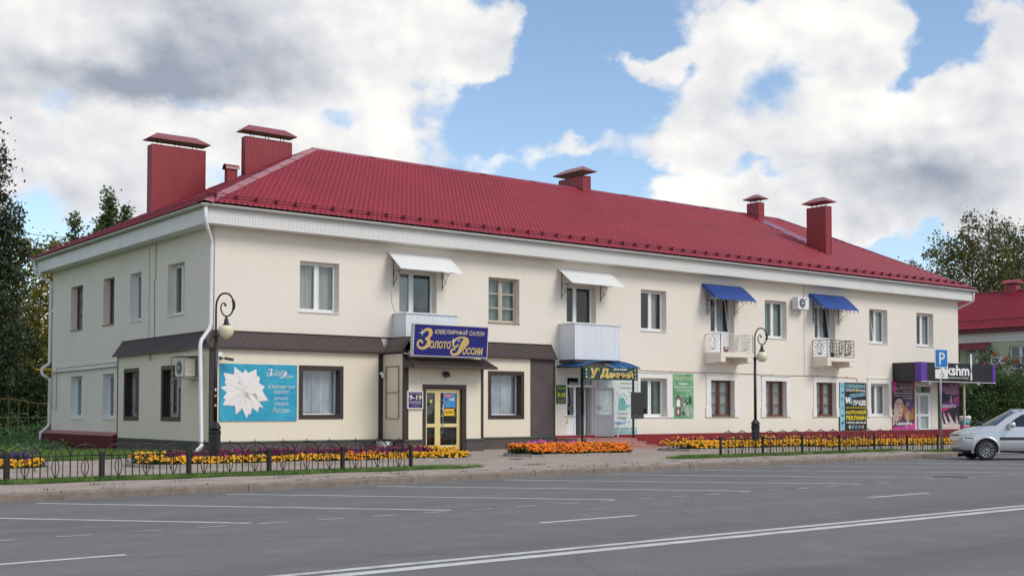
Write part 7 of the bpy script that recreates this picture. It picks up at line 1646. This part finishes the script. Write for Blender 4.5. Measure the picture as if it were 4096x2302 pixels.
q = MB(); q.box(hx + 5.9, -14.6, 10.44, hx + 6.2, 24.6, 10.54); q.build('ridge_cap', ['ridge_red'], ro2)
q = MB(); q.tube([(hx + 0.35, -14, 7.95), (hx + 0.35, 24, 7.95)], 0.015, 5); q.tube([(hx + 0.40, -14, 8.03), (hx + 0.40, 24, 8.03)], 0.015, 5)
for k in range(20): q.box(hx + 0.33, -13.5 + k * 1.9, 7.75, hx + 0.42, -13.45 + k * 1.9, 8.05)
q.build('snow_guard', ['dark_red'], hs_)
q = MB(); q.box(hx + 5.6, 9.7, 10.0, hx + 6.3, 10.6, 10.85); q.box(hx + 5.45, 9.5, 10.95, hx + 6.45, 10.8, 11.02); q.prism([(hx + 5.45, 9.5, 11.02), (hx + 6.45, 9.5, 11.02), (hx + 5.95, 9.5, 11.28)], (0, 1.3, 0)); q.box(hx + 5.7, 9.8, 10.8, hx + 5.74, 9.84, 10.96); q.box(hx + 6.2, 10.4, 10.8, hx + 6.24, 10.44, 10.96); q.build('chimney', ['chimney_red'], hs_)
q = MB(); ribbed(q, (hx, 10.95, 0), (hx, 8.45, 0), (-0.02, 0, 6.38), (-0.95, 0, 5.84), 0.15, 0.02, nrm=(-0.5, 0, 1))
for yy in (8.5, 10.85): q.bar((hx - 0.02, yy, 5.2), (hx - 0.02, yy, 6.3), 0.03, 0.03, 1); q.bar((hx - 0.02, yy, 5.15), (hx - 0.85, yy, 5.86), 0.03, 0.03, 1); q.bar((hx - 0.02, yy, 5.6), (hx - 0.6, yy, 5.88), 0.02, 0.02, 1)
aw = q.build('awning', ['cap_red', 'iron_grey'], loc=(hx - 0.4, 9.7, 5.2)); tag(aw, 'small maroon ribbed awning on the pale green house', 'awning')
a3 = aircon('white air conditioner on the pale green house right of its maroon awning', lambda x, y, z: (hx - 0.40 + y, 8.25 - x, 4.80 + z), 0.80, 0.55, 0.36, 'air conditioners', (hx - 0.2, 7.85, 4.78))
ys = empty('shop_sign', (hx - 0.5, 6.3, 2.4)); tag(ys, 'yellow projecting sign with a red brown letter shape above a white CAR plate', 'shop sign')
frY = frame_x(hx - 0.45, 6.80, 2.75); q = MB(); sbox(q, frY, 0, 0, 0.62, 0.98, -0.10, 0); q.build('board', [flat('sign_yellow', (0.75, 0.46, 0.02))], ys)
q = MB(); P_rb = None
for (a, b, w_) in (((0.12, 0.10), (0.32, 0.62), 0.09), ((0.32, 0.62), (0.50, 0.12), 0.10), ((0.46, 0.12), (0.58, 0.14), 0.07)): q.bar(frY(*a, 0.01), frY(*b, 0.01), 0.01, w_, 0, (1, 0, 0))
q.disc2(frY, 0.44, 0.72, 0.13, None, 0.012, 0, 12); q.build('lettering', [flat('sign_brown', (0.28, 0.06, 0.02))], ys)
q = MB(); sbox(q, frY, -0.15, -0.42, 0.60, -0.06, -0.06, 0); q.build('plate', ['white_paint'], ys)
q = MB(); q.text2(frY, 'CAR', 0.10, -0.32, 0.55, -0.14, 0.006, 0, 0, 0.02); q.build('lettering', [P_black], ys)
q = MB(); ribbed(q, (hx, 6.9, 0), (hx, -3, 0), (0, 0, 4.0), (-0.5, 0, 3.70), 0.2, 0.02, nrm=(-0.5, 0, 1)); tag(q.build('shop_awning', [flat('dull_teal', (0.06, 0.22, 0.24))]), 'long dull teal awning strip above the shop front of the green house', 'awning')
cup = empty('advertising_cup', (49.6, 3.6, -0.05)); cup.location = (48.3, 2.8, -0.02); cup.scale = (1.0, 1.0, 1.0); tag(cup, 'white, turquoise and pink painted cup figure by the thin sign post', 'figure')
q = MB(); q.lathe([(0.2, 0.0), (0.2, 0.03), (0.04, 0.05), (0.04, 0.56), (0.2, 0.58)], n=12); q.build('stand', ['iron_grey'], cup, local=True)
cup_z = 0.58
q = MB(); q.lathe([(0.26, 0.0), (0.28, 0.24)], n=14, mat=0); q.lathe([(0.28, 0.245), (0.31, 0.48)], n=14, mat=1); q.lathe([(0.31, 0.485), (0.34, 0.62)], n=14, mat=2); q.build('cup_body', [flat('cup_pink', (0.60, 0.12, 0.30), 0.4, 0.3, 6), flat('cup_teal', (0.06, 0.36, 0.42), 0.4, 0.3, 6), 'white_paint'], cup, local=True).location = (0, 0, cup_z)
q = MB(); q.lathe([(0.38, 0.62), (0.38, 0.68), (0.32, 0.74), (0.0001, 0.78)], n=14); q.ball((0.28, -0.1, 0.68), 0.11, 0, 6); q.build('cup_lid', ['white_paint'], cup, local=True).location = (0, 0, cup_z)
q = MB(); q.tube([(0.05, 0, 0.74), (0.08, 0, 1.1)], 0.025, 6); q.build('straw', ['gutter_grey'], cup, local=True).location = (0, 0, cup_z)

# ================================================================== SILVER CAR
car = empty('parked_car', (0, 0, 0)); tag(car, 'silver three door off-roader parked nose to the kerb at the right edge', 'car')
TBL = np.array([(0.78, 0.48, 0.44, 0.70, 0.72), (0.765, 0.60, 0.38, 0.775, 0.80), (0.71, 0.70, 0.34, 0.85, 0.885), (0.60, 0.762, 0.32, 0.905, 0.95), (0.42, 0.805, 0.31, 0.962, 1.02), (0.10, 0.834, 0.30, 1.030, 1.09), (-0.30, 0.845, 0.29, 1.085, 1.14), (-0.70, 0.848, 0.29, 1.085, 1.15), (-1.4, 0.848, 0.29, 1.095, 1.16), (-2.3, 0.845, 0.29, 1.10, 1.16), (-2.8, 0.83, 0.33, 1.10, 1.15), (-3.05, 0.79, 0.40, 1.06, 1.10), (-3.14, 0.70, 0.46, 0.98, 1.0)])
def st_at(x): return [float(np.interp(-x, -TBL[:, 0], TBL[:, k])) for k in range(1, 5)]
def side_y(x, z):
    w_, zb, zt, zc = st_at(x); zz = [zb, zb + 0.05, zb + 0.18, 0.62, 0.76, zt - 0.05, zt]; ww = [0.86, 0.955, 0.99, 1.0, 0.99, 0.955, 0.90]
    zz = np.maximum.accumulate(np.array(zz)); return w_ * float(np.interp(z, zz, ww))
xs_c = np.concatenate([np.linspace(0.78, 0.45, 12), np.linspace(0.40, -0.55, 22), np.linspace(-0.65, -1.8, 12), np.linspace(-1.85, -3.14, 26)])
q = MB(); rings = []
for x in xs_c:
    w_, zb, zt, zc = st_at(x); L = [(0.0, zb)]
    for z in (zb, zb + 0.04, zb + 0.10, zb + 0.18): L.append((side_y(x, z), z))
    top_ = max(zt - 0.06, zb + 0.24)
    for f in (0.2, 0.4, 0.6, 0.8, 1.0): z = zb + 0.18 + (top_ - zb - 0.18) * f; L.append((side_y(x, z), z))
    L += [(side_y(x, zt - 0.02), zt - 0.02), (w_ * 0.87, zt + 0.008), (w_ * 0.6, zt + (zc - zt) * 0.7), (w_ * 0.3, zc - 0.006), (0.0, zc)]
    rings.append([(x, y, z) for y, z in L] + [(x, -y, z) for y, z in L[-2:0:-1]])
m_ = len(rings[0]); q.mesh([p for r_ in rings for p in r_], [(i * m_ + k, (i + 1) * m_ + k, (i + 1) * m_ + (k + 1) % m_, i * m_ + (k + 1) % m_) for i in range(len(rings) - 1) for k in range(m_)] + [tuple(range(m_)), tuple((len(rings) - 1) * m_ + k for k in range(m_))[::-1]], 0, True)
body = q.build('body', ['car_silver', 'car_black'], car, local=True)
bm = bmesh.new(); bm.from_mesh(body.data); bmesh.ops.recalc_face_normals(bm, faces=bm.faces[:]); bm.to_mesh(body.data); bm.free()
WB2 = -2.36; cut = []
for wx in (0.0, WB2):
    q = MB(); q.lathe([(0.385, -1.2), (0.385, 1.2)], (wx, 0, 0.335), 40, 0, False, 'y'); c = q.build('arch_cutter', ['car_black'], None, local=True); cut.append(c)
    bm = bmesh.new(); bm.from_mesh(c.data); bmesh.ops.recalc_face_normals(bm, faces=bm.faces[:]); bm.to_mesh(c.data); bm.free()
    md = body.modifiers.new('arch', 'BOOLEAN'); md.operation = 'DIFFERENCE'; md.object = c; md.solver = 'EXACT'
dg = bpy.context.evaluated_depsgraph_get(); nm = bpy.data.meshes.new_from_object(body.evaluated_get(dg)); body.modifiers.clear(); body.data = nm
for c in cut: bpy.data.objects.remove(c)
q = MB(); q.box(-2.9, -0.55, 0.24, 0.7, 0.55, 0.50); q.box(-1.95, -0.78, 0.255, -0.42, 0.78, 0.40)
for wx in (0, WB2): q.box(wx - 0.36, -0.60, 0.35, wx + 0.36, 0.60, 0.74)
q.build('underbody', ['car_black'], car, local=True)
def cab_y(z): return 0.775 + (0.605 - 0.775) * (z - 1.08) / (1.56 - 1.08)
prof = [(-0.26, 1.075), (-0.68, 1.345), (-1.08, 1.575), (-1.22, 1.612), (-1.8, 1.63), (-2.5, 1.615), (-2.86, 1.56), (-2.98, 1.42), (-3.10, 1.08)]
q = MB(); n = len(prof); pts = []
for (x, z) in prof:
    yy = cab_y(min(z, 1.56)) * (0.94 if x in (-0.26,) else 1.0); cr_ = 0.045 if z > 1.3 else 0.02
    for f in (-1, -0.92, -0.5, 0, 0.5, 0.92, 1): pts.append((x, yy * f, z + cr_ * (1 - f * f) - (0.025 if abs(f) == 1 else 0)))
F = [(i * 7 + k, (i + 1) * 7 + k, (i + 1) * 7 + k + 1, i * 7 + k + 1) for i in range(n - 1) for k in range(6)]
q.mesh(pts, F, 0, True)
for sg in (-1, 1):
    lo = [(x, sg * 0.775, 1.06) for x, z in prof]; hi = [(x, sg * cab_y(min(z, 1.56)) * (0.94 if x == -0.26 else 1.0), z - 0.025) for x, z in prof]
    q.mesh(lo + hi, [(i, i + 1, n + i + 1, n + i) for i in range(n - 1)], 0, False)
q.build('cabin', ['car_silver'], car, local=True)
q = MB(); wsp = []
for i in range(5):
    t = i / 4; x = -0.335 + (-1.045 + 0.335) * t; z = 1.122 + (1.555 - 1.122) * t + 0.012 * math.sin(math.pi * t); yy = cab_y(z) - 0.075
    for f in np.linspace(-1, 1, 7): wsp.append((x + 0.006, yy * f, z + 0.055 * (1 - f * f) * (0.7 + 0.3 * t) + 0.004))
q.mesh(wsp, [(i * 7 + k, (i + 1) * 7 + k, (i + 1) * 7 + k + 1, i * 7 + k + 1) for i in range(4) for k in range(6)], 0, True); q.build('windscreen', ['car_glass'], car, local=True)
for sg in (-1, 1):
    for P in ([(-0.62, 1.105), (-0.80, 1.24), (-1.05, 1.40), (-1.26, 1.515), (-1.50, 1.545), (-1.88, 1.55), (-1.90, 1.105)], [(-1.98, 1.105), (-1.97, 1.55), (-2.55, 1.535), (-2.74, 1.46), (-2.86, 1.16), (-2.80, 1.105)]):
        q = MB(); q.face([(x, sg * (cab_y(z) + 0.007), z) for x, z in P]); q.build('side_window', ['car_glass'], car, local=True)
def patch(mb, x0, x1, z0, z1, off=0.006, n=8, sg=1, zf=None):
    pts = []
    for i in range(n + 1):
        x = x0 + (x1 - x0) * i / n; a, b = (zf(x) if zf else (z0, z1))
        for z in np.linspace(a, b, 4): pts.append((x, sg * (side_y(x, z) + off), z))
    mb.mesh(pts, [(i * 4 + k, (i + 1) * 4 + k, (i + 1) * 4 + k + 1, i * 4 + k + 1) for i in range(n) for k in range(3)], 0, True)
for sg in (1, -1):
    q = MB(); patch(q, 0.66, 0.40, 0.705, 0.735, 0.008, 5, sg); q.build('side_trim', ['car_trim'], car, local=True)
    q = MB(); patch(q, -0.42, -1.96, 0.66, 0.755, 0.012, 6, sg); q.build('side_trim', ['car_trim'], car, local=True)
    q = MB(); patch(q, 0.755, 0.40, 0, 0, 0.008, 10, sg, lambda x: (0.765 + 0.14 * max(0, 0.72 - x), max(0.785, min(0.95, st_at(x)[2] - 0.035)))); q.build('headlight', ['lamp_lens'], car, local=True)
    q = MB(); q.lathe([(0.001, 0.01), (0.055, 0.0), (0.065, -0.03)], (0.69, sg * 0.64, 0.47), 12, 0, True, 'x'); q.build('fog_lamp', ['lamp_lens'], car, local=True)
    q = MB(); q.lathe([(0.02, -0.11), (0.08, -0.10), (0.105, -0.03), (0.105, 0.05), (0.085, 0.10), (0.02, 0.11)], (-0.78, sg * 0.955, 1.155), 10, 0, True, 'y'); q.bar((-0.68, sg * 0.78, 1.10), (-0.75, sg * 0.90, 1.11), 0.10, 0.05); q.build('mirror', ['car_silver'], car, local=True)
    for xg in (-0.545, -1.93): q = MB(); patch(q, xg, xg - 0.012, 0.40, 1.06, 0.002, 1, sg); q.build('door_gap', ['car_black'], car, local=True)
    q = MB(); q.bar((-1.70, sg * 0.852, 0.93), (-1.86, sg * 0.852, 0.935), 0.03, 0.045); q.build('door_handle', ['car_trim'], car, local=True)
    q = MB(); q.tube([(-1.15, sg * 0.56, 1.60), (-1.25, sg * 0.56, 1.665), (-2.5, sg * 0.56, 1.67), (-2.62, sg * 0.56, 1.61)], 0.018, 6); q.build('roof_rail', ['zinc'], car, local=True)
    q = MB(); patch(q, 0.44, 0.405, 0.655, 0.69, 0.012, 1, sg); q.build('indicator', ['orange'], car, local=True)
    for wx in (0.0, WB2):
        q = MB(); n = 20; pts = []
        for i in range(n + 1):
            th = math.pi * (-0.08 + 1.16 * i / n); 
            for rr, oy in ((0.378, -0.05), (0.380, 0.022), (0.425, 0.024), (0.455, -0.004)):
                px, pz = wx + rr * math.cos(th), 0.335 + rr * math.sin(th); pts.append((px, sg * (side_y(px, max(pz, st_at(px)[1] + 0.03)) + oy), pz))
        q.mesh(pts, [(i * 4 + k, (i + 1) * 4 + k, (i + 1) * 4 + k + 1, i * 4 + k + 1) for i in range(n) for k in range(3)], 0, True); q.build('wheel_arch', ['car_silver'], car, local=True)
        q = MB(); R0 = 0.335
        q.lathe([(0.20, -0.10), (0.30, -0.105), (0.325, -0.08), (R0, -0.04), (R0, 0.04), (0.325, 0.08), (0.30, 0.105), (0.235, 0.10), (0.225, 0.07), (0.001, 0.02)], (wx, sg * 0.745, R0), 28, 0, True, 'y') if sg > 0 else q.lathe([(0.001, -0.02), (0.225, -0.07), (0.235, -0.10), (0.30, -0.105), (0.325, -0.08), (R0, -0.04), (R0, 0.04), (0.325, 0.08), (0.30, 0.105), (0.20, 0.10)], (wx, sg * 0.745, R0), 28, 0, True, 'y')
        wo_ = q.build('wheel', ['tyre'], car, local=True)
        q = MB(); yo = sg * (0.745 + 0.095); nR = 28
        ring_ = lambda r_, y_: [(wx + r_ * math.cos(2 * math.pi * k / nR), y_, R0 + r_ * math.sin(2 * math.pi * k / nR)) for k in range(nR)]
        q.mesh(ring_(0.238, yo - sg * 0.01) + ring_(0.232, yo + sg * 0.008) + ring_(0.212, yo + sg * 0.004) + ring_(0.208, yo - sg * 0.05), [(j * nR + k, j * nR + (k + 1) % nR, (j + 1) * nR + (k + 1) % nR, (j + 1) * nR + k) for j in range(3) for k in range(nR)], 0, True)
        for k in range(11):
            th = 2 * math.pi * k / 11 + 0.2; d_ = Vector((math.cos(th), 0, math.sin(th))); t_ = Vector((-math.sin(th), 0, math.cos(th))); c_ = Vector((wx, yo, R0))
            q.face([c_ + d_ * 0.04 + t_ * 0.014 + Vector((0, -sg * 0.012, 0)), c_ + d_ * 0.215 + t_ * 0.026, c_ + d_ * 0.215 - t_ * 0.026, c_ + d_ * 0.04 - t_ * 0.014 + Vector((0, -sg * 0.012, 0))])
        q.lathe([(0.05, -0.02), (0.05, 0.0), (0.035, 0.008), (0.001, 0.010)] if sg > 0 else [(0.001, -0.010), (0.035, -0.008), (0.05, 0.0), (0.05, 0.02)], (wx, yo, R0), 14, 0, True, 'y'); q.build('rim', ['rim'], wo_, local=True)
q = MB(); q.box(0.745, -0.46, 0.50, 0.775, 0.46, 0.62); q.box(0.66, -0.38, 0.785, 0.772, 0.38, 0.835); q.build('grille', ['car_trim'], car, local=True)
q = MB(); q.box(0.765, -0.44, 0.55, 0.785, 0.44, 0.567); q.build('grille_bar', ['car_silver'], car, local=True)
q = MB(); q.box(0.775, -0.26, 0.635, 0.787, 0.26, 0.745); q.build('number_plate', ['pvc'], car, local=True)
hd_ = R(138); lf = Vector((-math.sin(hd_), math.cos(hd_), 0)); car.location = Vector((20.02, -15.15, 0)) - lf * 0.80; car.rotation_euler = (0, 0, hd_)
